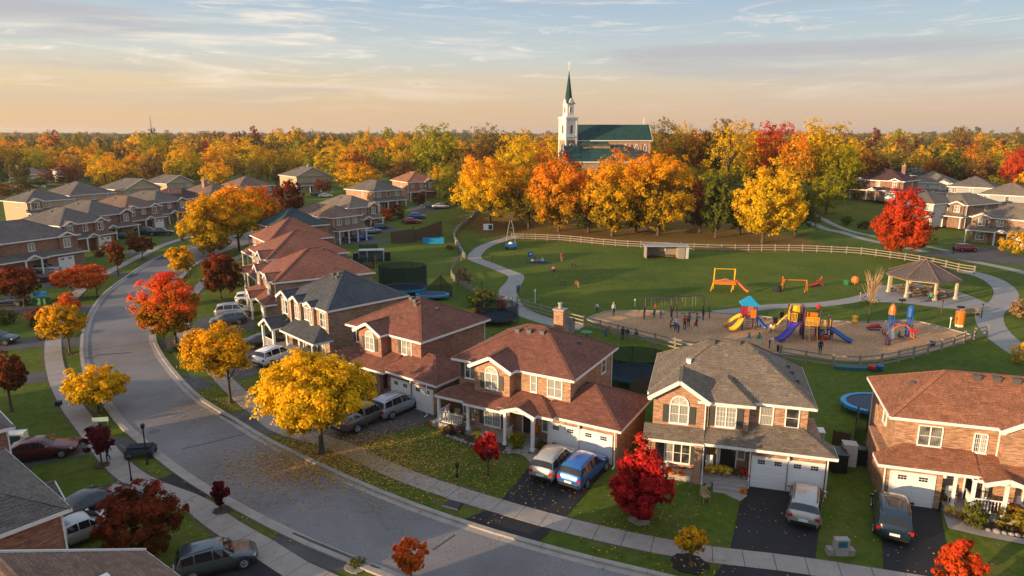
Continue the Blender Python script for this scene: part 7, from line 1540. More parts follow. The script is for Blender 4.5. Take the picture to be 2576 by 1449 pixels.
# gazebo
def gazebo():
    c = P(2318, 738); rt = empty('gazebo', (c.x, c.y, .03), rad(12), 'octagonal timber gazebo with grey ribbed roof, cream posts and picnic tables inside', 'gazebo')
    Rr, z0, z1 = 5.0, 2.75, 5.0; N = 8; an = [2 * math.pi * (k + .5) / N for k in range(N)]
    ro = bpy.data.objects.new('roof', None); link(ro, rt)
    mt = courses('gazebo_roofing', (.13, .105, .095), (.11, .09, .085), (.05, .04, .04), .28, 40, .02, streak=.2, offs=0, wear=.2)
    for k in range(N):
        a, b = an[k], an[(k + 1) % N]; A = (Rr * math.cos(a), Rr * math.sin(a), z0); B = (Rr * math.cos(b), Rr * math.sin(b), z0)
        MB().poly([A, B, (0, 0, z1)]).poly([B, A, (0, 0, z1 - .12)]).bar((A[0], A[1], z0 - .1), (B[0], B[1], z0 - .1), .08, .24).build('roof_panel', mt, ro)
        MB().bar((A[0] * 1.01, A[1] * 1.01, z0 + .04), (0, 0, z1 + .04), .22, .07).build('hip_cap', M['roof_brown'], ro)
        x, y = 4.5 * math.cos(a), 4.5 * math.sin(a); MB().box(x - .13, y - .13, 0, x + .13, y + .13, z0).box(x - .2, y - .2, 0, x + .2, y + .2, .35).build('post', M['cream_wood'], rt)
        MB().bar((4.5 * math.cos(a), 4.5 * math.sin(a), z0 - .25), (4.5 * math.cos(b), 4.5 * math.sin(b), z0 - .25), .14, .26).build('beam', M['cream_wood'], rt)
    MB().lathe([(.3, 0), (.12, .25), (.02, .5)], 8, (0, 0, z1 - .05)).build('finial', M['roof_brown'], rt)
    tm = MB().box(-.9, -.38, .70, .9, .38, .76).mesh('table_top', M['wood_warm']); bmh = MB().box(-.9, -.14, .42, .9, .14, .47).mesh('bench_seat', M['wood_warm']); lg = MB().bar((-.0, -.75, 0), (0, -.3, .7), .07).bar((0, .75, 0), (0, .3, .7), .07).bar((0, -.8, .40), (0, .8, .40), .07).mesh('leg_frame', M['wood_dark'])
    words = ['by the left front post', 'in the centre front', 'by the right front post', 'at the left back', 'in the centre back', 'at the right back', 'in the middle']
    for i, (x, y, a) in enumerate([(-2.7, -1.5, 5), (-.2, -2.9, -8), (2.4, -2.0, 12), (-2.5, 1.5, 0), (.2, 2.6, 0), (2.7, 1.2, -10), (0, -.2, 6)]):
        q = rt.matrix_basis @ Vector((x, y, 0)); tb = empty('picnic_table', q, rad(12 + a), 'timber picnic table under the gazebo, ' + words[i], 'picnic table', 'picnic tables under the gazebo')
        put('table_top', tm, tb)
        for s in (-1, 1): put('bench_seat', bmh, tb, (0, s * .72, 0)); put('leg_frame', lg, tb, (s * .7, 0, 0))
M['cream_wood'] = mat('cream_painted_wood', (.58, .48, .32), .6, var=.08)
gazebo()
# bits and pieces of the park
t = at((1838, 648), name='dugout_shelter', label='low open timber shelter with flat roof in front of the park fence', cat='shelter', th=-1)
if True:
    g = G(1671, 648); t.location = (g.x, g.y, .01); w = 3.6
    MB().box(-w, 1.2, 0, w, 1.35, 2.1).build('back_wall', M['wood'], t); MB().box(-w, -1.2, 0, -w + .12, 1.2, 2.2).build('side_wall', M['wood'], t); MB().box(w - 1.3, -1.3, 0, w - .1, 1.2, 2.1).build('store_box', M['wood'], t); MB().box(w, -1.2, 0, w + .6, 1.2, 2.1).build('white_panel', M['siding'], t)
    MB().box(-w - .3, -1.5, 2.25, w + .7, 1.5, 2.42).build('roof', M['siding_gray'], t); MB().box(-.7, 1.05, 1.0, .5, 1.19, 2.0).build('notice_board', M['cream_wood'], t)
    for i in range(5): MB().box(-w + .2, 1.12, .25 + i * .38, w - 1.4, 1.19, .42 + i * .38).build('plank', M['wood'], t)
    MB().box(-2.4, .2, .4, 1.4, .7, .46).box(-2.2, .3, 0, -2.1, .6, .4).box(1.1, .3, 0, 1.2, .6, .4).build('bench', M['wood_dark'], t)
t = at((2412, 822), name='litter_bin', label='tall orange bin with lid on the grass right of the playground', cat='bin')
MB().lathe([(.48, .35), (.52, .4), (.52, 1.75), (.46, 1.8)], 14).build('drum', M['orange'], t); MB().lathe([(.55, 1.8), (.55, 1.9), (.15, 2.0)], 14).build('lid', M['orange'], t); MB().box(-.3, -.3, 0, .3, .3, .35).build('base', M['white'], t)
t = at((1285, 606), name='wire_tower', label='tall narrow white wire frame beside the path at the left end of the park fence', cat='tower')
for s in (-1, 1):
    for y in (-.5, .5): MB().tube([(s * 1.0, y, 0), (s * .45, y * .3, 3.2), (s * .12, 0, 4.4)], .05, 5).build('leg', M['siding_gray'], t)
for z in (.9, 1.9, 2.8): MB().bar((-1 + z * .17, 0, z), (1 - z * .17, 0, z), .05).build('crossbar', M['siding_gray'], t)
t = at((1285, 627), name='wagon', label='blue covered wagon with wheels at the top of the meadow', cat='wagon', th=5)
MB().box(-1.1, -.5, .5, 1.1, .5, 1.1).build('body', M['blue'], t); MB().lathe([(.02, 0), (.5, .02), (.35, .3), (.02, .4)], 10, (0, 0, 1.1)).build('load', M['white'], t)
for x in (-.8, .8):
    for y in (-.55, .55): MB().tube([(x, y - .05, .3), (x, y + .05, .3)], .3, 12).build('wheel', M['black'], t)
MB().bar((-1.1, 0, .8), (-1.8, 0, .3), .06).build('handle', M['black'], t)
t = at((1228, 584), name='sign_box', label='white display box on a post beneath the first park maple', cat='sign')
MB().box(-1.1, -.25, .5, 1.1, .25, 1.9).build('case', M['white'], t); MB().box(.1, -.28, .65, .95, -.25, 1.75).build('dark_panel', M['church_green'], t); MB().tube([(0, 0, -.1), (0, 0, .5)], .08, 6).build('post', M['wood'], t)
t = at((1336, 653), name='folding_chair', label='blue folding chair on the meadow beside the dark mats', cat='chair', th=20)
MB().box(-.5, -.1, .5, .5, .35, .6).build('seat', M['blue'], t); MB().box(-.5, .3, .55, .5, .4, 1.35).build('backrest', M['blue'], t); MB().box(-.2, .27, .85, .25, .3, 1.15).build('white_patch', M['white'], t)
for x in (-.45, .45): MB().bar((x, -.1, 0), (x, .35, .6), .04).build('leg', M['metal'], t); MB().bar((x, .35, 0), (x, -.1, .6), .04).build('leg', M['metal'], t)
t = at((1352, 660), name='picnic_mat', label='dark picnic mat heaped with bags on the meadow', cat='mat', th=-6)
MB().box(-2, -.8, 0, 2, .8, .12).build('mat', M['tarp'], t)
for x, y, s, m in ((-.9, .1, .35, 'white'), (-.2, -.2, .4, 'flower_p'), (.5, .2, .35, 'cyan'), (1.3, 0, .3, 'blue'), (-.4, .4, .3, 'black')): MB().lathe([(s * .8, 0), (s, s * .5), (s * .5, s * 1.1), (.03, s * 1.2)], 8, (x, y, .12)).build('bag', M[m], t)
for px, h, lab, mt in [((1346, 762), 1.9, 'slim white marker post on the meadow near the path bend', 'white'), ((1239, 660), 1.3, 'short dark post beside the path junction', 'wood_dark'), ((1212, 742), 1.9, 'dark marker post on the small lawn left of the path', 'wood_dark'), ((1597, 771), 1.0, 'tiny white marker stick at the top of the wood chips', 'white'), ((2389, 827), 1.4, 'thin white marker stick left of the orange bin', 'white'), ((2163, 757), 1.2, 'thin post beside the path left of the gazebo', 'wood'), ((2226, 826), .9, 'small pale post at the edge of the wood chips by the bare tree', 'white')]:
    t = at(px, name='marker_post', label=lab, cat='post'); MB().lathe([(.05, -.1), (.05, h * .8), (.11, h * .82), (.10, h), (.02, h + .03)], 8).build('pole', M[mt], t)
t = at((2149, 818), name='yellow_rocker', label='yellow spring animal at the top edge of the wood chips', cat='toy')
MB().lathe([(.18, 0), (.12, .15), (.3, .3), (.34, .6), (.16, .75), (.28, .9), (.25, 1.15), (.05, 1.25)], 10).build('body', M['yellow'], t); MB().box(-.4, -.08, .95, .4, .08, 1.15).build('ears', M['yellow'], t)
t = at((2198, 830), name='red_rocker', label='low red rocking toy beside the bare tree', cat='toy')
MB().tube([(-.9, 0, .3), (-.2, 0, .45), (.5, 0, .5), (.9, 0, .25)], [.12, .26, .28, .1], 8).build('body', M['red'], t); MB().box(-.6, -.3, 0, .6, .3, .12).build('base', M['violet'], t)
for px, lab in [((2268, 772), 'post-mounted barbecue left of the gazebo front path'), ((2415, 790), 'post-mounted grill at the right of the gazebo')]:
    t = at(px, name='park_grill', label=lab, cat='grill'); MB().tube([(0, 0, 0), (0, 0, .8)], .06, 6).build('pedestal', M['black'], t); MB().box(-.35, -.25, .8, .35, .25, 1.05).build('firebox', M['black'], t)
t = at((2440, 795), name='park_bench', label='low wooden bench between dark posts at the gazebo path', cat='bench', th=8)
MB().box(-1.3, -.2, .42, 1.3, .2, .48).build('seat', M['wood_warm'], t); MB().box(-1.3, .2, .5, 1.3, .26, .95).build('backrest', M['wood_warm'], t)
for x in (-1.1, 1.1): MB().box(x - .05, -.2, 0, x + .05, .2, .42).build('leg', M['black'], t)
for px, lab in [((2268, 768), 'a'), ((2368, 790), 'dark park lamp bollard in front of the gazebo, left one'), ((2468, 800), 'dark park lamp bollard beside the bench, right one')]:
    if lab == 'a': continue
    t = at(px, name='bollard', label=lab, cat='bollard'); MB().tube([(0, 0, -.1), (0, 0, 1.7)], .07, 8).build('pole', M['wood_dark'], t); MB().lathe([(.1, 0), (.11, .1), (.03, .16)], 8, (0, 0, 1.7)).build('cap', M['black'], t)
for px, lab, c in [((2176, 762), 'bicycle lying on the path left of the bare tree', 'black'), ((2198, 768), 'yellow bicycle beneath the bare tree', 'yellow'), ((1997, 800), 'bicycle parked behind the large play structure', 'black')]:
    t = at(px, name='bicycle', label=lab, cat='bicycle', th=R.uniform(-20, 20))
    for x in (-.52, .52):
        w_ = MB().tube([(x + .33 * math.cos(a), 0, .35 + .33 * math.sin(a)) for a in [2 * math.pi * i / 14 for i in range(15)]], .03, 4, cap=False); w_.build('wheel', M['black'], t)
    MB().tube([(-.52, 0, .35), (-.15, 0, .8), (.4, 0, .82), (.52, 0, .35)], .025, 5).tube([(-.15, 0, .8), (0, 0, .35), (.4, 0, .82)], .025, 5).tube([(-.52, 0, .35), (0, 0, .35)], .025, 5).build('frame', M[c], t); MB().box(-.3, -.07, .9, -.05, .07, .95).build('saddle', M['black'], t); MB().tube([(.42, -.25, 1.0), (.42, .25, 1.0)], .02, 5).tube([(.4, 0, .8), (.42, 0, 1.0)], .02, 5).build('handlebar', M['black'], t)
for i, (px, lab, c) in enumerate([((1960, 884), 'dark litter tub at the lower edge of the wood chips', 'black'), ((1950, 812), 'low dark planter at the top edge of the wood chips', 'wood_dark'), ((2232, 868), 'small violet block left of the rocket frame', 'violet'), ((2345, 872), 'dark blue post block right of the rocket frame', 'navy')]):
    t = at(px, name='play_block' if i > 1 else 'tub', label=lab, cat='block' if i > 1 else 'tub'); MB().lathe([(.25, 0), (.3, .6), (.34, .65), (.3, .7)], 10).build('body', PAINT['navy'] if c == 'navy' else M[c], t)
# things hung on the fence
t = at((2160, 930), name='picnic_rug', label='green and blue rug with balls lying along the lower rail fence', cat='rug', th=-8)
MB().prism([(-2.3, -.3), (-.6, -.45), (1.3, -.3), (2.2, -.1), (2.1, .3), (-.4, .35), (-2.2, .2)], 0, .3).build('rug', M['teal'], t); MB().lathe([(.05, 0), (.38, .2), (.38, .5), (.05, .7)], 10, (1.1, -.3, .05)).build('red_ball', M['red'], t); MB().lathe([(.05, 0), (.35, .2), (.35, .5), (.05, .65)], 10, (1.9, -.1, .05)).build('blue_ball', M['blue'], t)
# ---------------------------------------------------------------- trampolines and back gardens
def trampoline(label, px, r, net=True, pad='cyan', mt='netting', h=.9, nh=1.9, sx=1.2, posts=8, th=0):
    g = G(*px); rt = empty('trampoline', (g.x, g.y, .01), rad(th), label, 'trampoline'); N = 28
    c = [(r * sx * math.cos(2 * math.pi * i / N), r * math.sin(2 * math.pi * i / N)) for i in range(N)]
    MB().poly([(x * .86, y * .86, h) for x, y in c]).poly([(x * .86, y * .86, h - .02) for x, y in c[::-1]]).build('jump_mat', M['tarp'] if pad != 'red' else M['tarp'], rt)
    m = MB()
    for i in range(N):
        a, b = c[i], c[(i + 1) % N]; m.poly([(a[0], a[1], h + .04), (b[0], b[1], h + .04), (b[0] * .85, b[1] * .85, h + .04), (a[0] * .85, a[1] * .85, h + .04)]); m.poly([(b[0], b[1], h + .04), (a[0], a[1], h + .04), (a[0], a[1], h - .22), (b[0], b[1], h - .22)])
    m.build('edge_pad', M[pad], rt)
    for i in range(posts):
        a = 2 * math.pi * i / posts; x, y = r * sx * math.cos(a), r * math.sin(a)
        MB().tube([(x, y, 0), (x, y, h + (nh if net else 0))], .035, 6).build('net_pole' if net else 'leg', M['tarp'], rt)
    if net:
        n = MB()
        for i in range(N * 2):
            t0, t1 = 2 * math.pi * i / (2 * N), 2 * math.pi * (i + 1) / (2 * N); a = (r * .97 * sx * math.cos(t0), r * .97 * math.sin(t0)); b = (r * .97 * sx * math.cos(t1), r * .97 * math.sin(t1)); n.poly([(a[0], a[1], h), (b[0], b[1], h), (b[0], b[1], h + nh), (a[0], a[1], h + nh)])
        n.build('safety_net', M['net'], rt)
    return rt
def netmat():
    m = bpy.data.materials.new('safety_net'); m.use_nodes = True; nt = m.node_tree; nt.nodes.clear(); L = nt.links.new
    d = ND(nt, 'ShaderNodeBsdfDiffuse'); d.inputs[0].default_value = (.012, .03, .035, 1); t = ND(nt, 'ShaderNodeBsdfTransparent'); x = ND(nt, 'ShaderNodeMixShader'); x.inputs[0].default_value = .66
    L(t.outputs[0], x.inputs[1]); L(d.outputs[0], x.inputs[2]); L(x.outputs[0], ND(nt, 'ShaderNodeOutputMaterial').inputs[0]); return m
M['net'] = netmat()
trampoline('big netted trampoline with blue edge pad behind the blue-black roof', (1015, 738), 2.6, True, 'cyan', sx=1.35, nh=3.3, posts=10)
trampoline('low blue trampoline on green legs beside the sagging black net', (1088, 752), 1.5, False, 'cyan', sx=1.6, h=.7)
trampoline('netted teal trampoline between the centre house and the grey-roofed house', (1600, 960), 2.5, True, 'teal', sx=1.2, nh=1.8)
trampoline('open trampoline with bright blue edge beside the rust-roofed house', (2203, 1036), 2.3, False, 'cyan', sx=1.25, h=.8)
trampoline('dark netted trampoline behind the red roof beside the park path', (1250, 812), 2.2, True, 'tarp', sx=1.2, nh=1.5)
def screen(label, pts, h, m='netting', name='net_screen', cat='net'):
    pl = [G(*q) for q in pts]; a = pl[0]; rt = empty(name, a, 0, label, cat); mb = MB(); n = len(pl)
    for i, (p, q) in enumerate(zip(pl, pl[1:])):
        h0, h1 = h[i % len(h)], h[(i + 1) % len(h)]; mb.poly([(p.x - a.x, p.y - a.y, 0), (q.x - a.x, q.y - a.y, 0), (q.x - a.x, q.y - a.y, h1), (p.x - a.x, p.y - a.y, h0)])
    mb.build('panel', M[m], rt)
    for i, p in enumerate(pl): MB().tube([(p.x - a.x, p.y - a.y, 0), (p.x - a.x, p.y - a.y, h[i % len(h)] + .15)], .05, 6).build('post', M['wood_dark'], rt)
screen('sagging black net between posts behind the low blue trampoline', [(1075, 742), (1110, 735), (1138, 748)], [1.2, 2.6, 1.5], 'net')
screen('dark net enclosure left of the big netted trampoline', [(900, 680), (945, 676), (950, 640), (905, 645), (900, 680)], [2.0, 2.2], 'net')
screen('dark timber windbreak panels on the lawn by the parked cars', [(984, 612), (1040, 610), (1042, 603)], [2.4, 2.9, 3.1], 'wood_dark', 'timber_screen', 'fence')
screen('long brown timber screen rising behind the bright blue tub', [(1042, 606), (1080, 600), (1112, 592)], [2.3, 2.9, 3.4], 'wood_dark', 'timber_screen', 'fence')
t = at((1090, 612), name='paddling_pool', label='bright blue square paddling pool on the lawn', cat='pool', th=6)
MB().box(-2.2, -.8, 0, 2.2, -.7, 1.1).box(-2.2, .7, 0, 2.2, .8, 1.1).box(-2.2, -.7, 0, -2.1, .7, 1.1).box(2.1, -.7, 0, 2.2, .7, 1.1).build('wall', M['cyan'], t); MB().box(-2.1, -.7, .02, 2.1, .7, .8).build('water', M['carglass'], t)
t = at((935, 655), name='storage_shelter', label='pale frame shelter with black sides behind the red roofs', cat='shelter', th=8)
MB().box(-2.3, -1, 1.9, 2.3, 1, 2.0).build('roof', M['siding'], t)
for x in (-2.2, -.7, .9, 2.2): MB().tube([(x, -1, 0), (x, -1, 1.9)], .05, 6).build('post', M['white'], t)
MB().box(-2.2, .9, 0, 2.2, 1, 1.9).build('back_panel', M['siding_gray'], t); MB().box(-3.2, -.9, 0, -2.3, .9, 1.5).build('side_box', M['black'], t); MB().box(2.4, -.9, 0, 3.4, .9, 1.6).build('side_box', M['black'], t)
# ---------------------------------------------------------------- yards: shrubs, flowers, lamps, bins, leaves
SH = {}
def shrub(label, px, r, h, pal='green', name='shrub', cat='shrub', shape='round', k=0, base=None, group=None):
    key = (shape, k)
    if key not in SH: SH[key] = crown_mesh(700 + k * 7, 1500, .085, 1, .9, shape, 45, .24); SH[key].materials.append(LEAF['green'])
    g = P(*px) if base is None else Vector(base); z = hill(g.x, g.y) if base is None else base[2]
    rt = empty(name, (g.x, g.y, z), R.uniform(0, 6.28), label, cat, group); put('foliage', SH[key], rt, (0, 0, -.05), (0, 0, 0), LEAF[pal], (r, r, h / 1.8))
    MB().tube([(0, 0, 0), (.04, .02, h * .5)], [.05, .02], 5).build('stem', BARK, rt); return rt
shrub('round clipped yellow-green bush beside the steps of the centre house', (1300, 1128), .78, 1.55, 'lime')
for px, r, h, p, l in [((1198, 1098), .45, .8, 'lime', 'small yellow-green mound left of the small crimson maple'), ((1128, 1090), .7, .8, 'brown', 'brown ornamental grass at the porch corner of the centre house'), ((1160, 1092), .5, .9, 'green', 'dark shrub in front of the white porch railing'), ((1392, 1140), .6, .9, 'olive', 'olive shrub between steps and garage of the centre house'), ((1370, 1135), .5, .7, 'green', 'green shrub right of the steps of the centre house'),
    ((1888, 1205), .5, .8, 'olive', 'shrub beside the left garage door of the grey-roofed house'), ((1740, 1185), .5, 1.5, 'yellow', 'upright yellow-green cypress by the porch steps'), ((1777, 1190), .6, .9, 'green', 'dark green shrub left of the porch steps'), ((1858, 1205), .55, .9, 'olive', 'leafy pot shrub right of the porch steps'), ((1715, 1192), .45, .6, 'green', 'low dark shrub under the front window of the grey-roofed house'),
    ((2448, 1325), .85, 1.7, 'green', 'dark green conifer shrub in front of the white railing'), ((2555, 1330), 1.2, 1.5, 'olive', 'large mixed bush with orange berries at the right edge'), ((2370, 1268), .5, .9, 'olive', 'small yellowish shrub beside the garage of the rust-roofed house'), ((2510, 1300), .6, .8, 'rust', 'orange shrub at the right edge bed'),
    ((735, 862), 1.0, 1.2, 'green', 'dark hedge bush beside the gabled porch'), ((700, 842), .9, 1.1, 'olive', 'olive bush above the black sedan'), ((760, 850), .8, .9, 'rust', 'reddish bush left of the blue-black roof porch'), ((650, 745), 1.3, 1.6, 'green', 'green bush by the red-roofed porch'), ((608, 720), 1.6, 2.0, 'green', 'dark green bush right of the round rust tree'),
    ((100, 822), 1.6, 2.6, 'rust', 'dark bush on the lawn left of the upper yellow maple'), ((12, 815), 1.5, 2.0, 'green', 'dark green bush at the left edge lawn'), ((110, 852), .6, .7, 'orange', 'small orange mound under the upper yellow maple'), ((128, 854), .5, .6, 'amber', 'second orange mound beside the driveway'),
    ((272, 600), 2.2, 5.2, 'olive', 'tall olive shrub in front of the pointed-gable house'), ((240, 622), 2.0, 2.4, 'green', 'spreading green shrub by the white porch'), ((275, 632), 1.6, 2.2, 'rust', 'brownish red shrub near the far bend'), ((335, 612), 1.7, 3.0, 'olive', 'olive shrub beside the far cars'), ((250, 645), 1.2, 1.2, 'maroon', 'low dark red bush on the near side of the far lawn'), ((430, 640), .9, 1.0, 'maroon', 'small dark planting at the far verge'),
    ((385, 560), 2.4, 4.5, 'olive', 'yellowish tall shrub at the last left houses'), ((975, 565), 1.8, 3.4, 'redorange', 'red shrub beside the orange brick flank'), ((1000, 562), 2.4, 4.0, 'rust', 'rust bush between the two last houses of the far row'), ((1055, 540), 2.2, 3.4, 'rust', 'dark bush in front of the rust-roofed porch'), ((1142, 545), 2.0, 3.4, 'green', 'dark rounded bush at the end of the far row'), ((1165, 545), 1.6, 2.6, 'lime', 'yellowish bush at the end of the far row'), ((1150, 520), 2.6, 4.0, 'green', 'dark clipped evergreen behind the end house'),
    ((1168, 716), 1.3, 3.0, 'bare', 'bare pinkish shrub inside the bend of the low fence'), ((1210, 770), 2.0, 2.6, 'green', 'loose green shrub left of the path gate'), ((1205, 800), 1.3, 1.5, 'amber', 'orange and green bush above the red roof'), ((1262, 790), .7, 2.2, 'redorange', 'thin red shrub behind the path gate'), ((1133, 628), .9, 1.2, 'olive', 'small weedy shrub beside the blue pool'), ((925, 690), .9, 2.4, 'bare', 'thin bare shrub beside the red roofs'),
    ((2300, 622), 1.4, 1.6, 'green', 'dark shrub under the flaming red maple'), ((2340, 612), 1.5, 2.2, 'green', 'dark shrub bed in front of the striped-roof house'), ((2545, 640), 2.6, 5.0, 'yellow', 'golden shrub at the right edge by the cream-fronted house'), ((2130, 575), 1.6, 2.4, 'green', 'green shrub left of the maroon-roofed porch'), ((2170, 580), 1.5, 2.0, 'rust', 'reddish shrub by the maroon-roofed porch'), ((2035, 560), 1.2, 3.0, 'olive', 'small tree-like shrub at the far sidewalk'),
    ((900, 1422), .5, .5, 'green', 'tiny round boxwood on the verge at the bottom edge'), ((2560, 915), .9, 2.4, 'yellow', 'yellow shrub beside the path at the right edge'), ((2570, 800), 1.6, 2.8, 'bare', 'bare pinkish shrub at the right edge beside the curved path')]:
    shrub(l, px, r, h, p, k=R.randrange(3))
shrub('dark cut shrub lying like a clump on the verge below the scarlet-topped maple', (447, 885), .9, .7, 'conifer')
# bare young tree by the gazebo
g = P(2184, 812); rt = empty('bare_tree', (g.x, g.y, 0), 0, 'bare leafless young tree with fine pale twigs left of the gazebo', 'tree'); rr = random.Random(4)
MB().tube([(0, 0, -.1), (0, 0, 1.5), (.05, 0, 3.2)], [.10, .07, .05], 7).build('trunk', M['wood_dark'], rt)
tw = MB()
for i in range(110):
    a = rr.uniform(0, 6.28); z = 2.6 + rr.random() * 2.2; L = rr.uniform(.5, 1.5); x, y = rr.uniform(-.15, .15), rr.uniform(-.15, .15)
    tw.tube([(x, y, z), (x + math.cos(a) * L * .4, y + math.sin(a) * L * .4, z + L * .8), (x + math.cos(a) * L * .75, y + math.sin(a) * L * .75, z + L * 1.6)], [.03, .022, .008], 3, cap=False)
tag(tw.build('twigs', mat('twigs', (.40, .25, .14), .9), rt), kind='stuff')
# mulch rings
for px, r, m, lab in [((1735, 1420), .95, 'mulch_black', 'ring of black mulch round the yellow sapling'), ((1608, 1310), .6, 'stone', 'ring of pale stones round the red pyramidal maple'), ((810, 1143), .55, 'soil', 'bare soil ring round the big yellow maple'), ((257, 1172), .5, 'soil', 'bare soil ring round the small dark red ornamental tree'), ((176, 888), .5, 'soil', 'bare soil ring round the upper yellow maple'), ((556, 1286), .5, 'soil', 'bare soil patch under the young maroon tree'), ((900, 1424), .65, 'stone', 'stone ring round the tiny boxwood'), ((430, 645), 1.3, 'soil', 'planting ring at the far verge')]:
    g = P(*px); b = MB(); n = 18; q = [(r * R.uniform(.85, 1.15) * math.cos(6.283 * i / n), r * R.uniform(.85, 1.15) * math.sin(6.283 * i / n)) for i in range(n)]; b.prism([(x, y) for x, y in q], 0, .05); o = b.build('mulch_ring', M[m]); o.location = (g.x, g.y, .01); tag(o, lab, kind='structure')
# stones of garden borders
def stones(label, pts, step=.38, s=.2):
    pl = spline([tuple(P(*q)[:2]) for q in pts], step); a = pl[0]; rt = empty('garden_border', (a.x, a.y, 0), 0, label, 'border')
    for p in pl:
        r_ = s * R.uniform(.7, 1.2); b = MB().lathe([(r_ * .8, 0), (r_, r_ * .4), (r_ * .6, r_ * .85), (.02, r_)], 7); o = b.build('stone', M['stone'], rt); o.location = (p.x - a.x + R.uniform(-.05, .05), p.y - a.y + R.uniform(-.05, .05), -.02); o.rotation_euler = (0, 0, R.uniform(0, 3)); o.scale = (1, R.uniform(.7, 1.2), 1)
stones('row of garden stones along the flower bed of the centre house', [(1125, 1098), (1160, 1110), (1200, 1122), (1245, 1138), (1290, 1140), (1320, 1140)])
stones('row of garden stones along the bed of the grey-roofed house', [(1665, 1200), (1715, 1208), (1760, 1215), (1795, 1228)])
stones('row of garden stones along the bed of the rust-roofed house', [(2375, 1285), (2420, 1300), (2470, 1330), (2540, 1345), (2600, 1355)])
def bed(label, pts, m='soil'):
    o = flat('flower_bed', pts, .03, M[m], label)
bed('dark soil bed in front of the centre house', [(1120, 1085), (1260, 1110), (1330, 1120), (1318, 1145), (1240, 1142), (1120, 1102)])
bed('dark soil bed in front of the grey-roofed house', [(1650, 1170), (1790, 1190), (1800, 1228), (1755, 1216), (1650, 1200)])
bed('dark soil bed in front of the rust-roofed house', [(2372, 1262), (2450, 1285), (2600, 1310), (2600, 1358), (2470, 1335), (2372, 1285)])
for lab, px in [('front walk of pale slabs to the steps of the centre house', [(1318, 1148), (1345, 1128), (1372, 1140), (1352, 1165), (1375, 1185), (1345, 1175)]), ('front walk of pale slabs to the steps of the grey-roofed house', [(1800, 1205), (1845, 1212), (1862, 1235), (1880, 1248), (1862, 1262), (1815, 1240)]), ('front walk of pale slabs beside the bed of the rust-roofed house', [(2372, 1290), (2400, 1300), (2475, 1335), (2600, 1362), (2600, 1375), (2470, 1350), (2385, 1330)])]:
    flat('garden_walk', px, .035, M['slab'], lab)
# steps
def steps(label, o, th, x0, x1, y, n=3):
    c = hloc(o, th, (x0 + x1) / 2, y); rt = empty('front_steps', (c.x, c.y, 0), rad(th), label, 'steps'); w = (x1 - x0) / 2
    for i in range(n): MB().box(-w, -.32 * (i + 1), 0, w, -.32 * i, .42 - .13 * (i + 1) + .02).build('step', M['concrete'], rt)
steps('concrete front steps of the centre house', o4, -29, 5.7, 7.5, -1.86); steps('concrete front steps of the grey-roofed house', o5, -16, 4.2, 6.3, -2.01); steps('concrete front steps of the orange brick house behind the yellow maple', o3, -37, 4.8, 5.8, -2.21)
# porch clutter: pumpkins, flower pots, chairs
def pot(label, o, th, x, y, z, col, s=.28, pump=False):
    c = hloc(o, th, x, y); rt = empty('pumpkin' if pump else 'flower_pot', (c.x, c.y, z), 0, label, 'pumpkin' if pump else 'flower pot')
    if pump:
        b = MB(); n = 10
        for k in range(n):
            a = 6.283 * k / n; b.tube([(.02 * math.cos(a), .02 * math.sin(a), 0), (s * .62 * math.cos(a), s * .62 * math.sin(a), s * .25), (s * .72 * math.cos(a), s * .72 * math.sin(a), s * .6), (s * .5 * math.cos(a), s * .5 * math.sin(a), s * 1.0), (.02 * math.cos(a), .02 * math.sin(a), s * 1.05)], [.02, s * .3, s * .36, s * .28, .02], 6)
        b.build('gourd', M['pumpkin'], rt, True); MB().tube([(0, 0, s), (.03, 0, s * 1.35)], [.04, .025], 5).build('stalk', M['green'], rt)
    else:
        MB().lathe([(s * .5, 0), (s * .7, s * .9), (s * .78, s), (s * .7, s * 1.02)], 10).build('pot', M['brick_tan'], rt)
        key = ('fl', 0)
        if key not in SH: SH[key] = crown_mesh(91, 260, .2, 1, .7, 'round', 18, .35)
        me = SH[key]; 
        if not me.materials: me.materials.append(M['flower_y'])
        put('flowers', me, rt, (0, 0, s * .8), (0, 0, 0), M[col], (s * 1.25, s * 1.25, s * 1.1))
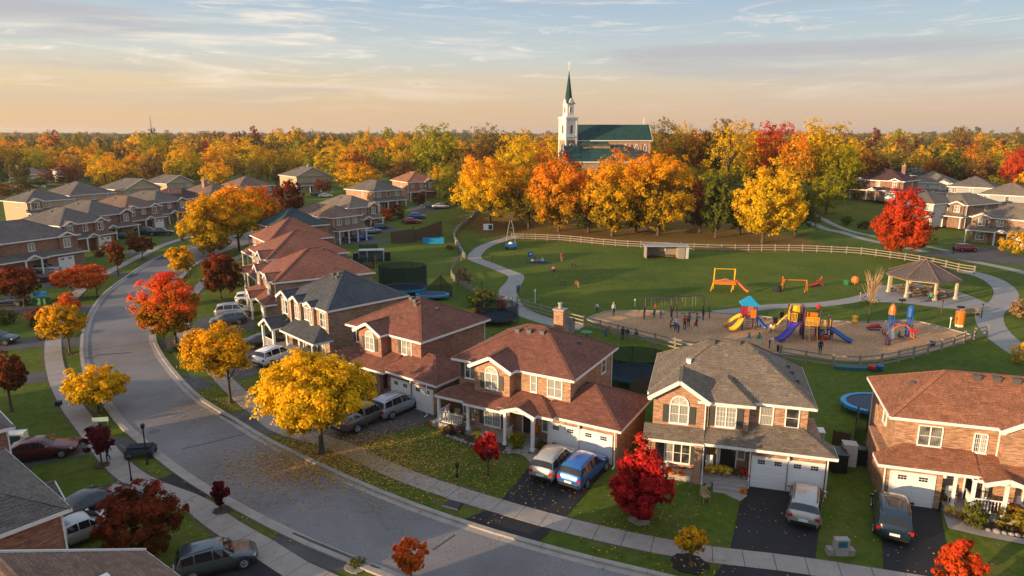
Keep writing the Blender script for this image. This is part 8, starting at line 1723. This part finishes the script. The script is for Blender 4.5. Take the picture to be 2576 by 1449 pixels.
for i, (o, th, x, y, z, col, s, pm, lab) in enumerate([
    (o5, -16, 4.0, -1.5, .42, 'flower_y', .32, 0, 'yellow chrysanthemum pot left of the steps, leftmost of three'), (o5, -16, 4.55, -1.25, .42, 'flower_y', .3, 0, 'yellow chrysanthemum pot, middle of three by the front door'), (o5, -16, 4.95, -1.45, .42, 'flower_y', .32, 0, 'yellow chrysanthemum pot, nearest the door mat'), (o5, -16, 6.2, -1.4, .42, 'flower_r', .3, 0, 'dark red flower pot right of the front door'),
    (o5, -16, 1.0, -2.0, .42, '', .26, 1, 'pumpkin on the porch edge under the triple window, left one'), (o5, -16, 1.5, -2.0, .42, '', .26, 1, 'pumpkin on the porch edge under the triple window, middle one'), (o5, -16, 2.1, -2.0, .42, '', .28, 1, 'pumpkin on the porch edge under the triple window, right one'), (o5, -16, .5, -2.0, .42, 'white', .24, 0, 'pale flower pot at the left end of the grey-roofed porch'),
    (o4, -29, -1.6, -1.6, .0, '', .3, 1, 'pumpkin on the lawn at the white railing corner'), (o4, -29, 5.9, -1.5, .42, '', .28, 1, 'pumpkin beside the front door of the centre house'), (o4, -29, 3.0, -2.3, .0, 'flower_y', .3, 0, 'yellow flower pot below the grid window of the centre house'), (o4, -29, 3.7, -2.3, .0, 'blue', .28, 0, 'blue pot below the grid window of the centre house'), (o4, -29, 1.3, -2.1, 0, 'flower_p', .28, 0, 'pink flower pot below the porch of the centre house'),
    (o6, -17, 3.1, -1.9, 0, 'flower_y', .28, 0, 'yellow-green pot beside the rust-roofed house garage'), (o6, -17, 3.7, -2.0, 0, '', .25, 1, 'pumpkin in the bed of the rust-roofed house, left one'), (o6, -17, 6.9, -2.6, 0, '', .28, 1, 'pumpkin by the dark green conifer shrub'), (o6, -17, 6.6, -1.3, .4, 'flower_r', .3, 0, 'red cushion-like flower pot behind the white railing'),
    (o3, -37, 2.4, -1.7, .4, 'flower_y', .3, 0, 'yellow flower pot on the porch behind the big yellow maple'), (o3, -37, 5.6, -3.0, 0, 'flower_r', .35, 0, 'red flower pot beside the garage of the house behind the yellow maple'), (o5, -16, 6.1, -2.6, 0, '', .26, 1, 'pumpkin beside the steps of the grey-roofed house')]):
    pot(lab, o, th, x, y, z, col, s, pm)
def chair(label, o, th, x, y, z, rz, m='white'):
    c = hloc(o, th, x, y); t = empty('porch_chair', (c.x, c.y, z), rad(th + rz), label, 'chair')
    MB().box(-.25, -.25, .40, .25, .25, .45).build('seat', M[m], t); MB().box(-.25, .22, .45, .25, .27, .95).build('backrest', M[m], t)
    for a in (-.22, .22):
        for b in (-.22, .22): MB().box(a - .02, b - .02, 0, a + .02, b + .02, .4).build('leg', M[m], t)
        MB().box(a - .03, -.22, .62, a + .03, .24, .65).build('armrest', M[m], t)
chair('white porch chair beside the grid window side of the rust-roofed house', o6, -17, 3.4, -.7, .4, 10); chair('white garden chair on the right porch of the rust-roofed house', o6, -17, 6.8, -.8, .4, -10); chair('brown porch chair on the centre house porch', o4, -29, .2, -.8, .42, 15, 'wood_warm'); chair('dark porch chair by the front window of the centre house', o4, -29, 1.3, -1.0, .42, -15, 'black'); chair('orange chair by the front door of the centre house', o4, -29, 7.0, -.5, .42, 0, 'orange')
chair('tan garden chair on the lawn corner of the grey-roofed house', o5, -16, 3.7, -4.3, 0, 30, 'wood_warm'); chair('white bench-like chair on the grey-roofed porch', o5, -16, 3.9, -.6, .42, 0)
# lamps, bins, boxes
def lamp(label, px, h=2.6):
    g = P(*px); t = empty('lamp_post', (g.x, g.y, 0), 0, label, 'lamp'); MB().tube([(0, 0, -.1), (0, 0, h)], .045, 8).lathe([(.1, 0), (.07, .2), (.05, .3)], 8).build('pole', M['black'], t); MB().lathe([(.06, 0), (.13, .08), (.15, .28), (.17, .3), (.05, .42)], 8, (0, 0, h)).build('lantern', M['black'], t)
lamp('slim black garden lamp post on the inner verge', (371, 1168), 2.7); lamp('short black garden light on the lawn of the centre house', (1150, 1200), .7); lamp('small lamp beside the dark driveway at the lower left', (331, 1210), 1.5)
t = at((356, 1148), name='lawn_cart', label='dark utility cart on the inner verge beside the black lamp post', cat='cart', th=10)
MB().box(-.95, -.5, .35, .95, .5, .7).build('tub', M['tarp'], t); MB().box(-.8, -.4, .7, .8, .4, .85).build('load', M['netting'], t)
for x in (-.7, .7):
    for y in (-.5, .5): MB().tube([(x, y - .06, .25), (x, y + .06, .25)], .25, 12).build('wheel', M['black'], t)
MB().tube([(-.9, 0, .6), (-1.3, 0, 1.0)], .03, 5).build('handle', M['metal'], t)
t = at((105, 765), name='play_table', label='toy table with green base and blue umbrella top on the left lawn', cat='toy')
MB().box(-.9, -.5, 0, .9, .5, .9).build('base', M['green'], t); MB().tube([(0, 0, .9), (0, 0, 1.5)], .05, 6).build('pole', M['white'], t); MB().lathe([(1.0, 0), (.8, .3), (.05, .55)], 12, (0, 0, 1.3)).build('umbrella', M['cyan'], t)
t = at((2113, 1395), name='utility_box', label='low pale stone utility marker with teal plate on the lawn between the driveways', cat='utility box', th=0)
MB().box(-.38, -.2, 0, .38, .2, 1.0).build('body', M['concrete'], t); MB().box(-.25, -.22, .55, .25, -.2, .9).build('plate', M['teal'], t); MB().box(-.75, -.2, 0, -.42, .25, .4).build('side_block', M['stone'], t); MB().box(.42, -.2, 0, .75, .25, .35).build('side_block', M['stone'], t)
t = at((1723, 1366), name='utility_box', label='small dark grey utility box on the lawn behind the yellow sapling', cat='utility box', th=-10); MB().box(-.35, -.3, 0, .35, .3, .5).box(-.38, -.33, .5, .38, .33, .56).build('body', M['siding_gray'], t)
t = at((1140, 1272), name='drain_cover', label='dark open catch basin with white rim on the verge by the right kerb', cat='drain', th=-25); MB().box(-.5, -.4, 0, .5, .4, .09).build('grate', M['black'], t); MB().box(-.56, -.46, 0, .56, -.4, .1).box(-.56, .4, 0, .56, .46, .1).build('rim', M['concrete'], t)
for px, lab in [((228, 900), 'round iron manhole cover in the street near the inner kerb'), ((388, 1085), 'small dark iron drain plate in the street')]:
    g = P(*px); o = MB().lathe([(.42, 0), (.42, .012)], 20).build('manhole_cover', M['vent']); o.location = (g.x, g.y, .014); tag(o, lab, 'manhole cover')
g = P(255, 1075); t = empty('lawn_sign', (g.x, g.y, 0), rad(10), 'pale green yard sign behind the small dark red ornamental tree', 'sign'); MB().box(-.6, -.03, .5, .6, .03, .85).build('board', mat('pale_green_board', (.35, .5, .42), .6), t); MB().bar((-.5, 0, 0), (-.5, 0, .5), .04).bar((.5, 0, 0), (.5, 0, .5), .04).build('stake', M['wood'], t)
g = P(148, 1020); t = empty('mail_crate', (g.x, g.y, 0), 0, 'small dark box on the lawn edge beside the inner sidewalk', 'box'); MB().box(-.2, -.2, 0, .2, .2, .35).box(-.22, -.22, .35, .22, .22, .4).build('body', M['black'], t)
g = P(42, 1118); t = empty('air_conditioner', (g.x, g.y, 0), rad(15), 'white outdoor unit with a blue panel behind the dark red sedan', 'air conditioner'); MB().box(-.7, -.4, 0, .7, .4, 1.0).build('case', M['white'], t); MB().box(-.45, -.43, .35, .45, -.40, .85).build('panel', M['teal'], t)
# side yard fence, sheds and bins between the grey and rust roofed houses
def sidebin(label, px, w, d, h, m, th=-14, name='wheelie_bin', cat='bin'):
    t = at(px, name=name, label=label, cat=cat, th=th); MB().box(-w / 2, -d / 2, .05, w / 2, d / 2, h).build('body', M[m], t); MB().bar((-w / 2 - .03, 0, h + .04), (w / 2 + .03, 0, h + .04), d + .06, .08).build('lid', M[m], t)
sidebin('pale grey garden shed box between the two right houses', (2132, 1170), .9, .8, 1.6, 'siding', name='garden_box', cat='box'); sidebin('black storage box left of the pale shed box', (2105, 1180), 1.0, 1.4, 1.3, 'black', name='storage_box', cat='box'); sidebin('black bin nearest the rust-roofed house', (2188, 1160), .8, .8, 1.2, 'black'); sidebin('black bin in the middle of the side yard', (2168, 1168), .7, .7, 1.15, 'black')
def board_fence(label, a, b, h=1.7, m='wood_dark', bw=.15):
    p, q = P(*a), P(*b); d = Vector((q.x - p.x, q.y - p.y)); L = d.length; t = empty('board_fence', (p.x, p.y, 0), math.atan2(d.y, d.x), label, 'fence'); bm = MB().box(0, -.015, .05, bw - .012, .015, h).mesh('board', M[m]); n = int(L / bw)
    for i in range(n): put('board', bm, t, (i * bw, R.uniform(-.006, .006), R.uniform(-.02, .02)))
    for i in range(int(L / 2.2) + 1): MB().box(i * 2.2, .03, 0, i * 2.2 + .1, .13, h + .05).build('post', M[m], t)
    MB().bar((0, .05, .3), (L, .05, .3), .04, .09).bar((0, .05, h - .25), (L, .05, h - .25), .04, .09).build('rail', M[m], t)
board_fence('dark board fence between the two right houses, running back from the bins', (2150, 1130), (2158, 1060)); board_fence('dark board fence beside the rust-roofed house wall', (2196, 1150), (2180, 1075)); board_fence('low board fence closing the side yard', (2092, 1120), (2140, 1128), 1.2)
board_fence('brown board fence behind the centre house by the teal trampoline', (1585, 1000), (1640, 985), 1.5)
t = at((1475, 852), name='garden_table', label='small green round table behind the centre house roof', cat='table'); MB().lathe([(.7, 0), (.7, .06), (.1, .08)], 14, (0, 0, .75)).build('table_top', M['green'], t); MB().tube([(0, 0, 0), (0, 0, .75)], .05, 6).build('leg', M['black'], t)
t = at((2050, 1110), name='garden_table', label='white slatted table beside the grey-roofed house', cat='table', th=-15); MB().box(-.6, -.5, .9, .6, .5, .96).build('table_top', M['white'], t)
for a in (-.5, .5):
    for b in (-.4, .4): MB().box(a - .04, b - .04, 0, a + .04, b + .04, .9).build('leg', M['white'], t)
g = P(1430, 836); t = empty('garden_shed', (g.x, g.y, 0), rad(-25), 'small grey gabled shed behind the chimney, at the end of the park path', 'shed'); t.scale = (.55, .55, .7); MB().box(-1.1, -1, 0, 1.1, 1, 2.0).build('wall', M['wood'], t); MB().poly([(-1.3, -1.2, 1.95), (1.3, -1.2, 1.95), (1.3, 0, 2.6), (-1.3, 0, 2.6)]).poly([(1.3, 1.2, 1.95), (-1.3, 1.2, 1.95), (-1.3, 0, 2.6), (1.3, 0, 2.6)]).build('roof', M['roof_dark'], t); MB().box(-.4, -1.05, 0, .4, -1, 1.8).build('door', M['siding_gray'], t)
# fallen leaves
def leaves(name, label, spots, size, mats, seed=1):
    g = np.random.default_rng(seed); V = []; mi = []
    for (x, y, rx, ry, n) in spots:
        a = g.normal(size=(n, 2)) * np.array([rx, ry]); px = x + a[:, 0]; py = y + a[:, 1]
        t = g.uniform(0, 6.283, n); s = size * g.uniform(.6, 1.3, n); ti = g.uniform(-.3, .3, n); zz = np.array([hill(u, v) for u, v in zip(px, py)]) + .05 + g.uniform(0, .02, n)
        c, q = np.cos(t) * s, np.sin(t) * s
        p = np.stack([px, py, zz], 1)
        V.append(np.stack([p + np.stack([c, q, s * ti], 1), p + np.stack([-q * .7, c * .7, s * .1], 1), p - np.stack([c, q, s * ti], 1), p - np.stack([-q * .7, c * .7, -s * .1], 1)], 1).reshape(-1, 3)); mi.append(g.integers(0, len(mats), n))
    v = np.concatenate(V); n = len(v) // 4; me = bpy.data.meshes.new(name); me.from_pydata(v.tolist(), [], [(4 * i, 4 * i + 1, 4 * i + 2, 4 * i + 3) for i in range(n)])
    for m in mats: me.materials.append(m)
    me.polygons.foreach_set('material_index', np.concatenate(mi).astype(np.int32)); me.update(); return tag(put(name, me), label, kind='stuff')
LV = [M['leafyellow'], M['leaforange'], M['leafyellow'], mat('fallen_leaf_brown', (.25, .13, .04), .9)]
p = P(810, 1143)
sp = [(p.x, p.y, 3.0, 2.2, 4600), (p.x + 2.5, p.y - 1.6, 4.5, 1.6, 3000), (p.x + 4.5, p.y + 1.2, 4, 2.5, 2200), (p.x - 2.0, p.y - 3.5, 2.6, 1.6, 260), (p.x + 8, p.y - 5, 5, 1.8, 700)]
q = P(580, 1014); sp += [(q.x, q.y, 2.6, 2.4, 1200), (q.x - 3, q.y + 3, 2.5, 3, 300)]
q = P(443, 865); sp += [(q.x, q.y, 2, 2, 350)]
for px in [(1700, 1290), (1520, 1250), (1500, 1350), (1700, 1390), (1950, 1300), (560, 1310), (640, 1350), (400, 1380), (1900, 980), (2300, 1400), (2200, 900), (1300, 1230)]: q = P(*px); sp.append((q.x, q.y, 3.2, 1.6, 45))
for px in [(1735, 1420), (1608, 1310), (1228, 1196), (250, 1040), (176, 888)]: q = P(*px); sp.append((q.x, q.y, 1.2, 1.2, 90))
leaves('fallen_leaves', 'yellow and brown fallen maple leaves on lawns, sidewalk and street', sp, .066, LV)

hb = MB().box(-4300, -650, -1.5, 4300, 7100, 46).build('haze', M['lawn']); hb.data.materials.clear()
hm = bpy.data.materials.new('haze_air'); hm.use_nodes = True; hn = hm.node_tree; hn.nodes.clear(); hv = ND(hn, 'ShaderNodeVolumePrincipled'); hv.inputs['Color'].default_value = (.95, .93, .92, 1); hv.inputs['Density'].default_value = .0001; hv.inputs['Anisotropy'].default_value = .3
hn.links.new(hv.outputs[0], ND(hn, 'ShaderNodeOutputMaterial').inputs['Volume']); hb.data.materials.append(hm); tag(hb, 'thin evening haze over the far woods', kind='stuff')
